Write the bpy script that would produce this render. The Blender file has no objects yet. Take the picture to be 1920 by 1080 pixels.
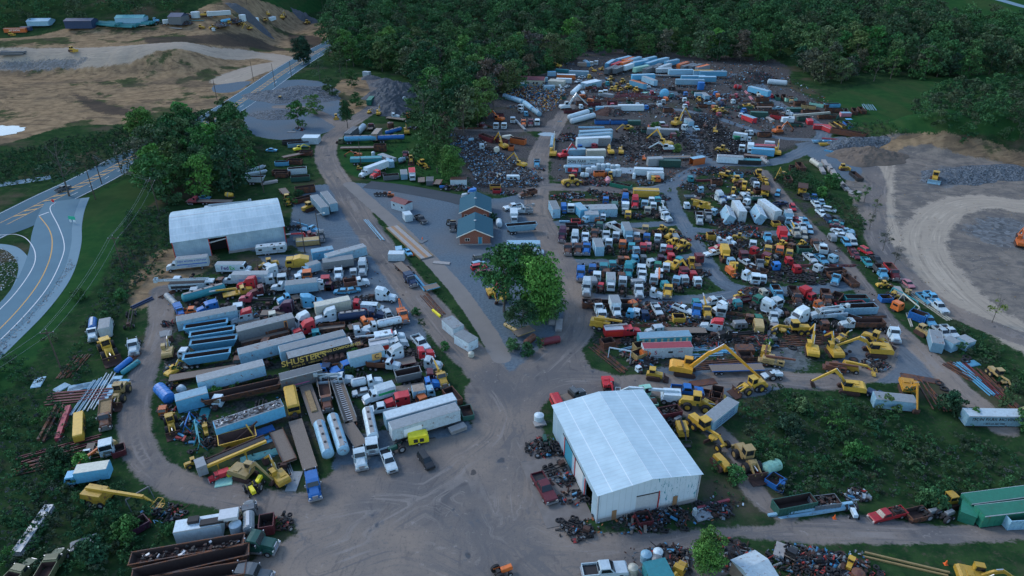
import bpy, math, random
import numpy as np
from mathutils import Vector, Matrix
R=math.radians
rnd=random.Random(7)
sc=bpy.context.scene
col=sc.collection
# ---------------- camera, world, sun, exposure ----------------
CH=92.0; PITCH=R(29.1); F=1297.0
cd=bpy.data.cameras.new('camera'); cam=bpy.data.objects.new('camera',cd); col.objects.link(cam)
cam.location=(0,0,CH); cam.rotation_euler=(R(90)-PITCH,0,0)
cd.sensor_width=36; cd.lens=36*F/1920; cd.clip_start=1; cd.clip_end=6000
sc.camera=cam
W=bpy.data.worlds.new('World'); sc.world=W; W.use_nodes=True
wn=W.node_tree; bg=wn.nodes['Background']
sky=wn.nodes.new('ShaderNodeTexSky'); sky.sky_type='NISHITA'; sky.sun_disc=False
SUN_EL,SUN_AZ=R(38),R(-60)
sky.sun_elevation=SUN_EL; sky.sun_rotation=SUN_AZ; sky.air_density=1.3; sky.dust_density=0.6; sky.ozone_density=3.0
wn.links.new(sky.outputs[0],bg.inputs[0]); bg.inputs[1].default_value=0.10
sl=bpy.data.lights.new('sun','SUN'); sl.energy=0.55; sl.angle=R(14); sl.color=(1,.95,.90)
so=bpy.data.objects.new('sun',sl); col.objects.link(so)
sd=Vector((math.sin(SUN_AZ)*math.cos(SUN_EL),math.cos(SUN_AZ)*math.cos(SUN_EL),math.sin(SUN_EL)))
so.rotation_euler=sd.to_track_quat('Z','Y').to_euler(); so.location=(0,0,300)
sc.view_settings.view_transform='Standard'; sc.view_settings.look='None'
sc.view_settings.exposure=1.55; sc.view_settings.gamma=1; sc.view_settings.use_curve_mapping=False
sc.cycles.max_bounces=4; sc.cycles.diffuse_bounces=2; sc.cycles.glossy_bounces=2; sc.cycles.transmission_bounces=2
sc.cycles.use_adaptive_sampling=True; sc.cycles.adaptive_threshold=0.02
# ---------------- terrain ----------------
def sm(v,a,b):
    t=np.clip((v-a)/(b-a),0,1); return t*t*(3-2*t)
def bump(x,y,cx,cy,rx,ry,h,p=1.0):
    d=np.sqrt(((x-cx)/rx)**2+((y-cy)/ry)**2); return h*(1-sm(d,0,1))**p
def H(x,y):
    x=np.asarray(x,float); y=np.asarray(y,float)
    rt=sm(x,90,220)
    edge=505-90*rt
    z=0.13*np.maximum(0,y-edge)*sm(y,edge,edge+60)*sm(x,-190,-60)
    z=z*(1+.10*np.sin(x*.013+1.2)+.06*np.sin(x*.031))
    lf=sm(-x,172,215)
    gl=1+.35*np.sin(x*.31+1.7*np.sin(x*.083))*np.sin(x*.11)
    z=z+lf*(13*sm(y+.12*x+3*gl,400,428)+16*sm(y+2*gl,490,560)+.08*np.maximum(0,y-600)-3*bump(x,y,-330,345,110,45,1))
    z=z+lf*(1.2*np.sin(x*.05)*np.sin(y*.045))*sm(y,330,360)
    # ridge berm and spoil on the right
    d=(y-(292-.30*(x-190)))   # ridge line
    z=z+14*np.exp(-(d/13)**2)*sm(x,140,185)*(1+.12*np.sin(x*.33)*np.sin(y*.21))
    z=z+bump(x,y,212,172,50,44,13)*sm(x,150,185)*(1+.08*np.sin(x*.4+y*.25))
    # meadow knoll at right
    z=z+bump(x,y,290,345,90,60,13)
    # right bank
    z=z-3.0*bump(x,y,75,95,45,25,1)
    return z
def H1(x,y): return float(H(x,y))
def at(px,py,z=0.0):
    """ground (or z above it) under a photo pixel"""
    u=(px-960)/F; v=(540-py)/F
    dx,dy,dz=u,math.cos(PITCH)+v*math.sin(PITCH),-math.sin(PITCH)+v*math.cos(PITCH)
    ts=np.concatenate([np.arange(50,260,2.0),np.arange(260,1500,4.0)])
    hh=CH+ts*dz-H(ts*dx,ts*dy)-z
    k=np.argmax(hh<=0) if (hh<=0).any() else len(ts)-1
    if k==0: t=ts[0]
    else:
        a,b=ts[k-1],ts[k]
        for _ in range(14):
            m=(a+b)/2
            if CH+m*dz-H1(m*dx,m*dy)-z>0: a=m
            else: b=m
        t=(a+b)/2
    return Vector((t*dx,t*dy,H1(t*dx,t*dy)))
def project(p):
    d=Vector(p)-Vector((0,0,CH)); c,s=math.cos(PITCH),math.sin(PITCH)
    w=d.y*c-d.z*s; u=d.x/w; v=(d.y*s+d.z*c)/w
    return 960+F*u,540-F*v
# ---------------- materials ----------------
class NT:
    def __init__(s,name):
        s.m=bpy.data.materials.new(name); s.m.use_nodes=True; s.t=s.m.node_tree; s.n=s.t.nodes
        s.b=s.n['Principled BSDF']
    def new(s,ty,**k):
        n=s.n.new('ShaderNode'+ty)
        for a,b in k.items(): setattr(n,a,b)
        return n
    def link(s,a,b): s.t.links.new(a,b)
    def val(s,x,sock):
        if isinstance(x,(int,float)): sock.default_value=x
        elif isinstance(x,(tuple,list)): sock.default_value=tuple(x)+((1,) if len(x)==3 else ())
        else: s.link(x,sock)
    def math(s,op,a,b=0,c=None,clamp=False):
        n=s.new('Math',operation=op,use_clamp=clamp); s.val(a,n.inputs[0]); s.val(b,n.inputs[1])
        if c is not None: s.val(c,n.inputs[2])
        return n.outputs[0]
    def noise(s,scale,vec=None,detail=4,rough=.55,out=0,dist=0):
        n=s.new('TexNoise'); n.inputs['Scale'].default_value=scale; n.inputs['Detail'].default_value=detail
        n.inputs['Roughness'].default_value=rough; n.inputs['Distortion'].default_value=dist
        if vec is not None: s.link(vec,n.inputs['Vector'])
        return n.outputs[out]
    def ramp(s,f,a,b,smooth=True):
        n=s.new('MapRange'); n.interpolation_type='SMOOTHSTEP' if smooth else 'LINEAR'
        s.val(f,n.inputs[0]); n.inputs[1].default_value=a; n.inputs[2].default_value=b; return n.outputs[0]
    def mix(s,f,a,b,mode='MIX'):
        n=s.new('Mix',data_type='RGBA',blend_type=mode); s.val(f,n.inputs[0]); s.val(a,n.inputs[6]); s.val(b,n.inputs[7]); return n.outputs[2]
    def geo(s): return s.new('NewGeometry').outputs['Position']
    def scale(s,vec,k):
        n=s.new('VectorMath',operation='MULTIPLY'); s.val(vec,n.inputs[0]); n.inputs[1].default_value=k; return n.outputs[0]
    def bump(s,h,st=.4,d=.1):
        n=s.new('Bump'); n.inputs['Strength'].default_value=st; n.inputs['Distance'].default_value=d
        s.link(h,n.inputs['Height']); s.link(n.outputs[0],s.b.inputs['Normal'])
    def fin(s,c=None,rough=.8,metal=0,spec=.3):
        if c is not None: s.val(c,s.b.inputs['Base Color'])
        s.val(rough,s.b.inputs['Roughness']); s.b.inputs['Metallic'].default_value=metal
        s.b.inputs['Specular IOR Level'].default_value=spec
        return s.m
def objvec(n,rand=60):
    tc=n.new('TexCoord').outputs['Object']; oi=n.new('ObjectInfo')
    o=n.math('MULTIPLY',oi.outputs['Random'],rand)
    a=n.new('VectorMath',operation='ADD'); n.link(tc,a.inputs[0]); n.link(o,a.inputs[1]); return a.outputs[0],oi
def m_paint(name,rough=.45,streak=False,spec=.4):
    n=NT(name); v,oi=objvec(n)
    a=oi.outputs['Alpha']           # alpha of the object's colour = how sound the paint is
    worn=n.math('SUBTRACT',1.0,a)
    n1=n.noise(1.1,v,5,.65); n2=n.noise(7,v,3,.6)
    k=n.math('ADD',n.math('MULTIPLY',n1,.75),n.math('MULTIPLY',n2,.25))
    thr=n.math('SUBTRACT',.72,n.math('MULTIPLY',worn,.42))
    f=n.math('MULTIPLY',n.math('SUBTRACT',k,thr),14,clamp=True)
    rust=n.mix(n2,(.10,.035,.018),(.19,.085,.045))
    dv=n.math('ADD',.55,n.math('MULTIPLY',n.noise(1.7,v,5,.7),.75))
    base=n.mix(1.0,oi.outputs['Color'],dv,'MULTIPLY')
    if streak:
        w=n.noise(1.0,n.scale(v,(9,9,.7)),3,.6)
        base=n.mix(n.math('MULTIPLY',n.ramp(w,.52,.75),.35),base,(.14,.115,.10))
    c=n.mix(f,base,rust)
    n.bump(n2,.08,.03)
    return n.fin(c,n.math('ADD',rough,n.math('MULTIPLY',f,.4)),0,spec)
def m_plain(name,c,rough=.7,metal=0,var=.35,scale=3,spec=.3):
    n=NT(name); v,oi=objvec(n)
    dv=n.math('ADD',1-var/2,n.math('MULTIPLY',n.noise(scale,v,4,.6),var))
    return n.fin(n.mix(1.0,c,dv,'MULTIPLY'),rough,metal,spec)
MT={}
MT['paint']=m_paint('vehicle_paint')
MT['panel']=m_paint('weathered_panel',.6,True)
MT['glass']=m_plain('dark_glass',(.012,.018,.022),.12,0,.1,2,.6)
MT['tyre']=m_plain('tyre_rubber',(.02,.02,.022),.85)
MT['rim']=m_plain('wheel_rim',(.35,.36,.38),.4,.3)
MT['dark']=m_plain('chassis_black',(.03,.029,.03),.75,0,.6,5)
MT['chrome']=m_plain('bright_metal',(.5,.52,.55),.28,.8)
MT['rust']=(lambda n:(n.bump(n.noise(9,objvec(n)[0]),.4,.05),n.fin(n.mix(n.noise(2.2,objvec(n)[0],5,.7),(.034,.021,.020),(.095,.050,.038)),.92)))(NT('rusty_steel'))[1]
MT['rustd']=(lambda n:n.fin(n.mix(n.noise(2.2,objvec(n)[0],5,.7),(.020,.015,.015),(.062,.038,.032)),.95))(NT('dark_rust'))
MT['wood']=m_plain('weathered_boards',(.17,.14,.115),.9,0,.8,4)
MT['lamp']=m_plain('lamp_lens',(.7,.68,.6),.2)
MT['red']=m_plain('red_lens',(.45,.03,.02),.4)
MT['ink']=(lambda n:n.fin(n.new('ObjectInfo').outputs['Color'],.6))(NT('lettering_paint'))
MT['load']=m_plain('loose_load',(.24,.17,.09),.95,0,1.2,3)
MT['conc']=m_plain('old_concrete',(.27,.26,.25),.95,0,.6,1.5)
MT['pole']=m_plain('pole_wood',(.075,.06,.05),.9,0,.6,6)
MT['alu']=m_plain('dull_aluminium',(.42,.44,.46),.5,.15,.4,2)
MT['cblue']=m_plain('scrap_blue',(.04,.17,.30),.6); MT['cyel']=m_plain('scrap_yellow',(.40,.23,.04),.6); MT['cwh']=m_plain('scrap_white',(.32,.40,.45),.6); MT['cred']=m_plain('scrap_red',(.28,.035,.03),.6); MT['cgr']=m_plain('scrap_grey',(.13,.16,.18),.7); MT['cor']=m_plain('scrap_orange',(.30,.10,.04),.6)
MATS=['paint','panel','glass','tyre','rim','dark','chrome','rust','wood','lamp','red','load','conc','pole','alu','ink']
# ---------------- mesh builder ----------------
class M:
    def __init__(s): s.v=[];s.f=[];s.m=[]
    def add(s,vs,fs,m):
        o=len(s.v); s.v+=[tuple(p) for p in vs]; s.f+=[[i+o for i in f] for f in fs]; s.m+=[m]*len(fs); return s
    def box(s,x0,x1,y0,y1,z0,z1,m='paint',ch=0):
        if ch:   # chamfer the vertical and top edges
            return s.prism([(x0,z0),(x1,z0),(x1,z1-ch),(x1-ch,z1),(x0+ch,z1),(x0,z1-ch)],None,m,ys=(y0,y1),ch=ch)
        vs=[(x,y,z) for x in(x0,x1) for y in(y0,y1) for z in(z0,z1)]
        return s.add(vs,[(0,1,3,2),(4,6,7,5),(0,4,5,1),(2,3,7,6),(0,2,6,4),(1,5,7,3)],m)
    def prism(s,pr,w,m='paint',wt=None,ys=None,ch=0):
        zs=[p[1] for p in pr]; z0,z1=min(zs),max(zs); n=len(pr)
        def hw(z):
            return w if wt is None else w+(wt-w)*(z-z0)/(z1-z0+1e-9)
        if ys: L=[(x,ys[0]+(ch if (ch and z==z1) else 0),z) for x,z in pr]; Rr=[(x,ys[1]-(ch if (ch and z==z1) else 0),z) for x,z in pr]
        else: L=[(x,-hw(z),z) for x,z in pr]; Rr=[(x,hw(z),z) for x,z in pr]
        fs=[tuple(range(n)),tuple(range(2*n-1,n-1,-1))]
        for i in range(n):
            j=(i+1)%n; fs.append((j,i,n+i,n+j))
        return s.add(L+Rr,fs,m)
    def cyl(s,p0,p1,r,m='paint',n=12,r1=None,cap=None):
        p0=Vector(p0);p1=Vector(p1);r1=r if r1 is None else r1
        d=(p1-p0).normalized(); a=d.orthogonal().normalized(); b=d.cross(a)
        vs=[]
        for p,q in((p0,r),(p1,r1)):
            for i in range(n):
                t=2*math.pi*i/n; vs.append(p+(a*math.cos(t)+b*math.sin(t))*q)
        s.add(vs,[(i,(i+1)%n,n+(i+1)%n,n+i) for i in range(n)],m)
        s.add(vs,[tuple(range(n-1,-1,-1)),tuple(range(n,2*n))],cap or m); return s
    def cap(s,p0,p1,r,m='paint',n=14,bulge=.35):   # domed tank
        p0=Vector(p0);p1=Vector(p1);d=(p1-p0).normalized();a=d.orthogonal().normalized();b=d.cross(a)
        rings=[(p0-d*bulge*r,.15*r),(p0-d*bulge*.75*r,.6*r),(p0,r),(p1,r),(p1+d*bulge*.75*r,.6*r),(p1+d*bulge*r,.15*r)]
        vs=[p+(a*math.cos(2*math.pi*i/n)+b*math.sin(2*math.pi*i/n))*q for p,q in rings for i in range(n)]
        fs=[(k*n+i,k*n+(i+1)%n,(k+1)*n+(i+1)%n,(k+1)*n+i) for k in range(5) for i in range(n)]
        fs+=[tuple(range(n-1,-1,-1)),tuple(range(5*n,6*n))]
        return s.add(vs,fs,m)
    def bar(s,p0,p1,w,h=None,m='paint',w1=None):
        h=h or w; p0=Vector(p0);p1=Vector(p1);d=(p1-p0).normalized()
        a=d.cross(Vector((0,0,1)))
        if a.length<1e-3:a=Vector((0,1,0))
        a.normalize(); b=a.cross(d); k=1 if w1 is None else w1
        vs=[p+a*(sx*w/2*q)+b*(sz*h/2*q) for p,q in((p0,1),(p1,k)) for sx in(-1,1) for sz in(-1,1)]
        return s.add(vs,[(0,1,3,2),(4,6,7,5),(0,4,5,1),(2,3,7,6),(0,2,6,4),(1,5,7,3)],m)
    def path(s,pts,w,h=None,m='paint'):
        for a,b in zip(pts,pts[1:]): s.bar(a,b,w,h,m)
        return s
    def wheel(s,x,y,r=.5,w=.3,z=None,rim='rim'):
        z=r if z is None else z; sg=1 if y>0 else -1
        s.cyl((x,y-w/2,z),(x,y+w/2,z),r,'tyre',14)
        s.cyl((x,y+sg*w/2,z),(x,y+sg*(w/2+.02),z),r*.55,rim,10); return s
    def tyre(s,x,y,z,r,w,ax=2,m='tyre',rimm=None,n=14):
        # torus-like ring, axis ax
        prof=[(r,-w*.35),(r,w*.35),(r*.86,w*.5),(r*.55,w*.42),(r*.52,-w*.42),(r*.86,-w*.5)]
        vs=[]
        for i in range(n):
            t=2*math.pi*i/n
            for q,h in prof:
                c,d=q*math.cos(t),q*math.sin(t)
                vs.append((x+c,y+d,z+h) if ax==2 else (x+c,y+h,z+d))
        k=len(prof)
        s.add(vs,[(i*k+j,((i+1)%n)*k+j,((i+1)%n)*k+(j+1)%k,i*k+(j+1)%k) for i in range(n) for j in range(k)],m)
        if rimm: s.cyl((x,y,z-w*.3),(x,y,z+w*.3),r*.54,rimm,10) if ax==2 else s.cyl((x,y-w*.3,z),(x,y+w*.3,z),r*.54,rimm,10)
        return s
    def join(s,o): return s.add(o.v,o.f,0) if 0 else s._j(o)
    def _j(s,o):
        k=len(s.v); s.v+=o.v; s.f+=[[i+k for i in f] for f in o.f]; s.m+=o.m; return s
    def mesh(s,name):
        me=bpy.data.meshes.new(name); me.from_pydata(s.v,[],s.f)
        used=[]
        for m in s.m:
            if m not in used: used.append(m)
        for m in used: me.materials.append(MT[m])
        me.polygons.foreach_set('material_index',[used.index(m) for m in s.m]); me.update()
        return me
def link(name,me,parent=None,loc=(0,0,0),rot=(0,0,0),color=None,kind=None,scale=None):
    o=bpy.data.objects.new(name,me); col.objects.link(o)
    if parent: o.parent=parent
    o.location=loc; o.rotation_euler=rot
    if color: o.color=color
    if kind: o['kind']=kind
    if scale: o.scale=scale
    return o
def tag(o,label,cat,group=None,kind=None):
    if kind: o['kind']=kind
    if label: o['label']=label
    if cat: o['category']=cat
    if group: o['group']=group
    return o
COL={ # code: (rgb, name)
'W':((.50,.61,.66),'white'),'w':((.23,.42,.54),'pale blue'),'A':((.62,.30,.03),'amber'),'C':((.48,.48,.40),'cream'),'S':((.23,.26,.275),'grey'),
's':((.11,.13,.145),'dark grey'),'K':((.025,.027,.03),'black'),'B':((.015,.14,.42),'blue'),'b':((.10,.36,.55),'light blue'),
'N':((.015,.04,.10),'navy blue'),'R':((.48,.025,.035),'red'),'r':((.13,.022,.03),'maroon'),'O':((.58,.14,.03),'orange'),
'Y':((.56,.34,.045),'yellow'),'y':((.38,.27,.11),'faded yellow'),'L':((.85,.72,.03),'bright yellow'),'G':((.015,.16,.10),'green'),'g':((.02,.09,.07),'dark green'),
'T':((.03,.25,.29),'teal'),'U':((.13,.05,.035),'rusty'),'u':((.055,.030,.027),'rust brown'),'P':((.07,.02,.05),'purple'),'D':((.28,.22,.17),'tan'),
'E':((.35,.05,.07),'faded red'),'F':((.10,.12,.06),'olive'),'M':((.30,.60,.48),'mint green'),'k':((.55,.22,.25),'pink')}
# ---------------- builders: front is +x, origin on the ground ----------------
def wheels(spec,r=.5,w=.32,rim='rim'):
    return [('wheel',M().wheel(x,y,r,w,rim=rim),0) for x,y in spec]
def cabparts(x0,sleep=1.7,H=2.9,w=1.2,fair=True,hood=1.85,dash=True):
    """conventional cab: x0 = rear of the cab; returns parts and front x"""
    c=x0+sleep; f=c+1.45; h=f+hood
    P=[]
    cab=M().prism([(x0,.8),(f,.8),(f,2.0),(f-.42,2.75),(c+.3,H),(x0,H)],w,'paint',w-.12)
    P.append(('cab',cab,0))
    if fair: P.append(('roof_fairing',M().prism([(x0,H-.05),(f-.5,2.78),(c+.25,3.55),(x0+.3,3.85),(x0,3.8)],w-.14,'paint',w-.3),1))
    P.append(('hood',M().prism([(f-.02,.8),(h-.05,.8),(h,1.45),(h-.25,1.72),(f-.02,2.02)],.95,'paint',.72)
        .prism([(f+.25,.72),(h-.02,.6),(h-.12,1.1),(h-.45,1.3),(f+.45,1.28)],w,'paint',w-.15),0))
    P.append(('windshield',M().prism([(f-.02,2.05),(f+.035,2.05),(f-.36,2.72),(f-.42,2.72)],w-.2,'glass',w-.28),0))
    P.append(('side_window',M().box(c+.35,f-.45,-w-.01,-w+.1,1.95,2.5,'glass').box(c+.35,f-.45,w-.1,w+.01,1.95,2.5,'glass'),0))
    if sleep>1: P.append(('sleeper_window',M().box(x0+.6,x0+1.05,-w-.01,-w+.12,2.2,2.6,'glass').box(x0+.6,x0+1.05,w-.12,w+.01,2.2,2.6,'glass'),0))
    P.append(('grille',M().box(h-.04,h+.03,-.5,.5,.85,1.5,'chrome'),0))
    P.append(('bumper',M().box(h-.12,h+.15,-w,w,.42,.78,'chrome'),0))
    P.append(('headlight',M().box(h-.1,h+.02,-1.08,-.72,.95,1.18,'lamp'),0))
    P.append(('headlight',M().box(h-.1,h+.02,.72,1.08,.95,1.18,'lamp'),0))
    P.append(('mirror',M().box(f-.4,f-.3,-w-.28,-w-.05,1.95,2.45,'chrome').box(f-.4,f-.3,w+.05,w+.28,1.95,2.45,'chrome'),0))
    return P,f,h
def chassis(xa,xb,fifth=True):
    m=M().box(xa,xb,-.45,-.3,.72,.98,'dark').box(xa,xb,.3,.45,.72,.98,'dark')
    for t in range(4): x=xa+(xb-xa)*(t+.5)/4; m.box(x-.12,x+.12,-.3,.3,.76,.92,'dark')
    if fifth: m.box(xa+.9,xa+1.9,-.5,.5,.98,1.12,'dark')
    return m
def tractor(sleep=1.9,fair=True,**k):
    L=4.2+3.6+(sleep-.0)
    x0=-.6-sleep*.1
    P,f,h=cabparts(x0,sleep,fair=fair)
    P.append(('frame',chassis(x0-3.4,h-.6),0))
    P.append(('fuel_tank',M().cyl((x0+.3,-1.0,.62),(x0+1.9,-1.0,.62),.3,'chrome'),0))
    P.append(('fuel_tank',M().cyl((x0+.3,1.0,.62),(x0+1.9,1.0,.62),.3,'chrome'),0))
    for s in(-1,1): P.append(('exhaust_stack',M().cyl((x0-.12,s*.95,1),(x0-.12,s*.95,3.3),.09,'chrome',8),0))
    P+=wheels([(h-.85,-1.05),(h-.85,1.05)])+wheels([(x0-1.2,-.95),(x0-1.2,.95),(x0-2.5,-.95),(x0-2.5,.95)],.5,.55)
    return P
def cabover(L=7.2,bare=False,**k):
    f=L/2; P=[('cab',M().prism([(f-2.3,.9),(f,.7),(f,1.9),(f-.15,2.95),(f-2.3,3.0)],1.22,'paint',1.15),0),
     ('windshield',M().prism([(f-.03,1.95),(f+.03,1.9),(f-.1,2.8),(f-.16,2.8)],1.05,'glass'),0),
     ('side_window',M().box(f-1.3,f-.35,-1.23,-1.1,1.95,2.6,'glass').box(f-1.3,f-.35,1.1,1.23,1.95,2.6,'glass'),0),
     ('grille',M().box(f-.05,f+.04,-.6,.6,.95,1.6,'chrome'),0),('bumper',M().box(f-.1,f+.15,-1.22,1.22,.45,.75,'chrome'),0),
     ('frame',chassis(-f,f-1),0)]
    P+=wheels([(f-1.2,-1.05),(f-1.2,1.05)])+wheels([(-f+.9,-.95),(-f+.9,.95),(-f+2.1,-.95),(-f+2.1,.95)],.5,.55)
    return P
def loosecab(kindv=0,**k):
    """a cab shell lifted off its truck and set on the ground on a stub of frame"""
    P=[('cab',M().prism([(-1.1,.35),(1.05,.35),(1.05,1.5),(.72,2.3),(-1.1,2.4)],1.1,'paint',1.0),0),
       ('windshield',M().prism([(1.02,1.5),(1.09,1.5),(.78,2.22),(.7,2.22)],.92,'glass',.84),0),
       ('side_window',M().box(-.2,.6,-1.09,-.95,1.45,2.0,'glass').box(-.2,.6,.95,1.09,1.45,2.0,'glass').box(-1.12,-1.0,-.6,.6,1.5,2.0,'glass'),0),
       ('frame_stub',M().box(-1.6,2.3,-.45,.45,.05,.4,'dark').box(1.2,2.0,-.5,.5,.4,1.1,'rust').cyl((2.1,-.5,.5),(2.1,.5,.5),.22,'dark'),0)]
    return P
def boxtruck(L=8,Hb=3.5,over=False,step=False,**k):
    f=L/2; P=[]
    if step:   # parcel step van
        P=[('body',M().prism([(-f,.75),(f-1.1,.75),(f-1.1,1.7),(f-1.5,2.9),(-f,2.95)],1.15),0),
           ('roof',M().box(-f+.1,f-1.9,-1.05,1.05,2.94,3.0,'panel'),1),
           ('hood',M().prism([(f-1.12,.7),(f,.7),(f,1.3),(f-.2,1.55),(f-1.12,1.75)],1.0,'paint',.85),0),
           ('windshield',M().prism([(f-1.12,1.75),(f-1.05,1.75),(f-1.42,2.75),(f-1.5,2.75)],1.05,'glass'),0),
           ('side_window',M().box(f-2.5,f-1.6,-1.17,-1.0,1.6,2.3,'glass').box(f-2.5,f-1.6,1.0,1.17,1.6,2.3,'glass'),0),
           ('bumper',M().box(f-.05,f+.12,-1.05,1.05,.45,.7,'dark'),0)]
        return P+wheels([(f-.9,-1),(f-.9,1),(-f+1.6,-1),(-f+1.6,1)],.42,.3)
    bx=f-2.0 if over else f-2.9
    if over:
        P=[('cab',M().prism([(f-1.75,.75),(f,.6),(f,1.5),(f-.3,2.35),(f-1.75,2.4)],1.05,'paint',.95),0),
           ('windshield',M().prism([(f-.03,1.5),(f+.04,1.5),(f-.26,2.28),(f-.33,2.28)],.92,'glass',.85),0),
           ('side_window',M().box(f-1.2,f-.4,-1.06,-.9,1.45,2.05,'glass').box(f-1.2,f-.4,.9,1.06,1.45,2.05,'glass'),0),
           ('bumper',M().box(f-.05,f+.1,-1.05,1.05,.4,.65,'dark'),0)]
    else:
        q,_,_=cabparts(f-2.85-.1,.0,H=2.45,w=1.05,fair=False,hood=1.4); P=q
    P+=[('cargo_box',M().box(-f,bx,-1.25,1.25,1.0,Hb,'panel'),0),
        ('roof',M().box(-f+.06,bx-.06,-1.2,1.2,Hb-.02,Hb+.05,'panel'),1),
        ('frame',chassis(-f+.2,bx,False),0)]
    return P+wheels([(f-1.1,-.95),(f-1.1,.95),(-f+1.9,-.95),(-f+1.9,.95)],.45,.4)
def trailer(L=14,Hb=4.05,wheelsx=True,top=None,ribs=0,legs=True,**k):
    f=L/2; z0=1.15 if wheelsx else .12
    body=M().box(-f,f,-1.28,1.28,z0,Hb,'panel')
    if ribs:
        n=int(L/1.1)
        for i in range(1,n):
            x=-f+L*i/n
            for s in(-1,1): body.box(x-.06,x+.06,s*1.28-.03,s*1.28+.03,z0+.1,Hb-.1,'panel')
    P=[('body',body,0),('roof',M().box(-f+.08,f-.08,-1.22,1.22,Hb-.02,Hb+.05,top or 'panel'),1),
       ('rail',M().box(-f-.02,f+.02,-1.31,-1.24,Hb-.14,Hb+.03,'alu').box(-f-.02,f+.02,1.24,1.31,Hb-.14,Hb+.03,'alu').box(-f,f,-1.3,-1.22,z0-.06,z0+.14,'dark').box(-f,f,1.22,1.3,z0-.06,z0+.14,'dark'),0),
       ('rear_door',M().box(-f-.05,-f+.02,-1.18,-.03,z0+.1,Hb-.15,'panel').box(-f-.05,-f+.02,.03,1.18,z0+.1,Hb-.15,'panel'),0)]
    if wheelsx:
        P.append(('undercarriage',M().box(-f+.4,-f+3.8,-.5,.5,.7,1.15,'dark').box(f-3.2,f-3,-.8,-.65,.1,1.15,'dark').box(f-3.2,f-3,.65,.8,.1,1.15,'dark'),0))
        P+=wheels([(-f+1.5,-.95),(-f+1.5,.95),(-f+2.75,-.95),(-f+2.75,.95)],.5,.55)
    return P
def opentub(m,x0,x1,w0,w1,z0,z1,t,mo,mi,floor=None,slope=0):
    """open-topped tub, bottom half width w0 top w1, wall thickness t, outside mo inside mi; slope insets the bottom ends"""
    s=slope; f=z0+.25 if floor is None else floor
    k=(f-z0)/(z1-z0)
    def ring(a,b,w,z): return [(a,-w,z),(b,-w,z),(b,w,z),(a,w,z)]
    o0=ring(x0+s,x1-s,w0,z0); o1=ring(x0,x1,w1,z1); i1=ring(x0+t,x1-t,w1-t,z1)
    i0=ring(x0+s*(1-k)+t,x1-s*(1-k)-t,w0+(w1-w0)*k-t,f)
    def q(a,b): return [(i,(i+1)%4,4+(i+1)%4,4+i) for i in range(4)]
    m.add(o0+o1,q(0,0)+[(3,2,1,0)],mo); m.add(o1+i1,q(0,0),mo); m.add(i1+i0,q(0,0),mi); m.add(i0,[(0,1,2,3)],mi)
    return m
def ribs(m,x0,x1,w0,w1,z0,z1,n,mat,t=.07):
    for i in range(n+1):
        x=x0+(x1-x0)*i/n
        for s in(-1,1): m.bar((x,s*(w0+.02),z0),(x,s*(w1+.02),z1),.12,t,mat)
    return m
def gondola(L=11,Hb=2.9,w=1.25,fill=0,slope=1.1,lip=0,**k):
    f=L/2
    b=opentub(M(),-f,f,w*.72,w,1.0,Hb,.16+lip,'panel','rustd',1.25 if not lip else 1.9,slope)
    ribs(b,-f+1.2,f-1.2,w*.72,w,1.05,Hb-.05,int(L/.9),'panel')
    P=[('tub',b,0),('rim',M().box(-f-.05,f+.05,-w-.06,-w+.1,Hb,Hb+.1,'panel').box(-f-.05,f+.05,w-.1,w+.06,Hb,Hb+.1,'panel'),0),
       ('undercarriage',M().box(-f+.4,f-.4,-.5,.5,.75,1.05,'dark'),0)]
    if fill: P.append(('scrap_load',lump(f-.5,w-.25,1.6,Hb-.1,int(fill*30)),0))
    return P+wheels([(-f+1.6,-.95),(-f+1.6,.95),(-f+2.8,-.95),(-f+2.8,.95)],.5,.5)
def lump(a,b,z0,z1,n,mats=('rust','dark','dark','rust','tyre','wood','alu')):
    r=random.Random(n); m=M().box(-a,a,-b,b,z0-.3,z0+.25*(z1-z0),'rust')
    for i in range(n):
        x,y=r.uniform(-a,a)*.94,r.uniform(-b,b)*.85; z=r.uniform(z0+.3*(z1-z0),z1)
        d=Vector((r.uniform(-1,1),r.uniform(-1,1),r.uniform(-.5,.5))).normalized()*r.uniform(.2,.8)
        m.bar(Vector((x,y,z))-d*.5,Vector((x,y,z))+d*.5,r.uniform(.1,.5),r.uniform(.05,.3),r.choice(mats))
    return m
def dumpster(L=6.5,Hb=1.9,fill=0,closed=False,**k):
    f=L/2
    if closed:
        b=M().box(-f,f,-1.2,1.2,.15,Hb,'panel'); P=[('tub',b,0),('lid',M().box(-f-.03,f+.03,-1.25,1.25,Hb,Hb+.08,'panel'),1)]
    else:
        b=opentub(M(),-f,f,1.15,1.22,.15,Hb,.12,'panel','rustd'); P=[('tub',b,0)]
    ribs(b,-f+.4,f-.4,1.16,1.22,.2,Hb-.1,int(L/.75),'panel')
    P.append(('skid',M().box(-f,f,-.6,-.45,.0,.16,'dark').box(-f,f,.45,.6,0,.16,'dark'),0))
    if fill: P.append(('scrap_load',lump(f-.3,1,.7,Hb,int(fill*26)),0))
    return P
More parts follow.
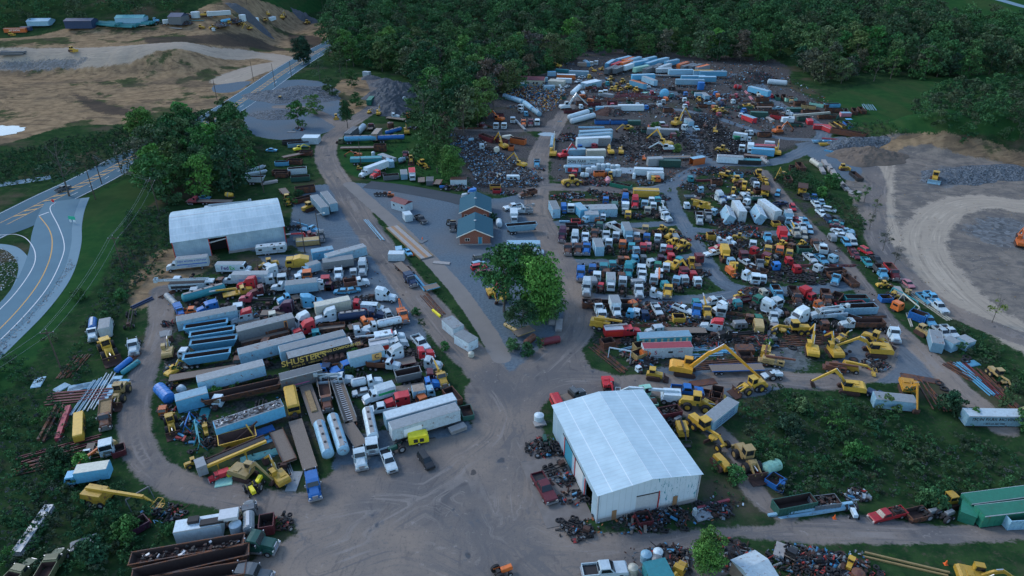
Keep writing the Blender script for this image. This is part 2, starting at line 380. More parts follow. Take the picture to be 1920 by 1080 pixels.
def tanker(L=11,r=1.05,wh=True,walk=True,z=None,n=16,**k):
    f=L/2; z=(2.15 if wh else r) if z is None else z
    P=[('tank',M().cap((-f+.3,0,z),(f-.3,0,z),r,'paint',n),0)]
    if walk:
        m=M().box(-f+.5,f-.5,-.42,.42,z+r-.06,z+r+.04,'conc')
        for i in range(3): x=-f*.5+i*f*.5; m.cyl((x,0,z+r),(x,0,z+r+.18),.26,'dark',10)
        P.append(('walkway',m,0))
    for s in(-1,0,1): P[0][1].cyl((s*f*.5-.04,0,z),(s*f*.5+.04,0,z),r+.03,'paint',n)
    if wh:
        P.append(('undercarriage',M().box(-f+.3,-f+4,-.5,.5,.7,z-r*.8,'dark').box(f-3,f-.5,-.5,.5,.9,z-r*.8,'dark'),0))
        P+=wheels([(-f+1.3,-.95),(-f+1.3,.95),(-f+2.6,-.95),(-f+2.6,.95)],.5,.5)
    else: P.append(('saddle',M().box(-f*.6,-f*.5,-r*.7,r*.7,0,z-r*.6,'dark').box(f*.5,f*.6,-r*.7,r*.7,0,z-r*.6,'dark'),0))
    return P
def flatbed(L=12,load=None,deck='wood',low=False,sides=0,wh=True,**k):
    f=L/2; z=.95 if low else 1.25
    P=[('deck',M().box(-f,f,-1.28,1.28,z-.18,z,deck).box(-f,f,-1.31,-1.26,z-.2,z+.05,'panel').box(-f,f,1.26,1.31,z-.2,z+.05,'panel'),0),
       ('frame',M().box(-f,f,-.55,-.4,z-.55,z-.15,'dark').box(-f,f,.4,.55,z-.55,z-.15,'dark'),0)]
    if sides: P.append(('side_panel',M().box(-f,f,-1.3,-1.22,z,z+sides,'panel').box(-f,f,1.22,1.3,z,z+sides,'panel').box(f-.1,f,-1.22,1.22,z,z+sides,'panel'),0))
    if load=='sand': P.append(('load',M().box(-f*.55,f*.45,-.62,.62,z,z+.35,'load',.12),0))
    if load=='chain':
        m=M().box(-f,f,-.3,.3,z+.01,z+.05,'dark')
        for i in range(int(L/.7)): x=-f+.4+i*.7; m.box(x,x+.18,-.55,.55,z+.05,z+.14,'alu')
        P.append(('conveyor',m,0)); P.append(('hopper_side',M().prism([(-f,z),(f,z),(f,z+1),(-f,z+1)],0,ys=(-1.28,-1.18),m='panel').prism([(-f,z),(f,z),(f,z+1),(-f,z+1)],0,ys=(1.18,1.28),m='panel'),0))
    if load=='drums':
        m=M()
        for i in range(4): m.cyl((-f*.7+i*f*.45,-.9,z+.65),(-f*.7+i*f*.45,.9,z+.65),.62,'rust',14)
        P.append(('cable_drum',m,0))
    if wh: P+=wheels([(-f+1.1,-.95),(-f+1.1,.95),(-f+2.3,-.95),(-f+2.3,.95)],.42,.45)
    return P
def bedtruck(L=8,bed='dump',sleep=0,**k):
    """conventional truck with dump body, flat bed, tank, tow boom, bare frame, utility body or crane"""
    f=L/2; x0=f-3.5-sleep
    P,_,h=cabparts(x0,sleep,H=2.6,w=1.1,fair=False,hood=1.7)
    P.append(('frame',chassis(-f,h-.6,bed=='bare'),0)); b=x0-.15
    if bed=='dump':
        m=opentub(M(),-f,b,1.1,1.2,1.05,2.35,.1,'panel','rust'); ribs(m,-f+.4,b-.4,1.12,1.2,1.1,2.3,4,'panel'); m.box(b-.05,b+.9,-1.1,1.1,2.35,2.45,'panel')
        P.append(('dump_body',m,1))
    if bed=='dumpfill': P.append(('dump_body',opentub(M(),-f,b,1.1,1.2,1.05,2.1,.1,'panel','load',1.8),1))
    if bed=='flat': P.append(('deck',M().box(-f,b,-1.2,1.2,1.05,1.2,'wood').box(b-.1,b,-1.2,1.2,1.2,2.0,'dark'),1))
    if bed=='tank': P.append(('tank',M().cap((-f+.4,0,1.95),(b-.3,0,1.95),.92,'paint',16).box(-f+.6,b-.6,-.25,.25,2.85,2.95,'alu'),1))
    if bed=='roll': P.append(('rails',M().box(-f-.6,b,-.5,-.35,1.05,1.25,'dark').box(-f-.6,b,.35,.5,1.05,1.25,'dark').cyl((-f+.5,-.6,1.3),(-f+.5,.6,1.3),.15,'alu').cyl((0,-.25,1.2),(b,-.25,1.35),.1,'chrome'),1))
    if bed=='util':
        m=M().box(-f,b,-1.15,-.65,.75,1.7,'paint').box(-f,b,.65,1.15,.75,1.7,'paint').box(-f,b,-.65,.65,.95,1.1,'dark')
        P.append(('utility_body',m,1))
        P.append(('boom',M().cyl((-f+.8,0,1.1),(-f+.8,0,2.4),.25,'paint').bar((-f+.8,0,2.4),(b+.6,0,2.9),.3,.35,'paint').bar((b+.6,-.2,3.1),(-f+.2,-.2,3.3),.22,.25,'paint').box(-f-.5,-f+.3,-.5,.5,2.9,3.7,'paint'),1))
    if bed=='tow':
        P.append(('deck',M().box(-f,b,-1.1,1.1,1.0,1.35,'paint'),1))
        P.append(('boom',M().bar((b-.4,-.4,1.3),(-f-1.2,-.1,3.2),.2,.3,'paint').bar((b-.4,.4,1.3),(-f-1.2,.1,3.2),.2,.3,'paint').cyl((-f-1.3,-.5,3.2),(-f-1.3,.5,3.2),.15,'dark').box(b-1.4,b-.3,-.5,.5,1.35,1.9,'dark'),1))
    if bed=='box': P.append(('body',M().box(-f,b,-1.15,1.15,1,2.7,'paint'),1))
    if bed=='crane':
        P.append(('deck',M().box(-f,b,-1.15,1.15,1.0,1.2,'paint'),1))
        P.append(('boom',M().cyl((b-.8,0,1.2),(b-.8,0,2.3),.3,'paint').bar((b-.8,0,2.4),(-f-1.5,0,3.0),.4,.5,'paint',.7).bar((-f-1.5,0,3.0),(-f-3,0,3.1),.25,.3,'alu'),1))
    return P+wheels([(h-.85,-1),(h-.85,1)],.48)+wheels([(-f+1,-.95),(-f+1,.95),(-f+2.2,-.95),(-f+2.2,.95)] if L>7.2 else [(-f+1.4,-.95),(-f+1.4,.95)],.48,.5)
def pickup(L=5.7,crew=True,fill=0,**k):
    f=L/2; c=f-1.65; b=c-(2.1 if crew else 1.5)
    P=[('body',M().prism([(-f,.55),(f,.55),(f,.95),(f-.15,1.08),(c,1.18),(b,1.2),(b,.8),(-f,.8)],.95,'paint',.9)
        .box(-f,b,-.96,-.86,.55,1.22).box(-f,b,.86,.96,.55,1.22).box(-f,-f+.08,-.9,.9,.55,1.2),0),
       ('cab',M().prism([(b,1.1),(c,1.1),(c-.1,1.2),(c-.62,1.78),(b+.25,1.82),(b,1.4)],.9,'paint',.72),0),
       ('windshield',M().prism([(c-.06,1.2),(c,1.2),(c-.56,1.76),(c-.63,1.76)],.82,'glass',.68),0),
       ('side_window',M().prism([(b+.25,1.25),(c-.35,1.25),(c-.72,1.68),(b+.35,1.7)],.89,'glass',.79).box(b-.02,b+.1,-.6,.6,1.32,1.68,'glass'),0),
       ('bed',M().box(-f+.08,b-.02,-.86,.86,.8,.86,'dark'),1),
       ('bumper',M().box(f-.02,f+.12,-.93,.93,.42,.68,'chrome').box(-f-.12,-f+.02,-.9,.9,.45,.65,'chrome'),0),
       ('headlight',M().box(f-.03,f+.02,-.88,-.55,.75,.93,'lamp'),0),('headlight',M().box(f-.03,f+.02,.55,.88,.75,.93,'lamp'),0),
       ('grille',M().box(f-.02,f+.03,-.5,.5,.7,.93,'dark'),0)]
    if fill: P.append(('scrap_load',M()._j(lump(.8,.7,1.0,1.6,20)),0)); m=P[-1][1]; m.v=[(x+(-f+b)/2,y,z) for x,y,z in m.v]
    return P+wheels([(f-.95,-.85),(f-.95,.85),(-f+1.15,-.85),(-f+1.15,.85)],.38,.24)
def car(L=4.6,suv=False,**k):
    f=L/2; h=.28 if suv else 0
    P=[('body',M().prism([(-f,.38),(f,.35),(f,.72),(f-.2,.85),(f-1.25,1.0+h/2),(-f+ (0.05 if suv else .8),1.02+h/2),(-f,.95)],.88,'paint',.8),0),
       ('cabin',M().prism([(-f+(.05 if suv else .7),.95+h/2),(f-1.1,.95+h/2),(f-1.85,1.42+h),(-f+(.35 if suv else 1.45),1.45+h)],.83,'glass',.62),0),
       ('roof',M().prism([(-f+(.3 if suv else 1.3),1.43+h),(f-1.8,1.41+h),(f-1.9,1.47+h),(-f+(.4 if suv else 1.5),1.5+h)],.66,'paint',.6),0),
       ('bumper',M().box(f-.02,f+.08,-.85,.85,.35,.55,'dark').box(-f-.08,-f+.02,-.85,.85,.38,.58,'dark'),0)]
    return P+wheels([(f-.85,-.8),(f-.85,.8),(-f+.85,-.8),(-f+.85,.8)],.34,.22)
def van(L=5.8,**k):
    f=L/2
    P=[('body',M().prism([(-f,.45),(f,.45),(f,.95),(f-.9,1.25),(f-1.5,2.05),(-f+.1,2.15),(-f,1.9)],1.0,'paint',.88),0),
       ('windshield',M().prism([(f-.86,1.28),(f-.8,1.3),(f-1.38,2.0),(f-1.45,2.0)],.85,'glass',.78),0),
       ('side_window',M().box(f-2.5,f-1.5,-.97,-.85,1.35,1.85,'glass').box(f-2.5,f-1.5,.85,.97,1.35,1.85,'glass'),0),
       ('bumper',M().box(f-.02,f+.1,-.95,.95,.4,.65,'dark'),0)]
    return P+wheels([(f-.95,-.9),(f-.95,.9),(-f+1.1,-.9),(-f+1.1,.9)],.38,.25)
def bus(L=9,**k):
    f=L/2
    m=M().prism([(-f,.7),(f-1.2,.7),(f-1.2,2.7),(-f,2.7)],1.22)
    P=[('body',m,0),('roof',M().prism([(-f-.02,2.6),(f-1.18,2.6),(f-1.3,2.95),(f-1.4,3.05),(-f+.2,3.05),(-f,2.9)],1.24,'paint',.85),0),
       ('window',M().box(-f+.3,f-1.5,-1.24,-1.2,1.85,2.45,'glass').box(-f+.3,f-1.5,1.2,1.24,1.85,2.45,'glass'),0),
       ('windshield',M().box(f-1.2,f-1.16,-1.1,1.1,1.6,2.5,'glass'),0),
       ('engine',M().box(f-1.2,f+.3,-.5,.5,.7,1.0,'dark').box(f-.9,f,-.35,.35,1.0,1.5,'dark').cyl((f-.2,-.6,1.1),(f-.2,.6,1.1),.25,'rust'),0)]
    return P+wheels([(f-.4,-1.05),(f-.4,1.05),(-f+2.2,-1.05),(-f+2.2,1.05)],.48,.3)
def loader(s=1,bucket='front',**k):
    y='paint'
    P=[('rear_body',M().prism([(-3.1,1.0),(-.3,1.0),(-.3,2.1),(-2.9,2.0),(-3.2,1.5)],.75,y,.65).box(-3.3,-3.0,-1.1,1.1,.8,1.5),0),
       ('cab',M().box(-1.0,.35,-.75,.75,1.6,2.1).box(-1.05,.4,-.8,.8,3.2,3.32).box(-1.0,-.88,-.75,-.63,2.1,3.2).box(-1.0,-.88,.63,.75,2.1,3.2).box(.2,.32,-.75,-.63,2.1,3.2).box(.2,.32,.63,.75,2.1,3.2),0),
       ('cab_glass',M().box(-.92,.24,-.7,.7,2.1,3.2,'glass'),0),
       ('front_frame',M().prism([(.2,.9),(1.9,.9),(1.7,1.9),(1.0,2.0),(.2,1.3)],.45),0),
       ('lift_arm',M().bar((1.0,-.55,1.9),(3.3,-.55,.8),.18,.4).bar((1.0,.55,1.9),(3.3,.55,.8),.18,.4).cyl((1.2,0,1.5),(2.9,0,1.4),.1,'chrome',8),0),
       ('bucket',M().prism([(3.1,.15),(4.5,.1),(4.5,.18),(3.35,.35),(3.2,1.0),(3.5,1.45),(3.35,1.5),(3.0,1.0)],1.45,'rust'),0)]
    return P+[('wheel',M().wheel(x,yy,.82,.6,rim='paint'),0) for x,yy in((1.3,-1.05),(1.3,1.05),(-1.8,-1.05),(-1.8,1.05))]
def track(m,x0,x1,y,w,h,z0=0):
    pr=[(x0+.3,z0),(x1-.3,z0),(x1,z0+h*.45),(x1-.25,z0+h),(x0+.25,z0+h),(x0,z0+h*.45)]
    return m.prism(pr,0,'rust',ys=(y-w/2,y+w/2))
def excavator(reach=1,pose='n',s=1,under=True,**k):
    y='paint'; P=[]
    if under:
        for sg in(-1,1): P.append(('track',track(M(),-2.0,2.0,sg*1.15,.55,.85),0))
    P.append(('house',M().prism([(-2.7,1.05),(1.3,1.0),(1.3,1.75),(-.2,2.0),(-2.4,2.1),(-2.8,1.8)],1.35,y,1.25).box(-2.9,-2.2,-1.3,1.3,1.0,1.75).box(-1.6,-.6,-1.0,.2,2.05,2.2,'panel'),0))
    P.append(('cab',M().box(-.25,1.35,.45,1.35,1.7,2.0).prism([(-.25,2.0),(1.4,2.0),(1.15,2.95),(-.2,3.0)],0,ys=(.45,1.35),m='glass').box(-.3,1.2,.4,1.4,2.92,3.08).box(-.3,-.12,.42,1.38,2,2.95),0))
    hh={'n':(3.0,4.3,6.2,3.0,.3),'h':(3.2,7.6,6.3,6.0,.6),'f':(3.6,3.3,7.2,2.7,.8),'u':(3.6,5.4,7.6,2.0,.4),'L':(5.0,4.9,8.8,4.3,.3)}[pose]
    ex,ez,tx,tz,bz=hh; ex*=reach;tx*=reach;ez=ez*(.6+.4*reach);
    el=Vector((ex,0,ez)); foot=Vector((.9,0,1.6)); 
    if pose=='h': tip=Vector((tx*.85,0,1.6))
    elif pose=='L': tip=Vector((tx*1.28,0,1.3))
    else: tip=Vector((tx,0,1.2))
    kn=el+(Vector((tx*.7,0,tz))-el)*.0
    P.append(('boom',M().bar(foot,foot.lerp(el,.55)+Vector((0,0,.45*reach)),.42,.7,y,.9).bar(foot.lerp(el,.52)+Vector((0,0,.42*reach)),el,.38,.62,y,.75),0))
    P.append(('stick',M().bar(el+Vector((-.35,0,.25)),tip,.32,.5,y,.7),0))
    P.append(('hydraulic_ram',M().cyl((1.1,-.3,1.3),foot.lerp(el,.5)+Vector((0,-.3,.2)),.1,'chrome',8).cyl((1.1,.3,1.3),foot.lerp(el,.5)+Vector((0,.3,.2)),.1,'chrome',8).cyl(foot.lerp(el,.55)+Vector((0,0,.9)),el+Vector((-.3,0,.5)),.1,'chrome',8),0))
    bx=tip.x
    P.append(('bucket',M().prism([(bx-1.0,.15),(bx-.2,.1),(bx+.2,.9),(bx+.1,1.4),(bx-.2,1.3),(bx-.8,.45)],.55,'rust'),0))
    return P
def dozer(blade=True,cab=True,loader=False,**k):
    P=[('track',track(M(),-1.7,1.7,s*.95,.5,1.1),0) for s in(-1,1)]
    P+=[('body',M().prism([(-1.7,.6),(2.0,.6),(2.0,1.65),(.4,1.8),(-1.6,1.6)],.62),0)]
    if cab: P+=[('cab',M().box(-1.1,.3,-.7,.7,1.6,1.9).box(-1.15,.35,-.8,.8,2.75,2.9).box(-1.1,-1,-.7,-.6,1.9,2.75).box(-1.1,-1,.6,.7,1.9,2.75).box(.2,.3,-.7,-.6,1.9,2.75).box(.2,.3,.6,.7,1.9,2.75),0),('cab_glass',M().box(-1.05,.25,-.66,.66,1.9,2.7,'glass'),0)]
    if blade:
        P+=[('blade',M().prism([(2.5,.1),(2.7,.1),(2.55,.7),(2.75,1.25),(2.6,1.25),(2.4,.7)],1.6,'panel'),1),('push_arm',M().bar((.2,-1.35,.5),(2.5,-1.35,.4),.18,.22).bar((.2,1.35,.5),(2.5,1.35,.4),.18,.22),0)]
    if loader: P+=[('bucket',M().prism([(2.3,.1),(3.5,.1),(2.7,.4),(2.5,1.2),(2.3,1.1)],1.25,'rust'),0)]
    return P
def grader(**k):
    return [('rear_body',M().prism([(-4,1.0),(-1.2,1.0),(-1.2,2.1),(-3.9,2.0)],.7),0),
     ('cab',M().box(-1.3,.2,-.8,.8,1.3,1.9).box(-1.35,.3,-.85,.85,3.15,3.3).box(-1.3,-1.2,-.8,.8,1.9,3.15),0),('cab_glass',M().box(-1.2,.15,-.76,.76,1.9,3.15,'glass'),0),
     ('front_frame',M().bar((0,0,1.6),(3.0,0,2.1),.3,.4).bar((3.0,0,2.1),(4.3,0,1.3),.3,.4).box(4.0,4.4,-.9,.9,.6,.9).bar((2.9,-.5,1.9),(2.4,-.8,.7),.15,.15).bar((2.9,.5,1.9),(2.4,.8,.7),.15,.15),0),
     ('blade',M().box(1.6,1.8,-1.9,1.9,.1,.8,'rust').cyl((1.9,0,.8),(1.9,0,1.0),.8,'paint',12),0)]+\
     [('wheel',M().wheel(x,y,.7,.42,rim='paint'),0) for x,y in((4.2,-1.05),(4.2,1.05),(-1.9,-1.05),(-1.9,1.05),(-3.4,-1.05),(-3.4,1.05))]
def haul(L=8,**k):
    return [('dump_body',M().prism([(-4,1.9),(1.2,2.2),(1.2,3.2),(3.2,3.4),(3.2,3.55),(1.0,3.6),(-4.3,3.1)],1.8,'rust',1.9).box(-3.5,1.0,-1.6,1.6,3.3,3.34,'rust'),1),
     ('cab',M().box(1.4,3.0,.1,1.5,1.9,3.3).box(2.95,3.03,.2,1.4,2.4,3.1,'glass').box(1.7,2.8,1.45,1.53,2.4,3.1,'glass'),0),
     ('hood',M().box(1.3,3.8,-1.5,.1,1.2,2.5).box(1.3,3.8,.1,1.6,1.2,1.9).box(3.75,3.85,-.9,.9,1.1,1.8,'dark'),0),
     ('frame',M().box(-3.5,3.5,-.6,.6,1,1.4,'dark'),0)]+[('wheel',M().wheel(x,y,.85,.6,rim='paint'),0) for x,y in((2.5,-1.4),(2.5,1.4),(-2.2,-1.3),(-2.2,1.3))]
def scraper(**k):
    return [('tractor_unit',M().box(2.2,5.5,-.8,.8,1.2,2.3).box(1.2,2.4,-.8,.8,1.4,3.0).box(5.3,5.6,-.9,.9,1.0,2.0),0),
     ('cab_glass',M().box(1.3,2.42,-.82,.82,2.2,2.8,'glass'),0),
     ('gooseneck',M().bar((2.2,0,2.2),(.2,0,3.0),.6,.5).bar((.2,-1.4,3.0),(-3.0,-1.4,1.6),.3,.4).bar((.2,1.4,3.0),(-3.0,1.4,1.6),.3,.4).bar((.2,-1.5,3),(.2,1.5,3),.4,.4),0),
     ('bowl',opentub(M(),-4.6,.0,1.2,1.35,.5,2.2,.12,'paint','rust'),0),('rear_body',M().box(-6,-4.5,-.9,.9,1.0,2.2),0)]+\
     [('wheel',M().wheel(x,y,.95,.65,rim='paint'),0) for x,y in((3.2,-1.3),(3.2,1.3),(-4.8,-1.4),(-4.8,1.4))]
def crane(L=9,boom=1.0,**k):
    f=L/2
    return [('carrier',M().box(-f,f-1.5,-1.2,1.2,.8,1.25),0),('cab',M().box(f-1.9,f,-1.2,0.0,.8,2.3).box(f-.05,f+.02,-1.05,-.15,1.5,2.15,'glass').box(f-1.5,f-.4,-1.22,-1.1,1.5,2.1,'glass'),0),
     ('turret',M().box(-2.4,.8,-1.0,1.0,1.25,2.3).box(-.8,.8,.35,1.15,1.5,2.9),0),('turret_glass',M().box(.0,.83,.4,1.17,2.0,2.8,'glass'),0),
     ('boom',M().bar((-1.6,0,2.6),(f-.5,0,2.9),.55,.6,'paint').bar((f-.6,0,2.9),(f+2.8*boom,0,3.0),.42,.45,'paint'),1)]+wheels([(f-1,-1.05),(f-1,1.05),(f-2.3,-1.05),(f-2.3,1.05),(-f+1.2,-1.05),(-f+1.2,1.05),(-f+2.5,-1.05),(-f+2.5,1.05)],.5,.4)
def boomlift(L=7,**k):
    return [('chassis',M().box(-1.6,1.0,-1.0,1.0,.6,1.1),0),('turret',M().prism([(-2.4,1.15),(.8,1.15),(.6,2.0),(-2.2,2.1)],1.0),0),
     ('boom',M().bar((-1.9,0,2.3),(L-2.5,0,2.1),.38,.42).bar((L-2.5,0,2.1),(L-1.2,0,1.2),.25,.3),1),
     ('basket',M().path([(L-1.2,-.9,.3),(L-1.2,.9,.3),(L-.4,.9,.3),(L-.4,-.9,.3),(L-1.2,-.9,.3)],.06,None,'paint').path([(L-1.2,-.9,1.3),(L-1.2,.9,1.3),(L-.4,.9,1.3),(L-.4,-.9,1.3),(L-1.2,-.9,1.3)],.06,None,'paint').box(L-1.2,L-.4,-.9,.9,.25,.3).bar((L-1.2,-.9,.3),(L-1.2,-.9,1.3),.06).bar((L-.4,.9,.3),(L-.4,.9,1.3),.06),1)]+wheels([(.5,-1),(.5,1),(-1.2,-1),(-1.2,1)],.5,.35)
def ladder(L=12,**k):
    f=L/2; m=M()
    for s in(-.45,.45): m.bar((f-1.5,s,3.3),(-f-3,s,3.5),.12,.35,'paint')
    for i in range(26): x=-f-2.8+i*(L+1.2)/26; m.bar((x,-.45,3.35),(x,.45,3.35),.08,.08,'paint')
    return [('body',M().box(-f,f-2.6,-1.25,1.25,.8,2.5).box(-f+.6,f-5.0,-1.27,1.27,1.1,2.0,'dark').box(-f,f-2.6,-1.1,1.1,2.45,2.52,'dark'),0),
     ('cab',M().prism([(f-2.5,.7),(f,.6),(f,1.7),(f-.12,2.8),(f-2.5,2.85)],1.25,'paint',1.18),0),('windshield',M().box(f-.06,f+.02,-1.1,1.1,1.7,2.5,'glass'),0),
     ('side_window',M().box(f-1.0,f-.3,-1.26,-1.1,1.7,2.4,'glass').box(f-1.0,f-.3,1.1,1.26,1.7,2.4,'glass').box(f-2.2,f-1.3,-1.26,-1.1,1.7,2.4,'glass').box(f-2.2,f-1.3,1.1,1.26,1.7,2.4,'glass'),0),
     ('ladder',m,0),('basket',M().box(-f-4,-f-3,-.8,.8,3.1,3.2).box(-f-4,-f-3.9,-.8,.8,3.2,4.2).box(-f-3.1,-f-3,-.8,.8,3.2,4.2).box(-f-4,-f-3,-.8,-.7,3.2,4.2).box(-f-4,-f-3,.7,.8,3.2,4.2),0)]+wheels([(f-1.2,-1.1),(f-1.2,1.1),(-f+2,-1.1),(-f+2,1.1),(-f+3.3,-1.1),(-f+3.3,1.1)],.52,.4)
def pumper(L=8,**k):
    f=L/2; q,_,h=cabparts(f-4.4,1.1,H=2.5,w=1.15,fair=False,hood=1.8)
    P=q+[('body',M().box(-f,f-4.5,-1.25,1.25,.75,2.6).box(-f+.2,f-4.7,-1.27,1.27,1.0,2.2,'red').box(-f,f-4.5,-1.0,1.0,2.58,2.7,'alu'),0),('hose_rack',M().bar((-f+.2,.8,2.85),(f-3.2,.8,2.9),.5,.15,'conc'),0)]
    return P+wheels([(h-.85,-1),(h-.85,1),(-f+1.6,-1),(-f+1.6,1)],.5,.35)
def ambulance(L=7,**k):
    f=L/2; q,_,h=cabparts(f-3.1,.0,H=2.3,w=1.0,fair=False,hood=1.5)
    star=M()
    for i in range(3):
        a=math.pi*i/3; star.bar((-.9-.5*math.cos(a),-.5*math.sin(a),2.98),(-.9+.5*math.cos(a),.5*math.sin(a),2.98),.25,.03,'ink')
    return q+[('body',M().box(-f,f-3.1,-1.18,1.18,.7,2.95,'paint').box(-f+.1,f-3.2,-1.2,1.2,1.2,1.45,'red'),0),('star_emblem',star,2),('light_bar',M().box(f-3.3,f-3.05,-.9,.9,2.95,3.1,'red'),0)]+wheels([(f-1,-.95),(f-1,.95),(-f+1.6,-.95),(-f+1.6,.95)],.42,.3)
def camper(L=8,Hb=2.9,**k):
    f=L/2
    return [('body',M().prism([(-f,.6),(f-.6,.6),(f,1.3),(f,2.4),(f-.4,Hb),(-f+.3,Hb),(-f,Hb-.3)],1.2,'panel'),0),
     ('stripe',M().box(-f+.05,f-.3,-1.22,-1.18,1.25,1.4,'ink').box(-f+.05,f-.3,1.18,1.22,1.25,1.4,'ink'),2),
     ('window',M().box(-f+.8,-f+1.8,-1.22,-1.15,1.7,2.3,'glass').box(.5,1.4,-1.22,-1.15,1.7,2.3,'glass').box(f-1.8,f-1,-1.22,-1.15,1.7,2.3,'glass'),0),
     ('roof_vent',M().box(-f+1.4,-f+2,-.3,.3,Hb,Hb+.12,'dark').box(0,.6,-.3,.3,Hb,Hb+.12,'dark').box(f-2,f-1.4,-.3,.3,Hb,Hb+.12,'dark'),0),
     ('drawbar',M().bar((f-.6,-.6,.7),(f+1.2,0,.6),.1,.12,'dark').bar((f-.6,.6,.7),(f+1.2,0,.6),.1,.12,'dark'),0)]+wheels([(-f+2.6,-1.05),(-f+2.6,1.05),(-f+3.5,-1.05),(-f+3.5,1.05)],.36,.25)
def shed(L=4.5,Hb=2.7,w=1.2,gable=0,door=True,open_=False,**k):
    f=L/2
    if open_:
        b=M().box(-f,f,-w,-w+.06,.1,Hb,'panel').box(-f,f,w-.06,w,.1,Hb,'panel').box(f-.06,f,-w+.06,w-.06,.1,Hb,'panel').box(-f,f,-w,w,.0,.1,'panel').box(-f,f-.06,-w+.06,w-.06,.1,.12,'dark')
    else: b=M().box(-f,f,-w,w,.05,Hb,'panel')
    P=[('wall',b,0)]
    if gable: P.append(('roof',M().add([(-f-.2,-w-.2,Hb),(f+.2,-w-.2,Hb),(f+.2,w+.2,Hb),(-f-.2,w+.2,Hb),(-f-.2,0,Hb+gable),(f+.2,0,Hb+gable)],[(0,1,5,4),(2,3,4,5),(1,2,5),(3,0,4),(3,2,1,0)],'panel'),1))
    else: P.append(('roof',M().box(-f-.06,f+.06,-w-.06,w+.06,Hb,Hb+.1,'panel'),1))
    if door and not open_: P.append(('door',M().box(-f-.05,-f+.01,-w+.1,-.03,.2,Hb-.15,'panel').box(-f-.05,-f+.01,.03,w-.1,.2,Hb-.15,'panel').box(-f-.08,-f-.04,-.08,.08,.4,Hb-.3,'dark'),0))
    if door and k.get('win'):
        P.append(('window',M().box(-f+1,-f+1.7,-w-.03,-w+.01,1.3,2.0,'glass').box(f-1.7,f-1,-w-.03,-w+.01,1.3,2.0,'glass').box(-f+1,-f+1.7,w-.01,w+.03,1.3,2.0,'glass').box(f-1.7,f-1,w-.01,w+.03,1.3,2.0,'glass'),0))
    return P
def bundle(L=10,n=5,gap=.32,th=.2,mat='panel',z=.0,seed=1,**k):
    r=random.Random(seed*31+n); P=[]; m=M()
    for i in range(n):
        y=(i-(n-1)/2)*gap; zz=z+(i%2)*th*.9; d=r.uniform(-.5,.5)*L*.08; e=r.uniform(-.12,.12)*min(1.5,L*.1)
        m.bar((-L/2+d,y-e,zz+th/2+.02),(L/2+d,y+e,zz+th/2+.02),th,th,mat)
    return [('beams',m,0)]
def roller(**k):
    return [('drum',M().cyl((2.0,-1.1,.8),(2.0,1.1,.8),.8,'rust',20),1),('drum_frame',M().box(.9,3.0,-1.3,-1.12,.6,1.0).box(.9,3.0,1.12,1.3,.6,1.0).box(2.85,3.05,-1.3,1.3,.6,1.0).box(.8,1.0,-1.3,1.3,.6,1.0),0),
     ('body',M().prism([(-2.6,.7),(-.2,.7),(-.2,1.7),(-2.5,1.7)],.8).box(-.3,.9,-.4,.4,.7,1.1),0),('cab',M().box(-.9,.3,-.7,.7,2.9,3.02).box(-.9,-.8,-.7,.7,1.6,2.9).box(.2,.3,-.7,-.6,1.2,2.9).box(.2,.3,.6,.7,1.2,2.9),0),('cab_glass',M().box(-.78,.2,-.64,.64,1.7,2.9,'glass'),0)]+wheels([(-1.5,-1.0),(-1.5,1.0)],.72,.5)
def ftractor(**k):
    return [('hood',M().box(.1,1.9,-.38,.38,.8,1.5,'paint',.08),0),('seat',M().box(-.7,-.2,-.35,.35,.9,1.3,'dark').box(-1.0,.1,-.9,-.6,1.0,1.2).box(-1.0,.1,.6,.9,1.0,1.2),0),('frame',M().box(-1,1.7,-.2,.2,.5,.8,'dark').cyl((1.2,-.8,.4),(1.2,.8,.4),.08,'dark'),0)]+wheels([(1.3,-.8),(1.3,.8)],.4,.2)+wheels([(-.5,-.9),(-.5,.9)],.78,.4)
def scrapheap(L=3,h=1.0,n=40,seed=1,mats=('rust','dark','dark','rust','wood','paint','cgr','dark','rust','cgr','cblue','dark','tyre','cred'),**k):
    r=random.Random(seed); m=M(); a=L/2
    if h>1.3: m.cyl((0,0,-.1),(0,0,h*.8),a*.8,'dark',12,.3)
    for i in range(n):
        t=r.uniform(0,6.28); q=math.sqrt(r.random())*a; zz=h*(1-q/a)*(.7+.4*r.random() if h>1.3 else r.random())+.15
        x,y=q*math.cos(t),q*math.sin(t)*.75
        d=Vector((r.uniform(-1,1),r.uniform(-1,1),r.uniform(-.5,.6))).normalized()*r.uniform(.25,1.3)
        c=Vector((x,y,max(zz,abs(d.z)*.5+.05)))
        u_=r.random()
        if u_<.13: m.tyre(c.x,c.y,c.z,r.uniform(.38,.6),.3,r.choice((1,2,2)),'tyre','cgr' if r.random()<.3 else None,9)
        elif u_<.32: m.cyl(c-d*.6,c+d*.6,r.uniform(.05,.28),r.choice(mats),8)
        elif u_<.45: m.bar(c-d*1.1,c+d*1.1,.1,.1,r.choice(mats))
        else: m.bar(c-d*.5,c+d*.5,r.uniform(.06,.6),r.uniform(.05,.35),r.choice(mats))
    return [('parts',m,0)]
def tyres(n=5,L=2.5,seed=1,r0=.5,rimm=None,**k):
    r=random.Random(seed); m=M()
    if n==1: m.tyre(0,0,.18,r0,.34,2,'tyre',rimm)
    else:
        for i in range(n):
            x,y=r.uniform(-L/2,L/2),r.uniform(-L/3,L/3)
            m.tyre(x,y,.18+.3*(i%3),r0*r.uniform(.85,1.1),.34,2,'tyre',rimm if i%3==0 else None)
    return [('tyre',m,0)]
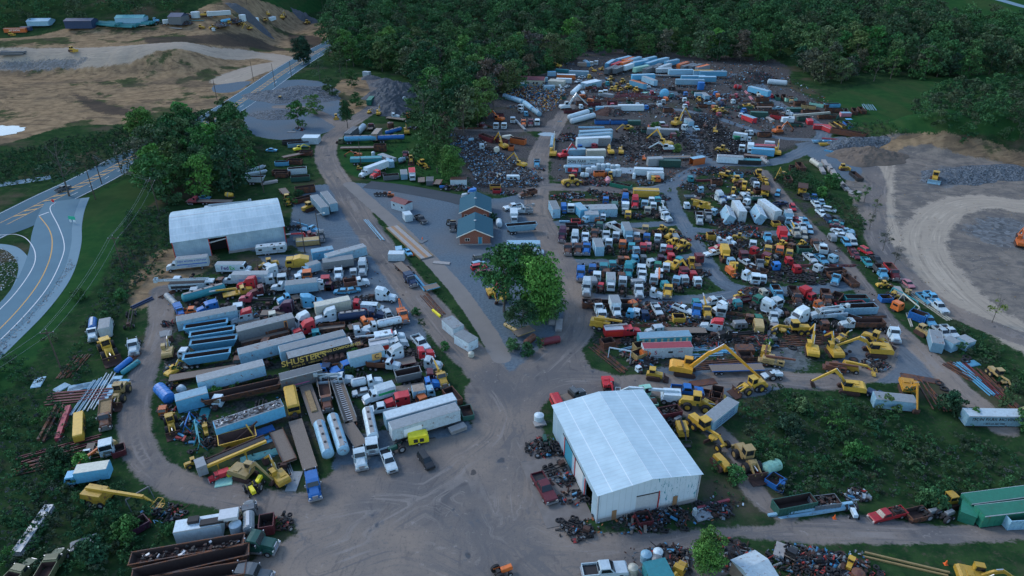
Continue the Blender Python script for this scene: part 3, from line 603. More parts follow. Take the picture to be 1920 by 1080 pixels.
def axle(**k): return [('axle',M().cyl((0,-1,.45),(0,1,.45),.12,'dark').cyl((0,-.25,.45),(0,.25,.45),.25,'rust'),0)]+wheels([(0,-1),(0,1)],.48,.3)
def chassisonly(L=6,**k): f=L/2; return [('frame',M().box(-f,f,-.45,-.3,.6,.85,'dark').box(-f,f,.3,.45,.6,.85,'dark').box(-f,-f+.2,-.45,.45,.6,.8,'dark').box(0,.2,-.3,.3,.6,.8,'dark').box(f-1.5,f-.4,-.4,.4,.8,1.5,'rust'),0)]+wheels([(f-.9,-1),(f-.9,1),(-f+1,-.95),(-f+1,.95),(-f+2.2,-.95),(-f+2.2,.95)],.5,.4)
def vtank(r=1.3,h=3,**k): return [('tank',M().cyl((0,0,.1),(0,0,h),r,'paint',20).cyl((0,0,h),(0,0,h+.35),r,'paint',20,.25),0)]
def genset(L=3.4,**k): f=L/2; return [('housing',M().prism([(-f,.5),(f,.5),(f,1.6),(f-.3,2.0),(-f+.2,2.0),(-f,1.8)],.85,'paint',.8).box(-f*.5,-f*.1,-.88,.88,.8,1.5,'dark').box(f*.1,f*.5,-.88,.88,.8,1.5,'dark'),0),('drawbar',M().bar((f,0,.5),(f+1.2,0,.4),.12,.12,'dark'),0)]+wheels([(0,-.8),(0,.8)],.34,.22)
def slabs(L=3,n=4,**k):
    m=M(); r=random.Random(int(L*10)+n)
    for i in range(n): d=r.uniform(-.15,.15); m.box(-L/2+d,L/2+d,-.8+d,.8+d,.02+i*.26,.24+i*.26,k.get('mat','conc'))
    return [('slabs',m,0)]
def mixer(**k): return [('drum',M().cyl((-2.2,0,2.2),(-.6,0,1.9),1.0,'paint',16,1.3).cyl((-.6,0,1.9),(1.6,0,1.8),1.3,'paint',16,.9),0),('band',M().cyl((-.9,0,1.95),(-.5,0,1.9),1.34,'ink',16),2),('frame',M().box(-2.4,2.2,-.6,.6,.3,.8,'dark'),0)]
def aframe(L=5,**k): f=L/2; return [('frame',M().bar((-f,0,2.2),(f,0,2.2),.2,.25,'paint').bar((-f,0,2.2),(-f,-1,0),.14).bar((-f,0,2.2),(-f,1,0),.14).bar((f,0,2.2),(f,-1,0),.14).bar((f,0,2.2),(f,1,0),.14),0)]
def boat(L=5,**k):
    f=L/2; return [('hull',opentub(M(),-f,f,.6,1.0,.3,1.2,.12,'paint','paint',.6,.6),0)]
def trommel(L=16,**k):
    f=L/2; m=M().bar((-f,-.9,2.2),(f,-.9,2.9),.5,.5,'paint').bar((-f,.9,2.2),(f,.9,2.9),.2,.6,'rust')
    for i in range(14):
        x=-f+L*(i+.5)/14; m.bar((x,-.9,2.2+.7*(i+.5)/14),(x,.9,2.3+.7*(i+.5)/14),.12,.12,'rust')
    return [('conveyor_frame',m,0),('belt',M().bar((-f,0,2.4),(f,0,3.1),1.0,.12,'dark'),0),('head',M().box(-f-1.5,-f+.2,-1.3,1.3,.8,3.0,'panel'),2),('support_leg',M().bar((-f+2,-.9,2.3),(-f+2,-.9,0),.2).bar((-f+2,.9,2.3),(-f+2,.9,0),.2).bar((f-4,-.9,2.6),(f-4,-.9,0),.2).bar((f-4,.9,2.6),(f-4,.9,0),.2),0)]
def digesterplate(L=3,**k): return [('plate',M().box(-L/2,L/2,-1,1,.05,.12,'panel').box(-L/2+.2,L/2-.1,-.9,1.05,.12,.18,'panel'),0)]
def hopper(L=5,**k): return [('hopper',opentub(M(),-L/2,L/2,.6,1.7,.4,2.4,.15,'paint','rust',.6,1.4).bar((-L/2,-1.5,.2),(L/2+.6,1.5,3.2),.25,.3,'rust').bar((L/2,-1.5,.4),(L/2-1.5,1.0,3.6),.2,.2,'paint'),0)]
def sweeper(**k): return [('chassis',M().box(-2.6,2.2,-.9,.9,.6,1.0),0),('cab',M().prism([(.6,1),(2.4,1),(2.4,1.8),(2.1,2.7),(.6,2.75)],1.05,'paint',.95),0),('windshield',M().box(2.2,2.36,-.85,.85,1.75,2.4,'glass').box(.9,2.0,-1.05,1.05,1.8,2.4,'glass'),0),('body',M().prism([(-2.7,1),(.5,1),(.5,2.7),(-1.0,3.0),(-2.9,2.4)],1.1),0)]+wheels([(1.6,-.9),(1.6,.9),(-1.8,-.9),(-1.8,.9)],.48,.35)
# code: (object name, phrase, category, builder, defaults, reference height for pixel placement)
K={
'tr':('semi_tractor','sleeper cab semi tractor','semi tractor',tractor,dict(),1.9),
'dc':('day_cab_tractor','day cab semi tractor','semi tractor',tractor,dict(sleep=.3,fair=False),1.7),
'co':('cabover_truck','cabover truck','truck',cabover,dict(),1.8),
'lc':('truck_cab','loose truck cab','truck cab',loosecab,dict(),1.2),
'bt':('box_truck','box truck','box truck',boxtruck,dict(),2.2),
'bo':('box_truck','cab-over box truck','box truck',boxtruck,dict(over=True,L=7),2.0),
'sv':('delivery_van','parcel delivery van','delivery van',boxtruck,dict(step=True,L=8),1.6),
'tl':('semi_trailer','box semi trailer','trailer',trailer,dict(),4.05),
'tR':('semi_trailer','ribbed box semi trailer','trailer',trailer,dict(ribs=1),4.05),
'ct':('storage_container','storage container','container',trailer,dict(wheelsx=False,Hb=2.75,L=8,ribs=1),2.75),
'cb':('truck_box','truck box body on the ground','truck body',trailer,dict(wheelsx=False,Hb=2.5,L=5.5),2.5),
'db':('dump_trailer','open dump trailer','dump trailer',gondola,dict(),2.9),
'ds':('dumpster','roll-off dumpster','dumpster',dumpster,dict(),1.9),
'dl':('dumpster','lidded dumpster','dumpster',dumpster,dict(closed=True),1.95),
'tk':('tanker_trailer','tanker trailer','tanker',tanker,dict(),2.2),
'cy':('steel_tank','steel tank lying down','tank',tanker,dict(wh=False,walk=False,r=1.1),1.1),
'fb':('flatbed_trailer','flatbed trailer','flatbed',flatbed,dict(),1.25),
'dt':('dump_truck','dump truck','dump truck',bedtruck,dict(bed='dump'),1.6),
'df':('dump_truck','loaded dump truck','dump truck',bedtruck,dict(bed='dumpfill'),1.6),
'ft':('flatbed_truck','flatbed truck','flatbed truck',bedtruck,dict(bed='flat'),1.5),
'tt':('tank_truck','tank truck','tank truck',bedtruck,dict(bed='tank'),1.8),
'rt':('rail_truck','roll-off truck with bare rails','truck',bedtruck,dict(bed='roll',L=9),1.5),
'ut':('utility_truck','utility bucket truck','utility truck',bedtruck,dict(bed='util',L=7),1.8),
'wt':('tow_truck','tow truck with rear boom','tow truck',bedtruck,dict(bed='tow',L=7),1.6),
'bb':('service_truck','service body truck','truck',bedtruck,dict(bed='box',L=7),1.6),
'kt':('crane_truck','boom crane truck','crane truck',bedtruck,dict(bed='crane',L=9),1.8),
'pu':('pickup_truck','pickup truck','pickup',pickup,dict(),1.0),
'ps':('pickup_truck','pickup truck with scrap in its bed','pickup',pickup,dict(fill=1),1.0),
'ca':('parked_car','car','car',car,dict(),.8),
'su':('suv','SUV','car',car,dict(suv=True),.9),
'va':('cargo_van','cargo van','van',van,dict(),1.1),
'bu':('school_bus','school bus without its hood','bus',bus,dict(),2.8),
'wl':('wheel_loader','wheel loader','loader',loader,dict(),1.6),
'ex':('excavator','excavator','excavator',excavator,dict(),1.5),
'bz':('bulldozer','bulldozer','bulldozer',dozer,dict(),1.2),
'tl2':('track_loader','crawler loader','loader',dozer,dict(blade=False,loader=True),1.2),
'gr':('motor_grader','motor grader','grader',grader,dict(),1.5),
'ht':('haul_truck','off-road haul truck with rusty bed','haul truck',haul,dict(),2.0),
'sp':('scraper','earthmoving scraper','scraper',scraper,dict(),1.6),
'cr':('mobile_crane','mobile crane','crane',crane,dict(),1.8),
'bl':('boom_lift','boom lift','lift',boomlift,dict(),1.6),
'la':('ladder_truck','aerial ladder fire truck','fire truck',ladder,dict(),2.0),
'pf':('fire_truck','pumper fire truck','fire truck',pumper,dict(),1.8),
'am':('ambulance','box ambulance','ambulance',ambulance,dict(),1.8),
'cp':('travel_trailer','travel trailer','camper',camper,dict(),1.8),
'sh':('storage_shed','storage shed','shed',shed,dict(),2.7),
'sg':('small_building','small gabled building','building',shed,dict(gable=1.0,win=1),2.8),
'so':('open_container','open-ended storage box','container',shed,dict(open_=True,L=5.5,Hb=2.5),2.5),
'be':('steel_beams','bundle of long steel beams','steel beams',bundle,dict(),.3),
'pi':('pipe_bundle','bundle of pipes','pipes',bundle,dict(th=.35,gap=.5),.3),
'ro':('road_roller','drum roller','roller',roller,dict(),1.2),
'fa':('farm_tractor','farm tractor','farm tractor',ftractor,dict(),1.0),
'sc':('scrap_pile','pile of mixed scrap parts','scrap pile',scrapheap,dict(),.5),
'ty':('tyre_pile','pile of old tyres','tyres',tyres,dict(),.4),
't1':('tyre','single old tyre','tyre',tyres,dict(n=1),.2),
'tg':('giant_tyre','giant earthmover tyre','tyre',tyres,dict(n=1,r0=1.0),.3),
'ax':('truck_axle','loose truck axle with wheels','axle',axle,dict(),.5),
'fr':('truck_chassis','stripped truck chassis','chassis',chassisonly,dict(),.8),
'vt':('upright_tank','upright round tank','tank',vtank,dict(),1.8),
'ge':('generator_trailer','towable generator','generator',genset,dict(),1.2),
'sl':('concrete_slabs','stack of flat concrete slabs','slabs',slabs,dict(),.6),
'mx':('mixer_drum','concrete mixer drum','mixer drum',mixer,dict(),1.8),
'af':('a_frame','gantry frame','gantry',aframe,dict(),1.2),
'bo2':('boat_hull','boat hull','boat',boat,dict(),.8),
'tm':('conveyor','long truss conveyor','conveyor',trommel,dict(),2.6),
'pl':('sheet_metal','flat metal sheet','sheet metal',digesterplate,dict(),.1),
'ho':('scrap_hopper','rusty crusher hopper','hopper',hopper,dict(),1.5),
'sw':('sweeper_truck','street sweeper truck','sweeper',sweeper,dict(),1.7),
}
PLACED=[]; CACHE={}; BYID={}
def facing_side(p,th):
    n=Vector((-math.sin(th),math.cos(th),0)); v=Vector((0,0,CH))-p
    return 1 if n.dot(v)>0 else -1
def text_mesh(s,size,bold=False):
    k=('txt',s,size,bold)
    if k not in CACHE:
        c=bpy.data.curves.new('lettering','FONT'); c.body=s; c.size=size; c.extrude=.008; c.align_x='CENTER'; c.align_y='CENTER'
        if bold: c.offset=.018*size; 
        o=bpy.data.objects.new('lettering',c); col.objects.link(o)
        dg=bpy.context.evaluated_depsgraph_get(); me=bpy.data.meshes.new_from_object(o.evaluated_get(dg)); me.materials.clear(); me.materials.append(MT['ink'])
        bpy.data.objects.remove(o); CACHE[k]=me
    return CACHE[k]
def letter(root,s,size,color,x,z,side,w=1.3,bold=False,name='lettering'):
    rot=(R(90),0,R(180) if side>0 else 0)
    return link(name,text_mesh(s,size,bold),root,(x,side*(w+.02),z),rot,tuple(color)+(1,))
def patch(root,x0,x1,z0,z1,color,side,w=1.3,name='painted_panel'):
    return link(name,M().box(x0,x1,-.012,.012,z0,z1,'ink').mesh(name),root,(0,side*(w+.0),0),(0,0,0),tuple(color)+(1,))
NEARY=430
def place(code,x,y,th,cols,opt,px,py,label=None,zone=''):
    name,phrase,cat,fn,dfl,zc=K[code]
    o=dict(dfl); o.update(opt); o_id=o.pop('id',None)
    wear=o.pop('wear',None); slp=o.pop('scale',1.0)
    if code=='lc': slp=.92*(1+(slp-1)*(.2 if slp>1 else 1))
    if code in('wl','ex','bz','gr','tl2'): slp*=.9
    tilt=o.pop('tilt',0); lift=o.pop('lift',0); join=o.pop('join',False)
    cols=(list(cols)+['S','B'])[:3] if len(cols)>1 else [cols[0],cols[0],cols[0]]
    key=(code,)+tuple(sorted((a,(round(b,1) if isinstance(b,float) else b)) for a,b in o.items()))
    if key not in CACHE: CACHE[key]=[(n,m,s) for n,m,s in fn(**o)]
    parts=CACHE[key]
    pos=Vector((x,y,H1(x,y)+lift))
    r=random.Random(int(px*7+py*13))
    def colr(i,main=True):
        c,_=COL[cols[i]]; k=r.uniform(.68,1.12)
        a=wear if wear is not None else r.choice((.85,.75,.66,.56))
        if cols[i] in 'Uu': a=.25
        return (c[0]*k,c[1]*k,c[2]*k,1-(1-a)*.8)
    idk=o_id
    near=(py>NEARY or idk) and len(parts)>1 and not join
    rotv=(R(tilt),0,th)
    if near:
        root=link(name,None,None,pos,rotv,scale=(slp,)*3); root.empty_display_size=.5
        cc=[colr(0),colr(1),colr(2)]
        for i,(n,m,s) in enumerate(parts):
            mk=key+('m',i)
            if mk not in CACHE: CACHE[mk]=m.mesh(n)
            link(n,CACHE[mk],root,color=cc[s])
    else:
        mk=key+('far',)
        if mk not in CACHE:
            g={}
            for n,m,s in parts:
                hascol=any(q in('paint','panel','ink') for q in m.m)
                s2=s if hascol else 0
                g.setdefault(s2,[n,M()])[1]._j(m)
            CACHE[mk]={s:(n,mm.mesh(n)) for s,(n,mm) in g.items()}
        g=CACHE[mk]; k0=0 if 0 in g else min(g)
        root=link(name,g[k0][1],None,pos,rotv,color=colr(k0),scale=(slp,)*3)
        for s,(n,me) in g.items():
            if s!=k0: link(n,me,root,color=colr(s))
    root['category']=cat; root['kind']='thing'
    if idk: BYID[idk]=(root,pos,th,o.get('L',8))
    PLACED.append(dict(o=root,code=code,phrase=phrase,cat=cat,col=COL[cols[0]][1],cols=cols,px=px,py=py,zone=zone,label=label,th=th,pos=pos,L=o.get('L'),tx=opt))
    return root
def head(px,py,ang,z):
    P=at(px,py,z); Q=at(px+10*math.cos(R(ang)),py-10*math.sin(R(ang)),z)
    return P,math.atan2(Q.y-P.y,Q.x-P.x)
BLOCK=None
def items(ox,oy,s,zone,text):
    for ln in text.strip().split('\n'):
        ln=ln.strip()
        if not ln or ln[0]=='#': continue
        lab=None
        if '|' in ln: ln,lab=ln.split('|'); lab=lab.strip()
        w=ln.split(); code=w[0]; nums=[];i=1
        while i<len(w) and (w[i].lstrip('-').replace('.','').isdigit()): nums.append(float(w[i])); i+=1
        cols=w[i] if i<len(w) else 'S'; opt={}
        for t in w[i+1:]:
            a,b=t.split('='); 
            try: b=float(b); b=int(b) if (b==int(b) and a in('n','seed','fill')) else b
            except ValueError: pass
            opt[a]=b
        z=K[code][5]
        if 'Hb' in opt and code in('tl','tR','ct','cb','sh','so','sg'): z=opt['Hb']
        if len(nums)==4:
            x1,y1,x2,y2=nums; p1=(ox+x1/s,oy+y1/s); p2=(ox+x2/s,oy+y2/s)
            A=at(*p1,z);B_=at(*p2,z); th=math.atan2(B_.y-A.y,B_.x-A.x); P=(A+B_)/2; L=(B_-A).length
            if 'L' not in opt and code not in('wl','gr','sp','ht','ex','bz','la0'): opt['L']=round(L,1)
            px,py=(p1[0]+p2[0])/2,(p1[1]+p2[1])/2
        else:
            px,py=ox+nums[0]/s,oy+nums[1]/s; P,th=head(px,py,nums[2],z)
        place(code,P.x,P.y,th,cols,opt,px,py,lab,zone)
# ---------------- ground sheet with soil masks ----------------
def axis(segs):
    out=[segs[0][0]]
    for a,b,st0,st1 in segs:
        v=a
        while v<b-1e-6:
            t=(v-a)/(b-a); v+=st0+(st1-st0)*t; out.append(min(v,b))
    return np.unique(np.round(out,3))
gx=axis([(-1500,-500,60,14),(-500,-180,9,1.6),(-180,230,1.1,1.1),(230,620,1.6,10),(620,1800,14,60)])
gy=axis([(-160,40,20,2),(40,260,1.0,1.0),(260,520,1.2,2.4),(520,900,3,10),(900,2600,15,90)])
GX,GY=np.meshgrid(gx,gy); GZ=H(GX,GY)
nx,ny=len(gx),len(gy)
P2=np.stack([GX.ravel(),GY.ravel()],1)
def g2(pts): return np.array([tuple(at(a,b))[:2] for a,b in pts])
def seg_dist(P,a,b):
    d=b-a; t=np.clip(((P-a)@d)/(d@d+1e-9),0,1); return np.hypot(*(P-(a+t[:,None]*d)).T)
def poly_sd(P,V):
    ins=np.zeros(len(P),bool); D=np.full(len(P),1e9)
    for i in range(len(V)):
        a,b=V[i],V[(i+1)%len(V)]
        c=((a[1]>P[:,1])!=(b[1]>P[:,1]))
        with np.errstate(divide='ignore',invalid='ignore'):
            xi=(b[0]-a[0])*(P[:,1]-a[1])/(b[1]-a[1])+a[0]
        ins^=c&(P[:,0]<xi); D=np.minimum(D,seg_dist(P,a,b))
    return np.where(ins,D,-D)
def smoothline(V,k=5):
    V=np.asarray(V,float); out=[]
    for i in range(len(V)-1):
        p0=V[max(i-1,0)];p1=V[i];p2=V[i+1];p3=V[min(i+2,len(V)-1)]
        for j in range(k):
            t=j/k; out.append(.5*((2*p1)+(-p0+p2)*t+(2*p0-5*p1+4*p2-p3)*t*t+(-p0+3*p1-3*p2+p3)*t**3))
    out.append(V[-1]); return np.array(out)
def line_sd(P,V,w):
    D=np.full(len(P),1e9)
    for a,b in zip(V[:-1],V[1:]): D=np.minimum(D,seg_dist(P,a,b))
    return w/2-D
YARD=[(900,700),(1000,700),(1075,640),(1110,690),(1180,705),(1235,700),(1300,720),(1235,742),(1130,740),(1035,745),(1005,800),(1020,900),(1060,980),(1150,1000),(1440,985),(1600,965),(1750,985),(1930,985),(1930,1010),(1560,1020),(1340,1010),(1330,1090),(480,1090),(560,1000),(530,960),(600,905),(650,870),(720,880),(760,830),(880,810),(870,750),(880,720)]
DIRT_L=[((700,150),(712,190),(655,232),(618,262),(612,300),(645,355),(690,430),(745,505),(800,575),(860,645),(915,700),(960,760),(985,860)),9],\
 [((1045,228),(1012,290),(1008,350),(1008,400),(1042,470),(1078,540),(1085,610),(1045,660),(990,710)),8.5],\
 [((1110,150),(1080,180),(1050,225)),7],[((1045,240),(960,245),(880,242),(812,238)),4.5],[((1012,350),(1100,352),(1180,358)),7],\
 [((302,545),(300,620),(268,700),(252,780),(268,855),(330,905),(430,930),(520,945),(600,950)),6],\
 [((1428,322),(1490,400),(1560,470),(1610,530),(1660,600),(1730,660),(1800,730),(1880,800)),5.5],\
 [((1660,600),(1650,680),(1560,715),(1440,710),(1330,715)),6],\
 [((1470,965),(1420,930),(1390,860),(1330,800),(1290,770),(1230,720)),4.5],[((640,235),(580,205),(520,200)),6],[((1600,270),(1640,330),(1640,400),(1650,460),(1720,540),(1800,590),(1930,640)),7]
GRAV_L=[((1180,358),(1250,350),(1330,308),(1440,306),(1510,280),(1545,250),(1510,220),(1450,190),(1415,150),(1380,140)),6.5],\
 [((1255,355),(1268,395),(1300,450),(1345,520),(1400,545),(1500,545),(1590,535)),5],[((1045,418),(1150,424),(1262,418)),4],[((1062,490),(1180,492),(1320,480)),4],\
 [((1088,556),(1200,562),(1320,560),(1400,545)),4.5],[((1290,428),(1400,440),(1520,430)),3.6],[((1230,200),(1320,214),(1400,240),(1460,258),(1520,262)),4],[((1330,310),(1300,260),(1290,240)),5],\
 [((485,465),(560,450),(640,440),(680,440)),5],[((1110,150),(1180,160),(1260,175)),9]
GRAV_P=[[(650,342),(760,350),(880,368),(940,372),(1000,360),(1000,420),(1040,480),(1060,560),(1060,640),(985,700),(940,700),(905,640),(850,545),(800,470),(720,400)],
 [(455,225),(480,175),(540,150),(620,160),(640,230),(560,260),(480,255)],[(560,350),(640,350),(680,420),(690,480),(560,470),(545,420)],
 [(480,480),(700,480),(760,560),(800,640),(700,610),(600,560)],[(640,820),(880,790),(870,880),(640,900)],[(1490,270),(1580,255),(1620,300),(1600,340),(1540,310)],[(400,160),(470,152),(440,172),(400,172)],[(1300,740),(1230,690),(1450,690),(1480,720),(1400,745)],[(1650,600),(1700,620),(1760,690),(1700,720),(1560,690)]]
SOIL_P=[[(830,245),(930,240),(1010,260),(1005,350),(900,360),(850,300)],[(890,180),(1040,130),(1100,90),(1450,110),(1480,160),(1600,220),(1500,280),(1300,330),(1180,340),(1040,330),(1030,250),(920,240)],
 [(1040,290),(1300,290),(1290,345),(1180,340),(1040,340)],[(1000,790),(1070,780),(1100,900),(1060,930),(1000,880)],[(300,500),(680,470),(800,620),(850,740),(700,820),(560,860),(360,860),(290,720)],
 [(1040,385),(1230,360),(1260,410),(1040,415)],[(1280,320),(1430,310),(1520,420),(1300,420)],[(1060,430),(1280,430),(1290,478),(1060,480)],[(1090,500),(1310,480),(1330,545),(1100,550)],[(1310,450),(1560,440),(1620,530),(1400,540)],[(1100,570),(1400,560),(1650,550),(1640,640),(1450,700),(1130,690)],
 [(1270,340),(1500,360),(1560,430),(1300,415)],[(1100,985),(1140,970),(1330,925),(1400,950),(1320,990),(1080,1010)]]
BACK_P=[[(890,180),(1040,130),(1100,90),(1450,110),(1480,160),(1560,215),(1500,270),(1300,330),(1180,340),(1040,330),(1030,250),(920,240)],[(830,245),(930,240),(1010,260),(1005,350),(900,360),(850,300)],[(1040,290),(1300,290),(1290,345),(1180,340),(1040,340)]]
PIT_P=[[(1570,290),(1625,262),(1700,250),(1800,258),(1930,290),(2200,350),(2200,760),(1930,655),(1800,590),(1700,520),(1640,450),(1600,380)]]
DARK_P=[[(270,70),(380,66),(490,74),(540,95),(480,90),(400,84),(290,86)],[(540,60),(600,70),(590,100),(550,95)],[(130,170),(220,200),(260,215),(180,210)]]
TAN_P=[[(-300,95),(0,72),(130,52),(330,42),(560,28),(632,38),(590,92),(540,125),(455,190),(380,205),(345,218),(250,232),(120,238),(0,272),(-300,330)],
 [(1618,272),(1700,250),(1800,256),(1930,288),(2200,350),(2200,385),(1930,318),(1800,288),(1700,274),(1640,296)],[(395,470),(300,470),(240,540),(255,580),(300,560),(400,500)],[(640,150),(705,145),(720,190),(650,215),(620,180)]]
SAND_L=[((302,545),(300,620),(266,700),(250,780),(262,850),(320,900),(400,925)),2.6],[((2100,385),(1930,388),(1850,378),(1780,390),(1738,430),(1740,480),(1790,545),(1860,600),(1960,655)),13],[((-200,118),(0,112),(130,105),(250,95),(400,98),(480,103),(540,112)),17],[((430,150),(480,130),(540,118)),22],[((1655,300),(1650,380),(1665,450)),9]
ROCK_P=[[(1725,330),(1760,312),(1800,318),(1790,348),(1740,352)],[(470,205),(490,175),(560,155),(612,165),(600,195),(540,190),(530,215),(500,230),(470,225)],[(0,115),(150,108),(140,128),(0,132)],[(1800,430),(1850,405),(1925,420),(1925,470),(1850,455)],[(1430,650),(1500,640),(1520,690),(1450,700)]]
LAWN_P=[[(130,390),(250,330),(300,360),(240,430),(190,520),(120,600),(60,680),(0,740),(-200,850),(-200,700),(0,650),(100,560),(145,450)],[(1540,185),(1700,150),(2300,130),(2300,320),(1930,262),(1700,250),(1620,240)],[(1640,0),(1950,-20),(2300,-20),(2300,70),(1930,55),(1800,30),(1700,10)],[(540,-12),(620,-12),(620,18),(440,22)],[(640,260),(820,250),(850,340),(700,340),(640,310)],[(-200,-20),(110,-20),(110,10),(-200,20)]]
CONC_L=[((655,345),(700,385),(745,425),(800,480),(855,540),(905,610),(940,670)),4.6]
def mask(polys=(),lines=(),soft=3.0):
    v=np.full(len(P2),-99.0)
    for p in polys: v=np.maximum(v,poly_sd(P2,smoothline(list(g2(p))+[g2(p)[0]],3)))
    for l,w in lines: v=np.maximum(v,line_sd(P2,smoothline(g2(l),4),w))
    return np.clip(v/soft,-1,1)*.5+.5
masks={'dirt':mask([YARD],DIRT_L),'grav':mask(GRAV_P,GRAV_L,2.5),'soil':mask(SOIL_P,(),6),'tan':mask(TAN_P,(),6),'sand':mask((),SAND_L,4),'rock':mask(ROCK_P,(),4),'lawn':mask(LAWN_P,(),8),'back':mask(BACK_P,(),6),'darks':mask(DARK_P,(),5),'pit':mask(PIT_P,(),5),'conc':mask((),(CONC_L,),2.2)}
RUTS=[l for l,w in DIRT_L]+[l for l,w in GRAV_L]+[l for l,w in SAND_L]+[((1000,690),(965,790),(945,900),(965,1010),(1060,1100)),((690,1000),(860,900),(960,820),(1010,740)),((560,960),(700,930),(840,960),(930,1100)),((980,960),(1100,1010),(1300,1020),(1500,1000),(1700,1005),(1930,1000)),((930,1000),(1000,960),(1010,880),(985,780),(1040,720),(1140,715)),((880,880),(940,1000),(1060,1040),(1180,1030),(1400,990)),((600,1060),(760,1010),(900,1060)),((1640,560),(1700,650),(1760,700),(1850,770))]
lat=np.full(len(P2),99.0)
for l in RUTS:
    V_=smoothline(g2(l),4)
    for a_,b_ in zip(V_[:-1],V_[1:]): lat=np.minimum(lat,seg_dist(P2,a_,b_))
masks['lat']=np.clip(lat,0,40)
me=bpy.data.meshes.new('ground')
idx=np.arange(nx*ny).reshape(ny,nx)
q=np.stack([idx[:-1,:-1],idx[:-1,1:],idx[1:,1:],idx[1:,:-1]],-1).reshape(-1,4)
me.vertices.add(nx*ny); me.vertices.foreach_set('co',np.stack([GX,GY,GZ],-1).ravel())
me.loops.add(q.size); me.loops.foreach_set('vertex_index',q.ravel().astype(np.int32))
me.polygons.add(len(q)); me.polygons.foreach_set('loop_start',np.arange(0,q.size,4,dtype=np.int32)); me.polygons.foreach_set('loop_total',np.full(len(q),4,np.int32))
me.update(calc_edges=True); me.polygons.foreach_set('use_smooth',np.ones(len(q),bool))
for k,v in masks.items():
    a=me.attributes.new(k,'FLOAT','POINT'); a.data.foreach_set('value',v.astype(np.float32))
n=NT('ground_soil'); g=n.geo()
def atr(k): return n.new('Attribute',attribute_name=k).outputs['Fac']
nb=n.noise(.035,g,6,.6); nm=n.noise(.22,g,6,.65); nf=n.noise(1.6,g,5,.65); nv=n.noise(7,g,3,.6); nl=n.noise(.012,g,4,.5)
gr=n.mix(n.ramp(nm,.35,.68),(.011,.034,.014),(.028,.060,.022))
gr=n.mix(n.ramp(nf,.50,.75),gr,(.040,.048,.030))
gr=n.mix(n.math('MULTIPLY',n.ramp(nb,.52,.66),.75),gr,(.085,.066,.050))
gr=n.mix(n.math('MULTIPLY',n.ramp(nv,.5,.7),.35),gr,(.020,.032,.012))
lawn=n.mix(n.ramp(nm,.3,.7),(.014,.052,.018),(.026,.070,.022)); lawn=n.mix(n.math('MULTIPLY',n.ramp(nl,.5,.62),.5),lawn,(.030,.052,.022))
def lay(base,c,key,amp=.5,lo=.46,hi=.54,k=None):
    a=n.math('ADD',atr(key),n.math('MULTIPLY',n.math('SUBTRACT',n.math('ADD',n.math('MULTIPLY',nm,.6),n.math('MULTIPLY',nf,.4)),.5),amp*2))
    f=n.ramp(a,lo,hi)
    if k is not None: f=n.math('MULTIPLY',f,k)
    return n.mix(f,base,c)
soil=n.mix(n.ramp(nf,.38,.62),(.026,.027,.030),(.070,.068,.068)); soil=n.mix(n.ramp(nm,.44,.54),soil,gr)
tan=n.mix(n.ramp(nm,.3,.7),(.155,.110,.068),(.285,.200,.118)); tan=n.mix(n.math('MULTIPLY',n.ramp(nb,.50,.62),.6),tan,(.095,.075,.055)); tan=n.mix(n.math('MULTIPLY',n.ramp(n.noise(.5,n.scale(g,(.25,1.6,.6)),5,.6),.52,.70),.45),tan,(.28,.21,.13)); tan=n.mix(n.math('MULTIPLY',n.ramp(n.noise(.03,g,6,.65),.54,.60),.85),tan,gr)
tan=n.mix(n.math('MULTIPLY',n.ramp(nf,.55,.75),.4),tan,(.10,.072,.05))
sand=n.mix(n.noise(.9,n.scale(g,(.35,1.4,1)),5,.6),(.23,.195,.16),(.36,.31,.245))
vor=n.new('TexVoronoi',feature='F1'); vor.inputs['Scale'].default_value=.85; n.link(g,vor.inputs['Vector'])
rock=n.mix(vor.outputs['Color'],(.045,.055,.062),(.165,.185,.20))
grav=n.mix(n.ramp(nf,.3,.7),(.075,.105,.135),(.115,.155,.185)); grav=n.mix(n.math('MULTIPLY',n.ramp(nb,.45,.65),.55),grav,(.13,.135,.14))
grav=n.mix(n.math('MULTIPLY',n.ramp(nv,.56,.72),.35),grav,(.17,.21,.24))
dirt=n.mix(n.ramp(nb,.35,.65),(.114,.110,.110),(.225,.185,.152)); dirt=n.mix(n.math('MULTIPLY',n.ramp(nf,.5,.75),.45),dirt,(.085,.085,.09)); dirt=n.mix(n.math('MULTIPLY',n.ramp(nl,.45,.6),.4),dirt,(.108,.106,.108))
wv=n.noise(.35,n.scale(g,(1,.22,1)),6,.7,dist=2.2); dirt=n.mix(n.math('MULTIPLY',n.ramp(wv,.55,.68),.45),dirt,(.075,.072,.075)); dirt=n.mix(n.math('MULTIPLY',n.ramp(wv,.30,.40),.0),dirt,(.25,.22,.19))
dirt=n.mix(n.math('MULTIPLY',n.ramp(n.noise(.11,g,3,.5,dist=1),.62,.72),.5),dirt,(.06,.062,.068))
lat=atr('lat'); cxy=n.new('CombineXYZ'); n.link(lat,cxy.inputs[0]); sp=n.new('SeparateXYZ'); n.link(g,sp.inputs[0])
n.link(n.math('MULTIPLY',sp.outputs[0],.05),cxy.inputs[1]); n.link(n.math('MULTIPLY',sp.outputs[1],.05),cxy.inputs[2])
rut=n.noise(1.25,cxy.outputs[0],4,.6); rf=n.math('MULTIPLY',n.math('MULTIPLY',n.math('SUBTRACT',1,n.ramp(lat,2.5,8)),.6),n.ramp(n.noise(.09,g,4,.6),.33,.55))
lt=n.math('MULTIPLY',n.ramp(rut,.53,.64),rf); dk_=n.math('MULTIPLY',n.math('SUBTRACT',1,n.ramp(rut,.38,.47)),rf)
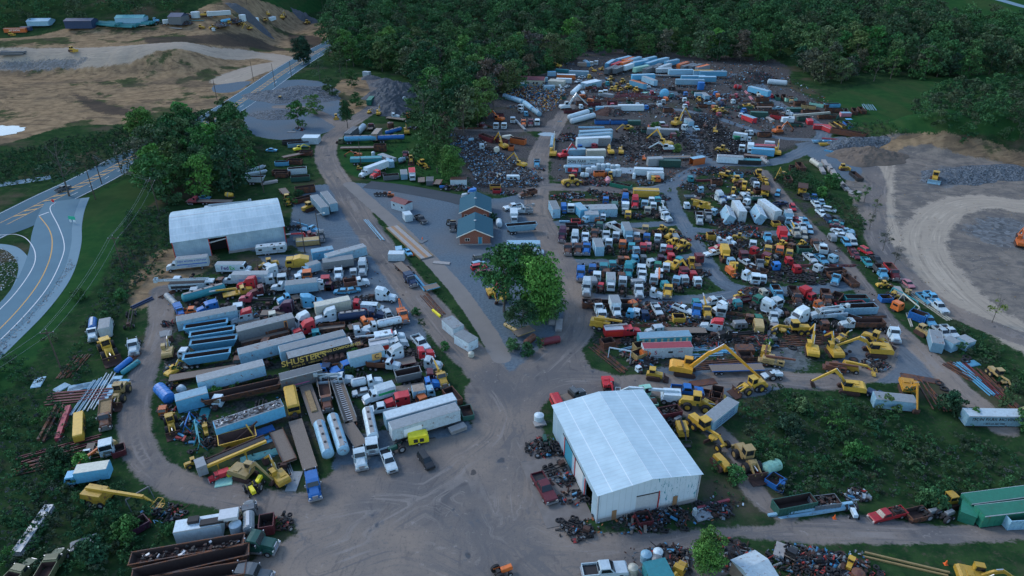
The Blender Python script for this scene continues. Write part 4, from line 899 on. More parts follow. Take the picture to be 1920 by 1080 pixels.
def rutted(c,a,b): return n.mix(dk_,n.mix(lt,c,a),b)
dirt=rutted(dirt,(.225,.205,.19),(.105,.105,.108)); grav=rutted(grav,(.17,.185,.20),(.07,.09,.11)); sand=rutted(sand,(.40,.345,.275),(.19,.165,.135)); tan=n.mix(n.math('MULTIPLY',n.ramp(n.noise(.06,n.scale(g,(1,2.2,1)),6,.7,dist=1.5),.53,.60),.55),tan,(.065,.052,.040))
dirt=n.mix(n.math('MULTIPLY',n.ramp(n.noise(.5,g,5,.7),.60,.70),.5),dirt,(.27,.245,.225)); dirt=n.mix(n.math('MULTIPLY',n.ramp(n.noise(3.0,g,4,.7),.58,.66),.4),dirt,(.055,.058,.062))
dirt=n.mix(n.math('MULTIPLY',n.ramp(n.noise(.32,g,2,.4),.70,.74),.75),dirt,(.040,.042,.046)); dirt=n.mix(n.math('MULTIPLY',n.ramp(n.noise(9.0,g,2,.5),.60,.75),.35),dirt,(.30,.28,.26)); dirt=n.mix(n.math('MULTIPLY',n.ramp(n.noise(.16,g,5,.7),.60,.68),.45),dirt,(.075,.095,.115))
conc=n.mix(nm,(.15,.145,.14),(.22,.205,.19))
gr=n.mix(n.math('MULTIPLY',n.ramp(n.noise(.5,g,6,.75),.56,.64),.5),gr,(.075,.064,.048)); gr=n.mix(n.math('MULTIPLY',n.ramp(n.noise(.9,g,5,.7),.58,.66),.6),gr,(.028,.068,.018))
lawn=n.mix(n.math('MULTIPLY',n.ramp(n.noise(.06,n.scale(g,(1,.3,1)),5,.6),.5,.62),.45),lawn,(.045,.060,.026))
c=lay(gr,lawn,'lawn',.3); c=lay(c,soil,'soil',.9,.48,.66,.8); back=n.mix(n.ramp(nf,.35,.65),(.040,.038,.040),(.105,.098,.095)); back=n.mix(n.math('MULTIPLY',n.ramp(nb,.54,.66),.8),back,gr); c=lay(c,back,'back',.6,.44,.6,.95); pit=n.mix(n.ramp(nm,.3,.7),(.110,.102,.094),(.205,.178,.150)); pit=n.mix(n.math('MULTIPLY',n.ramp(n.noise(.08,n.scale(g,(1,1.8,1)),6,.7,dist=1.2),.5,.6),.6),pit,(.085,.086,.088)); pit=n.mix(n.math('MULTIPLY',n.ramp(nf,.55,.7),.4),pit,(.24,.22,.20)); c=lay(c,pit,'pit',.5); c=lay(c,tan,'tan',.45); c=lay(c,(.055,.045,.038),'darks',.8,.4,.6,.85); c=lay(c,sand,'sand',.7,.38,.62); c=lay(c,rock,'rock',1.6,.46,.70,.8)
c=lay(c,grav,'grav',.45,.42,.56); c=lay(c,dirt,'dirt',.38,.42,.56); c=lay(c,conc,'conc',.2,.45,.52)
hh=n.math('ADD',n.math('ADD',n.math('MULTIPLY',nf,.7),n.math('MULTIPLY',nv,.5)),n.math('MULTIPLY',n.math('MULTIPLY',n.noise(.18,n.scale(g,(1,.6,1)),6,.7),atr('tan')),9)); n.bump(hh,.35,.25)
me.materials.append(n.fin(c,1.0,0,0.0))
ground=link('ground',me,kind='structure')
# ---------------- ribbons: highway, scale deck, tracks ----------------
def simple(name,c1,c2,sc_=.5,rough=.9,bmp=.1):
    n=NT(name); g=n.geo(); f=n.noise(sc_,g,5,.65); f2=n.noise(sc_*8,g,3,.6)
    c=n.mix(f,c1,c2); c=n.mix(n.math('MULTIPLY',f2,.3),c,c1); n.bump(f2,bmp,.05); return n.fin(c,rough,0,.25)
ASPH=simple('asphalt',(.028,.080,.115),(.050,.120,.165),.12); ASPD=simple('fresh_asphalt',(.030,.040,.050),(.055,.068,.080),.2)
RAMP=simple('worn_asphalt',(.060,.125,.17),(.10,.19,.24),.15)
MKW=simple('road_paint_white',(.42,.43,.44),(.7,.7,.7),2); MKY=simple('road_paint_orange',(.42,.24,.07),(.60,.36,.12),2)
SHLD=simple('paved_shoulder',(.11,.19,.24),(.15,.235,.28),.3)
def ribbon(name,V,off,w,mat,dz=.012,kind='structure',dash=None,px=True,follow=True):
    V=smoothline(g2(V) if px else V,10)
    d=np.gradient(V,axis=0); nrm=np.stack([d[:,1],-d[:,0]],1)/np.linalg.norm(d,axis=1)[:,None]
    ln=np.concatenate([[0],np.cumsum(np.linalg.norm(np.diff(V,axis=0),axis=1))])
    A=V+nrm*(off-w/2); B=V+nrm*(off+w/2); vs=[];fs=[]
    rows=max(1,int(w/2)) 
    for i in range(len(V)):
        for j in range(rows+1):
            p=A[i]+(B[i]-A[i])*j/rows; vs.append((p[0],p[1],H1(*p)+.06+dz))
    for i in range(len(V)-1):
        if dash and (ln[i]%(dash[0]+dash[1]))>dash[0]: continue
        for j in range(rows): a=i*(rows+1)+j; fs.append((a,a+1,a+rows+2,a+rows+1))
    me=bpy.data.meshes.new(name); me.from_pydata(vs,[],fs); me.materials.append(mat); me.update()
    if len(me.polygons) and me.polygons[0].normal.z<0: me.flip_normals()
    return link(name,me,kind=kind)
HW=[(640,72),(600,94),(540,130),(470,178),(400,222),(330,258),(250,295),(170,338),(100,372),(30,408),(-60,452),(-180,505)]
ribbon('highway',HW,0,17,ASPH,.0)
for o_,m_,d_ in((-8.0,MKW,None),(8.0,MKW,None),(-4.2,MKW,(3,6)),(-1.6,MKY,None),(1.6,MKY,None)): ribbon('highway_marking',HW,o_,.22 if m_ is MKW else .26,m_,.006,dash=d_)
# diagonal hatch between the two centre lines
Vh=smoothline(g2(HW),60); mh=M()
lnh=np.concatenate([[0],np.cumsum(np.linalg.norm(np.diff(Vh,axis=0),axis=1))])
tt=np.arange(30,lnh[-1]-40,4.5); vs=[];fs=[]
for t in tt:
    i=int(np.searchsorted(lnh,t)); d=Vh[i]-Vh[i-1]; d=d/np.linalg.norm(d); nn=np.array([d[1],-d[0]])
    a=Vh[i]-nn*1.45; b=Vh[i]+nn*1.45+d*2.2
    k=len(vs)
    for p in(a,a+d*.9,b+d*.9,b): vs.append((p[0],p[1],H1(*p)+.075))
    fs.append((k,k+1,k+2,k+3))
hm=bpy.data.meshes.new('highway_marking'); hm.from_pydata(vs,[],fs); hm.materials.append(MKY); hm.update()
if hm.polygons[0].normal.z<0: hm.flip_normals()
link('highway_marking',hm,kind='structure')
RP=[(118,376),(106,402),(98,432),(93,470),(72,525),(28,582),(-38,645),(-128,725),(-268,835)]
ribbon('ramp_road',RP,0,11.2,RAMP,.016); ribbon('ramp_shoulder',RP,-7.0,2.8,SHLD,.004); ribbon('ramp_road',[(-80,450),(10,432),(60,412),(100,392)],0,9,ASPH,.008)
for (a_,b_,c_) in ((130,364,1.6),): pass
ribbon('ramp_shoulder',[(-60,462),(0,462),(30,472),(46,500),(30,545),(-10,585),(-80,640)],0,3,SHLD,.0)
ribbon('ramp_marking',[(74,406),(92,430),(98,455),(92,490),(70,535),(28,588),(-38,652),(-128,728)],0,.3,MKY,.024)
for V_ in([(104,380),(94,392),(110,425),(120,455),(117,482),(92,535),(48,590),(-18,655),(-108,733)],[(-60,441),(0,441),(30,440),(52,450),(66,475),(60,505),(22,558),(-44,620),(-124,690)]): ribbon('ramp_marking',V_,0,.25,MKW,.024)
ribbon('ramp_marking',[(73,405),(92,398)],0,.5,MKW,.026)
ribbon('asphalt_strip',[(688,346),(740,352),(800,362),(850,372),(872,378)],0,7.5,ASPD,.0)
ribbon('side_road',[(-160,366),(-40,352),(60,338),(95,332)],0,5,SHLD,.0)
ribbon('distant_road',[(1850,-6),(1885,3),(1925,14),(2000,30)],0,6,SHLD,.1)
# gravel mounds
def mound(name,px,py,rx,ry,h,mat,label,cat,seed=0,px2=None,sharp=1.2):
    c=at(px,py); r=random.Random(seed); N=40; vs=[];fs=[]; from mathutils import noise as mn
    ph=[r.uniform(0,6.28) for _ in range(6)]
    for i in range(N+1):
        q=i/N
        for j in range(N*2):
            t=math.pi*j/N; k=1+.10*math.sin(3*t+ph[0])+.07*math.sin(5*t+ph[1])+.04*math.sin(9*t+ph[2])
            x=c.x+rx*q*k*math.cos(t); y=c.y+ry*q*k*math.sin(t)
            z=h*(1-q**sharp)*(1+.10*math.sin(2*t+ph[3])*q)-.25*(q>=1)
            z+=h*.16*mn.fractal(Vector((x*.35,y*.35,seed)),.8,2.1,4)*min(1,(1-q)*4); vs.append((x-c.x,y-c.y,z+H1(x,y)-c.z))
    for i in range(N):
        for j in range(2*N): a=i*2*N+j; b=i*2*N+(j+1)%(2*N); fs.append((a,a+2*N,b+2*N,b))
    me=bpy.data.meshes.new(name); me.from_pydata(vs,[],fs); me.materials.append(mat); me.update()
    o=link(name,me,loc=c); tag(o,label,cat)
    return o
MG=simple('crushed_stone',(.05,.058,.066),(.11,.12,.135),.35,.95,.4); MBr=simple('spoil_soil',(.085,.065,.052),(.16,.13,.105),.35,.95,.4)
nR=NT('broken_rock'); vo=nR.new('TexVoronoi'); vo.inputs['Scale'].default_value=1.7; nR.link(nR.geo(),vo.inputs['Vector']); nR.bump(vo.outputs['Distance'],.9,.6); MRk=nR.fin(nR.mix(vo.outputs['Color'],(.030,.038,.045),(.15,.175,.20)),.9)
for a in [('gravel_pile',748,186,20,15,9.5,MG,'largest grey gravel cone beside the wooded slope','gravel pile',1),('gravel_pile',735,210,10,8,4.5,MG,'small dark gravel cone in front of the largest one','gravel pile',2),('gravel_pile',722,158,9,8,3.5,MG,'low gravel heap behind the largest gravel cone','gravel pile',3),('gravel_pile',694,147,6,5,2.2,MG,'little gravel heap at the end of the dirt lane','gravel pile',4),
 ('rock_heap',556,178,26,20,4,MRk,'broad blue-grey heap of broken rock beside the highway','rock heap',5),('rock_heap',520,215,14,10,2.2,MRk,'lower spill of broken rock by the roadside woods','rock heap',6),
 ('rock_heap',1598,274,14,7,4,MRk,'dark rock heap at the end of the red dumpsters','rock heap',7),('soil_pile',1626,296,16,11,4.5,MBr,'brown soil mound behind the plank stacks','soil pile',8),
 ('rock_heap',1790,333,14,9,3,MRk,'dark rock pile behind the yellow bulldozer in the quarry','rock heap',9),('rock_heap',1868,325,22,9,3,MRk,'pale broken rock pile at the right of the quarry','rock heap',10),
 ('gravel_pile',470,36,15,7,5,MG,'gravel heap beyond the distant storage lot','gravel pile',12),('gravel_pile',574,38,12,8,6,MG,'pale gravel cone at the far lot beside the digger','gravel pile',13),('soil_pile',1140,212,9,5,3,MT['rust'],'rust-brown shavings pile behind the two white tanks','scrap pile',14)]: mound(*a)
# shallow puddle and pond
def pool(name,px,py,rx,ry,label):
    n_=28; c=at(px,py); me=bpy.data.meshes.new(name); me.from_pydata([(c.x+rx*math.cos(6.283*i/n_)*(1+.15*math.sin(3*i)),c.y+ry*math.sin(6.283*i/n_)*(1+.1*math.cos(2.3*i)),c.z+.07) for i in range(n_)],[],[tuple(range(n_))])
    me.materials.append(MT['water']); link(name,me,kind='structure')
MT['water']=(lambda n:n.fin((.10,.13,.16),.08,0,.6))(NT('muddy_water'))
pool('puddle',1026,252,4,3,''); pool('pond',-10,246,13,9,''); pool('puddle',1175,320,6,3.5,''); 
# ---------------- trees ----------------
def m_leaf():
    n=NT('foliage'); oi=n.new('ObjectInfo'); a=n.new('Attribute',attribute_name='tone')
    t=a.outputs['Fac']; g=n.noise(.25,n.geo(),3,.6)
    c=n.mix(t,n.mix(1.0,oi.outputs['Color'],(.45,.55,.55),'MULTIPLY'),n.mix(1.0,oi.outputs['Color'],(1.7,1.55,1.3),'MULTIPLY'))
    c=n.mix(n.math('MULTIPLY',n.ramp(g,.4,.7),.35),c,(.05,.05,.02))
    n.b.inputs['Roughness'].default_value=.75
    try: n.b.inputs['Subsurface Weight'].default_value=0
    except Exception: pass
    return n.fin(c,.75,0,.15)
MT['leaf']=m_leaf(); MT['bark']=m_plain('bark',(.10,.09,.08),.95,0,.7,4)
MT['leafstuff']=(lambda n:n.fin(n.mix(n.ramp(n.new('Attribute',attribute_name='hue').outputs['Fac'],.45,.8),n.mix(n.new('Attribute',attribute_name='tone').outputs['Fac'],(.016,.058,.032),(.056,.150,.050)),n.mix(n.new('Attribute',attribute_name='tone').outputs['Fac'],(.026,.046,.032),(.074,.108,.056))),.8,0,.1))(NT('foliage_mass'))
rs=np.random.RandomState(11)
def crown_pts(h,w,seed,nb,per,leaf,base=.28,bare=0):
    """leaf quads in clumps; returns verts (n*4,3), tone (n*4)"""
    r=np.random.RandomState(seed); V=[];T=[]
    nl=max(4,int(nb/9)) if nb>6 else 0; LB=[]
    for i in range(nl):   # main limbs carry lobes of foliage with gaps between them
        zt=(i+.5)/nl; a=i*2.4+r.rand(); pr_=math.sin(math.pi*min(1,zt*.82+.16))**.7
        LB.append((np.array([w*.33*pr_*math.cos(a)*(.4+.9*r.rand()),w*.33*pr_*math.sin(a)*(.4+.9*r.rand()),h*(base+.08+(.86-base)*zt)]),w*(.17+.10*r.rand()),r.rand()))
    for b in range(nb):
        zt=r.rand()**.8; z=h*(base+(1-base)*zt)
        prof=math.sin(math.pi*min(1,(zt*.88+.12)))**.6
        a=r.rand()*6.283; q=w/2*prof*r.rand()**.5
        c=np.array([q*math.cos(a),q*math.sin(a),z-.06*h]); lt=r.rand()
        if nl and b%5:
            lc_,lr,lt=LB[r.randint(nl)]; d_=r.randn(3); d_/=np.linalg.norm(d_); c=lc_+d_*lr*(.5+.6*r.rand())*np.array([1,1,.75])
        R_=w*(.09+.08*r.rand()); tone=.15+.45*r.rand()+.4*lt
        u=r.randn(per,3); u/=np.linalg.norm(u,axis=1)[:,None]; u[:,2]=np.abs(u[:,2])*.85-.25
        p=c+u*R_*(.75+.35*r.rand(per,1))
        nrm=u+.7*r.randn(per,3); nrm/=np.linalg.norm(nrm,axis=1)[:,None]
        t1=np.cross(nrm,r.randn(per,3)); t1/=np.linalg.norm(t1,axis=1)[:,None]+1e-9; t2=np.cross(nrm,t1)
        s=leaf*(.5+.8*r.rand(per,1))
        quad=np.stack([p-t1*s-t2*s*.6,p+t1*s-t2*s*.5,p+t1*s*.8+t2*s*.7,p-t1*s*.9+t2*s*.5],1)
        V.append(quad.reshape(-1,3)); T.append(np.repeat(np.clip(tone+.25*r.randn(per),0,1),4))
    return np.concatenate(V),np.concatenate(T)
def quads_mesh(name,V,T,mat):
    me=bpy.data.meshes.new(name); N=len(V)
    me.vertices.add(N); me.vertices.foreach_set('co',V.astype(np.float32).ravel()); me.loops.add(N); me.loops.foreach_set('vertex_index',np.arange(N,dtype=np.int32))
    me.polygons.add(N//4); me.polygons.foreach_set('loop_start',np.arange(0,N,4,dtype=np.int32)); me.polygons.foreach_set('loop_total',np.full(N//4,4,np.int32))
    a=me.attributes.new('tone','FLOAT','POINT'); a.data.foreach_set('value',T.astype(np.float32)); me.materials.append(mat); me.update(calc_edges=True); return me
def trunk_mesh(h,seed,br=5,top=.75,spread=.3,r0=.22,name='trunk'):
    r=random.Random(seed); m=M()
    def limb(p,d,L,r0,r1,lv):
        q=p+d*L; m.cyl(p,q,r0,'bark',6,r1)
        if lv>0:
            for k in range(3):
                e=(d+Vector((r.uniform(-1,1),r.uniform(-1,1),r.uniform(-.1,.7)))*.6).normalized(); limb(p.lerp(q,r.uniform(.5,1)),e,L*.62,r1*.8,r1*.35,lv-1)
    p=Vector((0,0,-.3)); d=Vector((0,0,1)); rr=r0
    for i in range(4):
        L=h*top/4; q=p+(d+Vector((r.uniform(-.07,.07),r.uniform(-.07,.07),0)))*L; m.cyl(p,q,rr,'bark',8,rr*.8); p=q; rr*=.8
        if i>=1:
            for k in range(br//2+1): limb(p,Vector((r.uniform(-1,1),r.uniform(-1,1),r.uniform(.5,1.2))).normalized(),h*spread*.6,rr*.55,rr*.25,1 if br>4 else 0)
    return m.mesh(name)
TV=[]
for i,(h,w,nb,per,leaf,br) in enumerate([(15,12,62,28,.40,4),(17,14,70,28,.42,4),(14,11,56,28,.38,4),(18,12,64,28,.40,4),(15,12,40,20,.32,6),(13,10,22,14,.30,6)]):
    V,T=crown_pts(h,w,i+3,nb,per,leaf,.06 if i<4 else .2); TV.append((quads_mesh('crown',V,T,MT['leaf']),trunk_mesh(h,i+40,br,r0=.24),h,w,V,T))
V,T=crown_pts(15,11,77,190,62,.25,.12); BIG1=(quads_mesh('crown',V,T,MT['leaf']),trunk_mesh(15,7,7,r0=.35),15,11)
V,T=crown_pts(15,9.5,78,120,42,.23,.30); BIG2=(quads_mesh('crown',V,T,MT['leaf']),trunk_mesh(15,9,7,r0=.3),15,9.5)
V,T=crown_pts(15,8,79,26,16,.26,.3); SPARSE=(quads_mesh('crown',V,T,MT['leaf']),trunk_mesh(15,19,9,.9,.42,.22),15,8)
V,T=crown_pts(15,7,80,3,4,.2,.5); BARE=(quads_mesh('crown',V,T,MT['leaf']),trunk_mesh(15,29,9,.95,.45,.2),15,7)
V,T=crown_pts(4,5.5,81,40,40,.20,.0); SHR=[quads_mesh('foliage',V,T,MT['leaf'])]
V,T=crown_pts(3.4,4,82,18,22,.19,.0); SHR.append(quads_mesh('foliage',V,T,MT['leaf']))
FOLC={'d':(.018,.066,.034),'m':(.036,.112,.040),'l':(.066,.175,.048),'o':(.066,.120,.058),'b':(.076,.086,.064),'y':(.10,.155,.04)}
FOLN={'d':'dark green','m':'mid green','l':'fresh bright green','o':'olive green','b':'grey-brown budding','y':'yellow-green'}
def tree(px,py,h,c,var,label,group=None,name='tree',wide=1.0,split=True,xy=None):
    P=Vector((xy[0],xy[1],H1(*xy))) if xy is not None else at(px,py)
    k=h/var[2]; r=random.Random(int(P.x*31+P.y*17)); cc=tuple(v*r.uniform(.8,1.2) for v in FOLC[c])+(1,)
    if split:
        root=link(name,None,None,P,(0,0,r.uniform(0,6.28)),scale=(k*wide,k*wide,k))
        link('trunk',var[1],root); link('crown',var[0],root,color=cc)
    else:
        root=link(name,var[0],None,P,(0,0,r.uniform(0,6.28)),color=cc,scale=(k*wide,k*wide,k)); link('trunk',var[1],root)
    tag(root,label,'tree',group); return root
# the two big trees in the middle and other single trees
tree(1012,600,18,'l',BIG1,'dense bright green tree at the tip of the central triangle','trees in the middle of the yard',wide=.85)
tree(985,560,16,'m',BIG2,'mid green tree standing behind the dense bright green one','trees in the middle of the yard',wide=.9)
tree(945,585,19,'m',BIG2,'looser green tree left of the dense green tree','trees in the middle of the yard')
tree(1030,600,12,'l',BIG1,'shorter green tree at the right edge of the central thicket','trees in the middle of the yard',wide=.9)
tree(978,622,9,'d',BIG2,'low dark tree in front of the central thicket','trees in the middle of the yard',wide=1.3)
tree(652,240,13,'d',BIG2,'narrow dark green tree standing alone where the lanes fork',wide=.8)
tree(272,262,14,'l',BIG1,'round bright green tree beside the highway',wide=1.15)
tree(570,120,17,'d',BIG1,'dark spreading tree at the highway edge beyond the rock heap')
tree(130,368,17,'d',SPARSE,'thin spreading tree at the highway junction',wide=1.4)
tree(798,258,20,'b',BARE,'tall bare grey tree in front of the wooded slope',wide=.8)
tree(845,338,13,'l',BIG1,'bright green tree between scrap field and trailer',wide=.95)
tree(820,325,12,'m',BIG2,'green tree left of the bright one by the scrap field')
tree(1320,1072,8.5,'l',BIG1,'lone bright green tree at the bottom edge of the yard',wide=.8)
tree(1860,605,7,'y',SPARSE,'small yellow-green tree beside the haul road')
for i,(x,y,h,c) in enumerate([(560,238,12,'m'),(590,215,10,'l'),(620,180,11,'m'),(640,150,12,'d'),(660,165,10,'m'),(600,150,12,'o'),(668,200,8,'m')]):
    tree(x,y,h,c,TV[4] if i in(3,5) else TV[i%4],['leafy tree in front of the broken rock heap','light green tree beside the rock heap','round green tree on the island of the gravel lane','dark tree where the lane meets the highway','green tree at the inner bend of the gravel lane','olive tree behind the rock heap','small tree by the gravel lot entrance'][i],'trees around the gravel lot')
for i,(x,y,h,c) in enumerate([(1630,430,6,'b'),(1655,470,7,'b'),(1640,400,6,'o'),(1675,500,6,'b'),(1620,380,7,'m')]): tree(x,y,h,c,SPARSE,['bare brown sapling beside the parked cars','taller grey sapling at the edge of the haul road','olive sapling behind the car row','sapling lowest along the haul road hedge','green sapling near the planks'][i],'saplings along the car row')
# woodland: individuals + a far mass
def scatter(polypx,n,seed,md):
    V=g2(polypx); r=np.random.RandomState(seed); lo,hi=V.min(0),V.max(0); out=[]
    cand=lo+(hi-lo)*r.rand(n*8,2); cand=cand[poly_sd(cand,V)>0]
    cell={}
    for p in cand:
        k=(int(p[0]//md),int(p[1]//md))
        if any((p-q)@(p-q)<md*md for a in(-1,0,1) for b in(-1,0,1) for q in cell.get((k[0]+a,k[1]+b),[])): continue
        cell.setdefault(k,[]).append(p); out.append(p)
        if len(out)>=n: break
    return np.array(out)
def pick(r): return r.choice('ddmmmmloob' if 1 else '')
W1=scatter([(262,300),(330,262),(430,240),(455,262),(480,330),(455,372),(360,378),(300,385),(265,350)],62,1,4.6)
for p in W1:
    r=random.Random(int(p[0]*99)); c=pick(r); tree(0,0,r.uniform(10,17),c,TV[r.randrange(6)],FOLN[c]+' tree in the woodland between highway and hangar','woodland trees beside the highway',xy=p,split=False)
HILL=[(640,128),(690,128),(780,150),(790,215),(800,300),(845,305),(862,262),(905,232),(950,190),(1000,140),(1110,104),(1480,118),(1520,160),(1700,150),(1930,146),(2400,140),(2400,60),(1930,72),(1800,58),(1700,22),(1560,-20),(1400,-45),(640,-45),(640,10),(610,80)]
ALLT=scatter(HILL,2000,2,8.6)
def pxof(p): return project((p[0],p[1],H1(*p)+8))
vis=[(p,pxof(p)) for p in ALLT]; vis=[(p,q) for p,q in vis if -160<q[0]<2080]
near_=[p for p,q in vis if q[1]<215 or q[0]<1000]
near_.sort(key=lambda p:p[0]**2+p[1]**2)
for i,p in enumerate(near_):
    if i>=210: break
    r=random.Random(int(p[0]*91+p[1])); c=pick(r); tree(0,0,r.uniform(13,21),c,TV[r.choice((0,1,2,3,0,1,2,3,0,1,4,5))],FOLN[c]+' tree on the wooded hillside behind the yard','trees on the wooded hillside',xy=p,split=False)
rest=near_[210:]
def mass(name,pts,hs,seed,nb,per,leaf,label,cat,w=.55,base=.2,mat='leafstuff'):
    r=np.random.RandomState(seed); VV=[];TT=[];HH=[]
    lib=[crown_pts(1,w,seed+k,nb,per,leaf,base) for k in range(6)]
    for p in pts:
        V,T=lib[r.randint(6)]; h=hs[0]+(hs[1]-hs[0])*r.rand(); a=r.rand()*6.28; c,s=math.cos(a),math.sin(a)
        V2=np.stack([V[:,0]*c-V[:,1]*s,V[:,0]*s+V[:,1]*c,V[:,2]],1)*h+np.array([p[0],p[1],H1(*p)]); VV.append(V2); TT.append(np.clip(T*.6+.4*r.rand(),0,1)); HH.append(np.full(len(T),r.rand()))
    me_=quads_mesh(name,np.concatenate(VV),np.concatenate(TT),MT[mat]); me_.attributes.new('hue','FLOAT','POINT').data.foreach_set('value',np.concatenate(HH).astype(np.float32)); o=link(name,me_,kind='stuff'); return tag(o,label,cat)
mass('forest',rest,(14,22),5,46,22,.024,'far woodland covering the hill behind the scrapyard','forest',w=.85,base=.1)
farl=scatter([(-700,44),(0,52),(130,44),(330,26),(620,14),(650,-30),(-700,-60)],700,4,10)
mass('far_woodland',farl,(11,18),6,30,14,.034,'far belt of trees beyond the excavation','forest',w=.9,base=.05)
knoll=scatter([(1715,200),(1780,175),(1930,165),(2300,160),(2300,330),(1930,290),(1790,262),(1730,235)],420,8,4.6)
mass('hillside_scrub',knoll,(5,11),9,30,16,.036,'dense scrub covering the knoll behind the quarry berm','scrub',.9,.0)
# undergrowth
def brush(polys,n,seed,md): return np.concatenate([scatter(p,n,seed+i,md) for i,p in enumerate(polys)])
def okgrass(P,keys=('dirt','grav','conc','sand'),lim=.42):
    ix=np.clip(np.searchsorted(gx,P[:,0]),0,nx-1); iy=np.clip(np.searchsorted(gy,P[:,1]),0,ny-1); k=iy*nx+ix
    ok=np.ones(len(P),bool)
    for q in keys: ok&=masks[q][k]<lim
    return P[ok]
us=brush([[(-60,620),(60,700),(120,760),(150,860),(110,1000),(0,1090),(-200,1090),(-200,760)],[(130,860),(250,930),(320,950),(280,1080),(0,1080),(90,900)],[(1380,740),(1560,730),(1700,800),(1900,850),(1925,930),(1600,925),(1470,940),(1420,860)],[(240,400),(320,390),(320,470),(240,560),(150,720),(120,700),(210,520)],[(0,290),(260,235),(240,300),(90,340),(0,350)],[(1440,330),(1500,320),(1650,440),(1700,520),(1640,470),(1560,400)],[(1780,600),(1930,700),(1930,760),(1800,660)],[(940,560),(1050,590),(1040,625),(960,630)],[(-300,300),(-20,290),(-20,350),(-300,400)],[(1560,230),(1700,250),(1640,262),(1570,250)],[(960,90),(1100,95),(1060,125),(960,150)]],330,20,1.9)
dry=brush([[(1380,760),(1560,750),(1700,820),(1900,860),(1925,930),(1600,925),(1470,940),(1420,860)],[(240,400),(320,390),(320,470),(240,560),(150,720),(120,700),(210,520)],[(-60,620),(60,700),(120,760),(150,860),(110,1000),(0,1090),(-200,1090),(-200,760)]],300,40,2.2)
MT['dryleaf']=m_plain('dry_brush',(.060,.070,.070),.95,0,.9,1.2)
mass('dry_brush',okgrass(dry),(.8,1.9),50,7,9,.07,'grey dry brush on the bank below the workshop trail and left margin','brush',1.5,-.1,'dryleaf')
mass('undergrowth',okgrass(us),(.9,2.6),30,14,13,.075,'weeds and low brush growing over the yard margins','undergrowth',1.3,-.1)
vz=brush([[(300,520),(680,480),(850,740),(560,860),(330,880),(290,700)],[(1100,500),(1310,490),(1340,545),(1110,555)],[(1060,440),(1280,430),(1290,475),(1070,480)],[(1310,450),(1560,440),(1620,530),(1400,540)],[(1100,570),(1640,560),(1700,640),(1640,740),(1250,700),(1130,690)],[(1280,320),(1430,315),(1540,430),(1300,420)],[(650,350),(700,400),(900,640),(880,650),(760,500)],[(720,400),(800,440),(860,520),(830,520)],[(1040,230),(1250,180),(1450,200),(1480,260),(1300,320),(1060,330)],[(640,260),(830,250),(850,340),(700,335)],[(1330,900),(1400,920),(1390,960),(1340,975)],[(480,240),(600,230),(600,330),(480,340)]],260,60,1.5)
mass('weeds',okgrass(vz),(.3,.9),50,8,9,.13,'scattered weeds growing between the stored vehicles','weeds',1.6,-.1)
SL=[(150,560,3,'m'),(85,790,4,'m'),(110,870,4,'d'),(440,725,3.6,'l'),(404,745,2.6,'l'),(330,700,2.2,'m'),(665,672,2.6,'l'),(680,690,2,'m'),(655,700,2,'m'),(180,800,3,'m'),(160,880,3.4,'l'),(205,985,4.5,'d'),(240,1010,4,'m'),(150,950,3.5,'m'),(180,1050,4.5,'d'),(60,1000,4,'d'),(320,1000,2,'m'),(545,385,4,'m'),(560,370,3,'d'),(300,520,3,'d'),(230,560,3,'m'),(905,400,4,'d'),(925,415,3,'d'),(1560,800,4,'m'),(1480,810,4,'d'),(1660,770,4.5,'o'),(1780,770,4.5,'d'),(1820,790,4,'m'),(1600,860,4,'m'),(1540,880,4,'d'),(1450,875,3,'m'),(1700,870,3,'o'),(1740,950,4,'m'),(1770,935,4.5,'d'),(1380,900,3,'m'),(1345,880,2.4,'m'),(1500,770,3,'o'),(1640,810,3.5,'d'),(1230,245,4,'m'),(1268,258,3.5,'m'),(1270,285,3.5,'l'),(1185,250,3,'m'),(1560,350,5,'m'),(1600,380,5,'m'),(1540,370,4,'m'),(1700,745,3,'m'),(780,590,2,'m'),(790,610,2.2,'d'),(835,655,2,'m'),(1255,360,1.8,'l'),(990,665,3,'d'),(1010,650,3,'m'),(960,655,3,'o'),(375,530,3,'m'),(1380,575,2,'m'),(1880,760,4.5,'m'),(1915,800,4,'m'),(95,640,3,'o'),(200,600,2.5,'m'),(20,1050,3,'m'),(1440,650,2,'l')]
for i,(x,y,h,c) in enumerate(SL):
    P=at(x,y); r=random.Random(i); k=h/4
    o=link('shrub',SHR[i%2],None,P,(0,0,r.uniform(0,6)),color=tuple(v*r.uniform(.9,1.3) for v in FOLC[c])+(1,),scale=(k,k,k))
    o['kind']='thing'; PLACED.append(dict(o=o,code='shrub',phrase='leafy shrub',cat='shrub',col=FOLN[c],cols=c,px=x,py=y,zone='in the yard',label=None,th=0,pos=P,L=4,tx={})); o['category']='shrub'
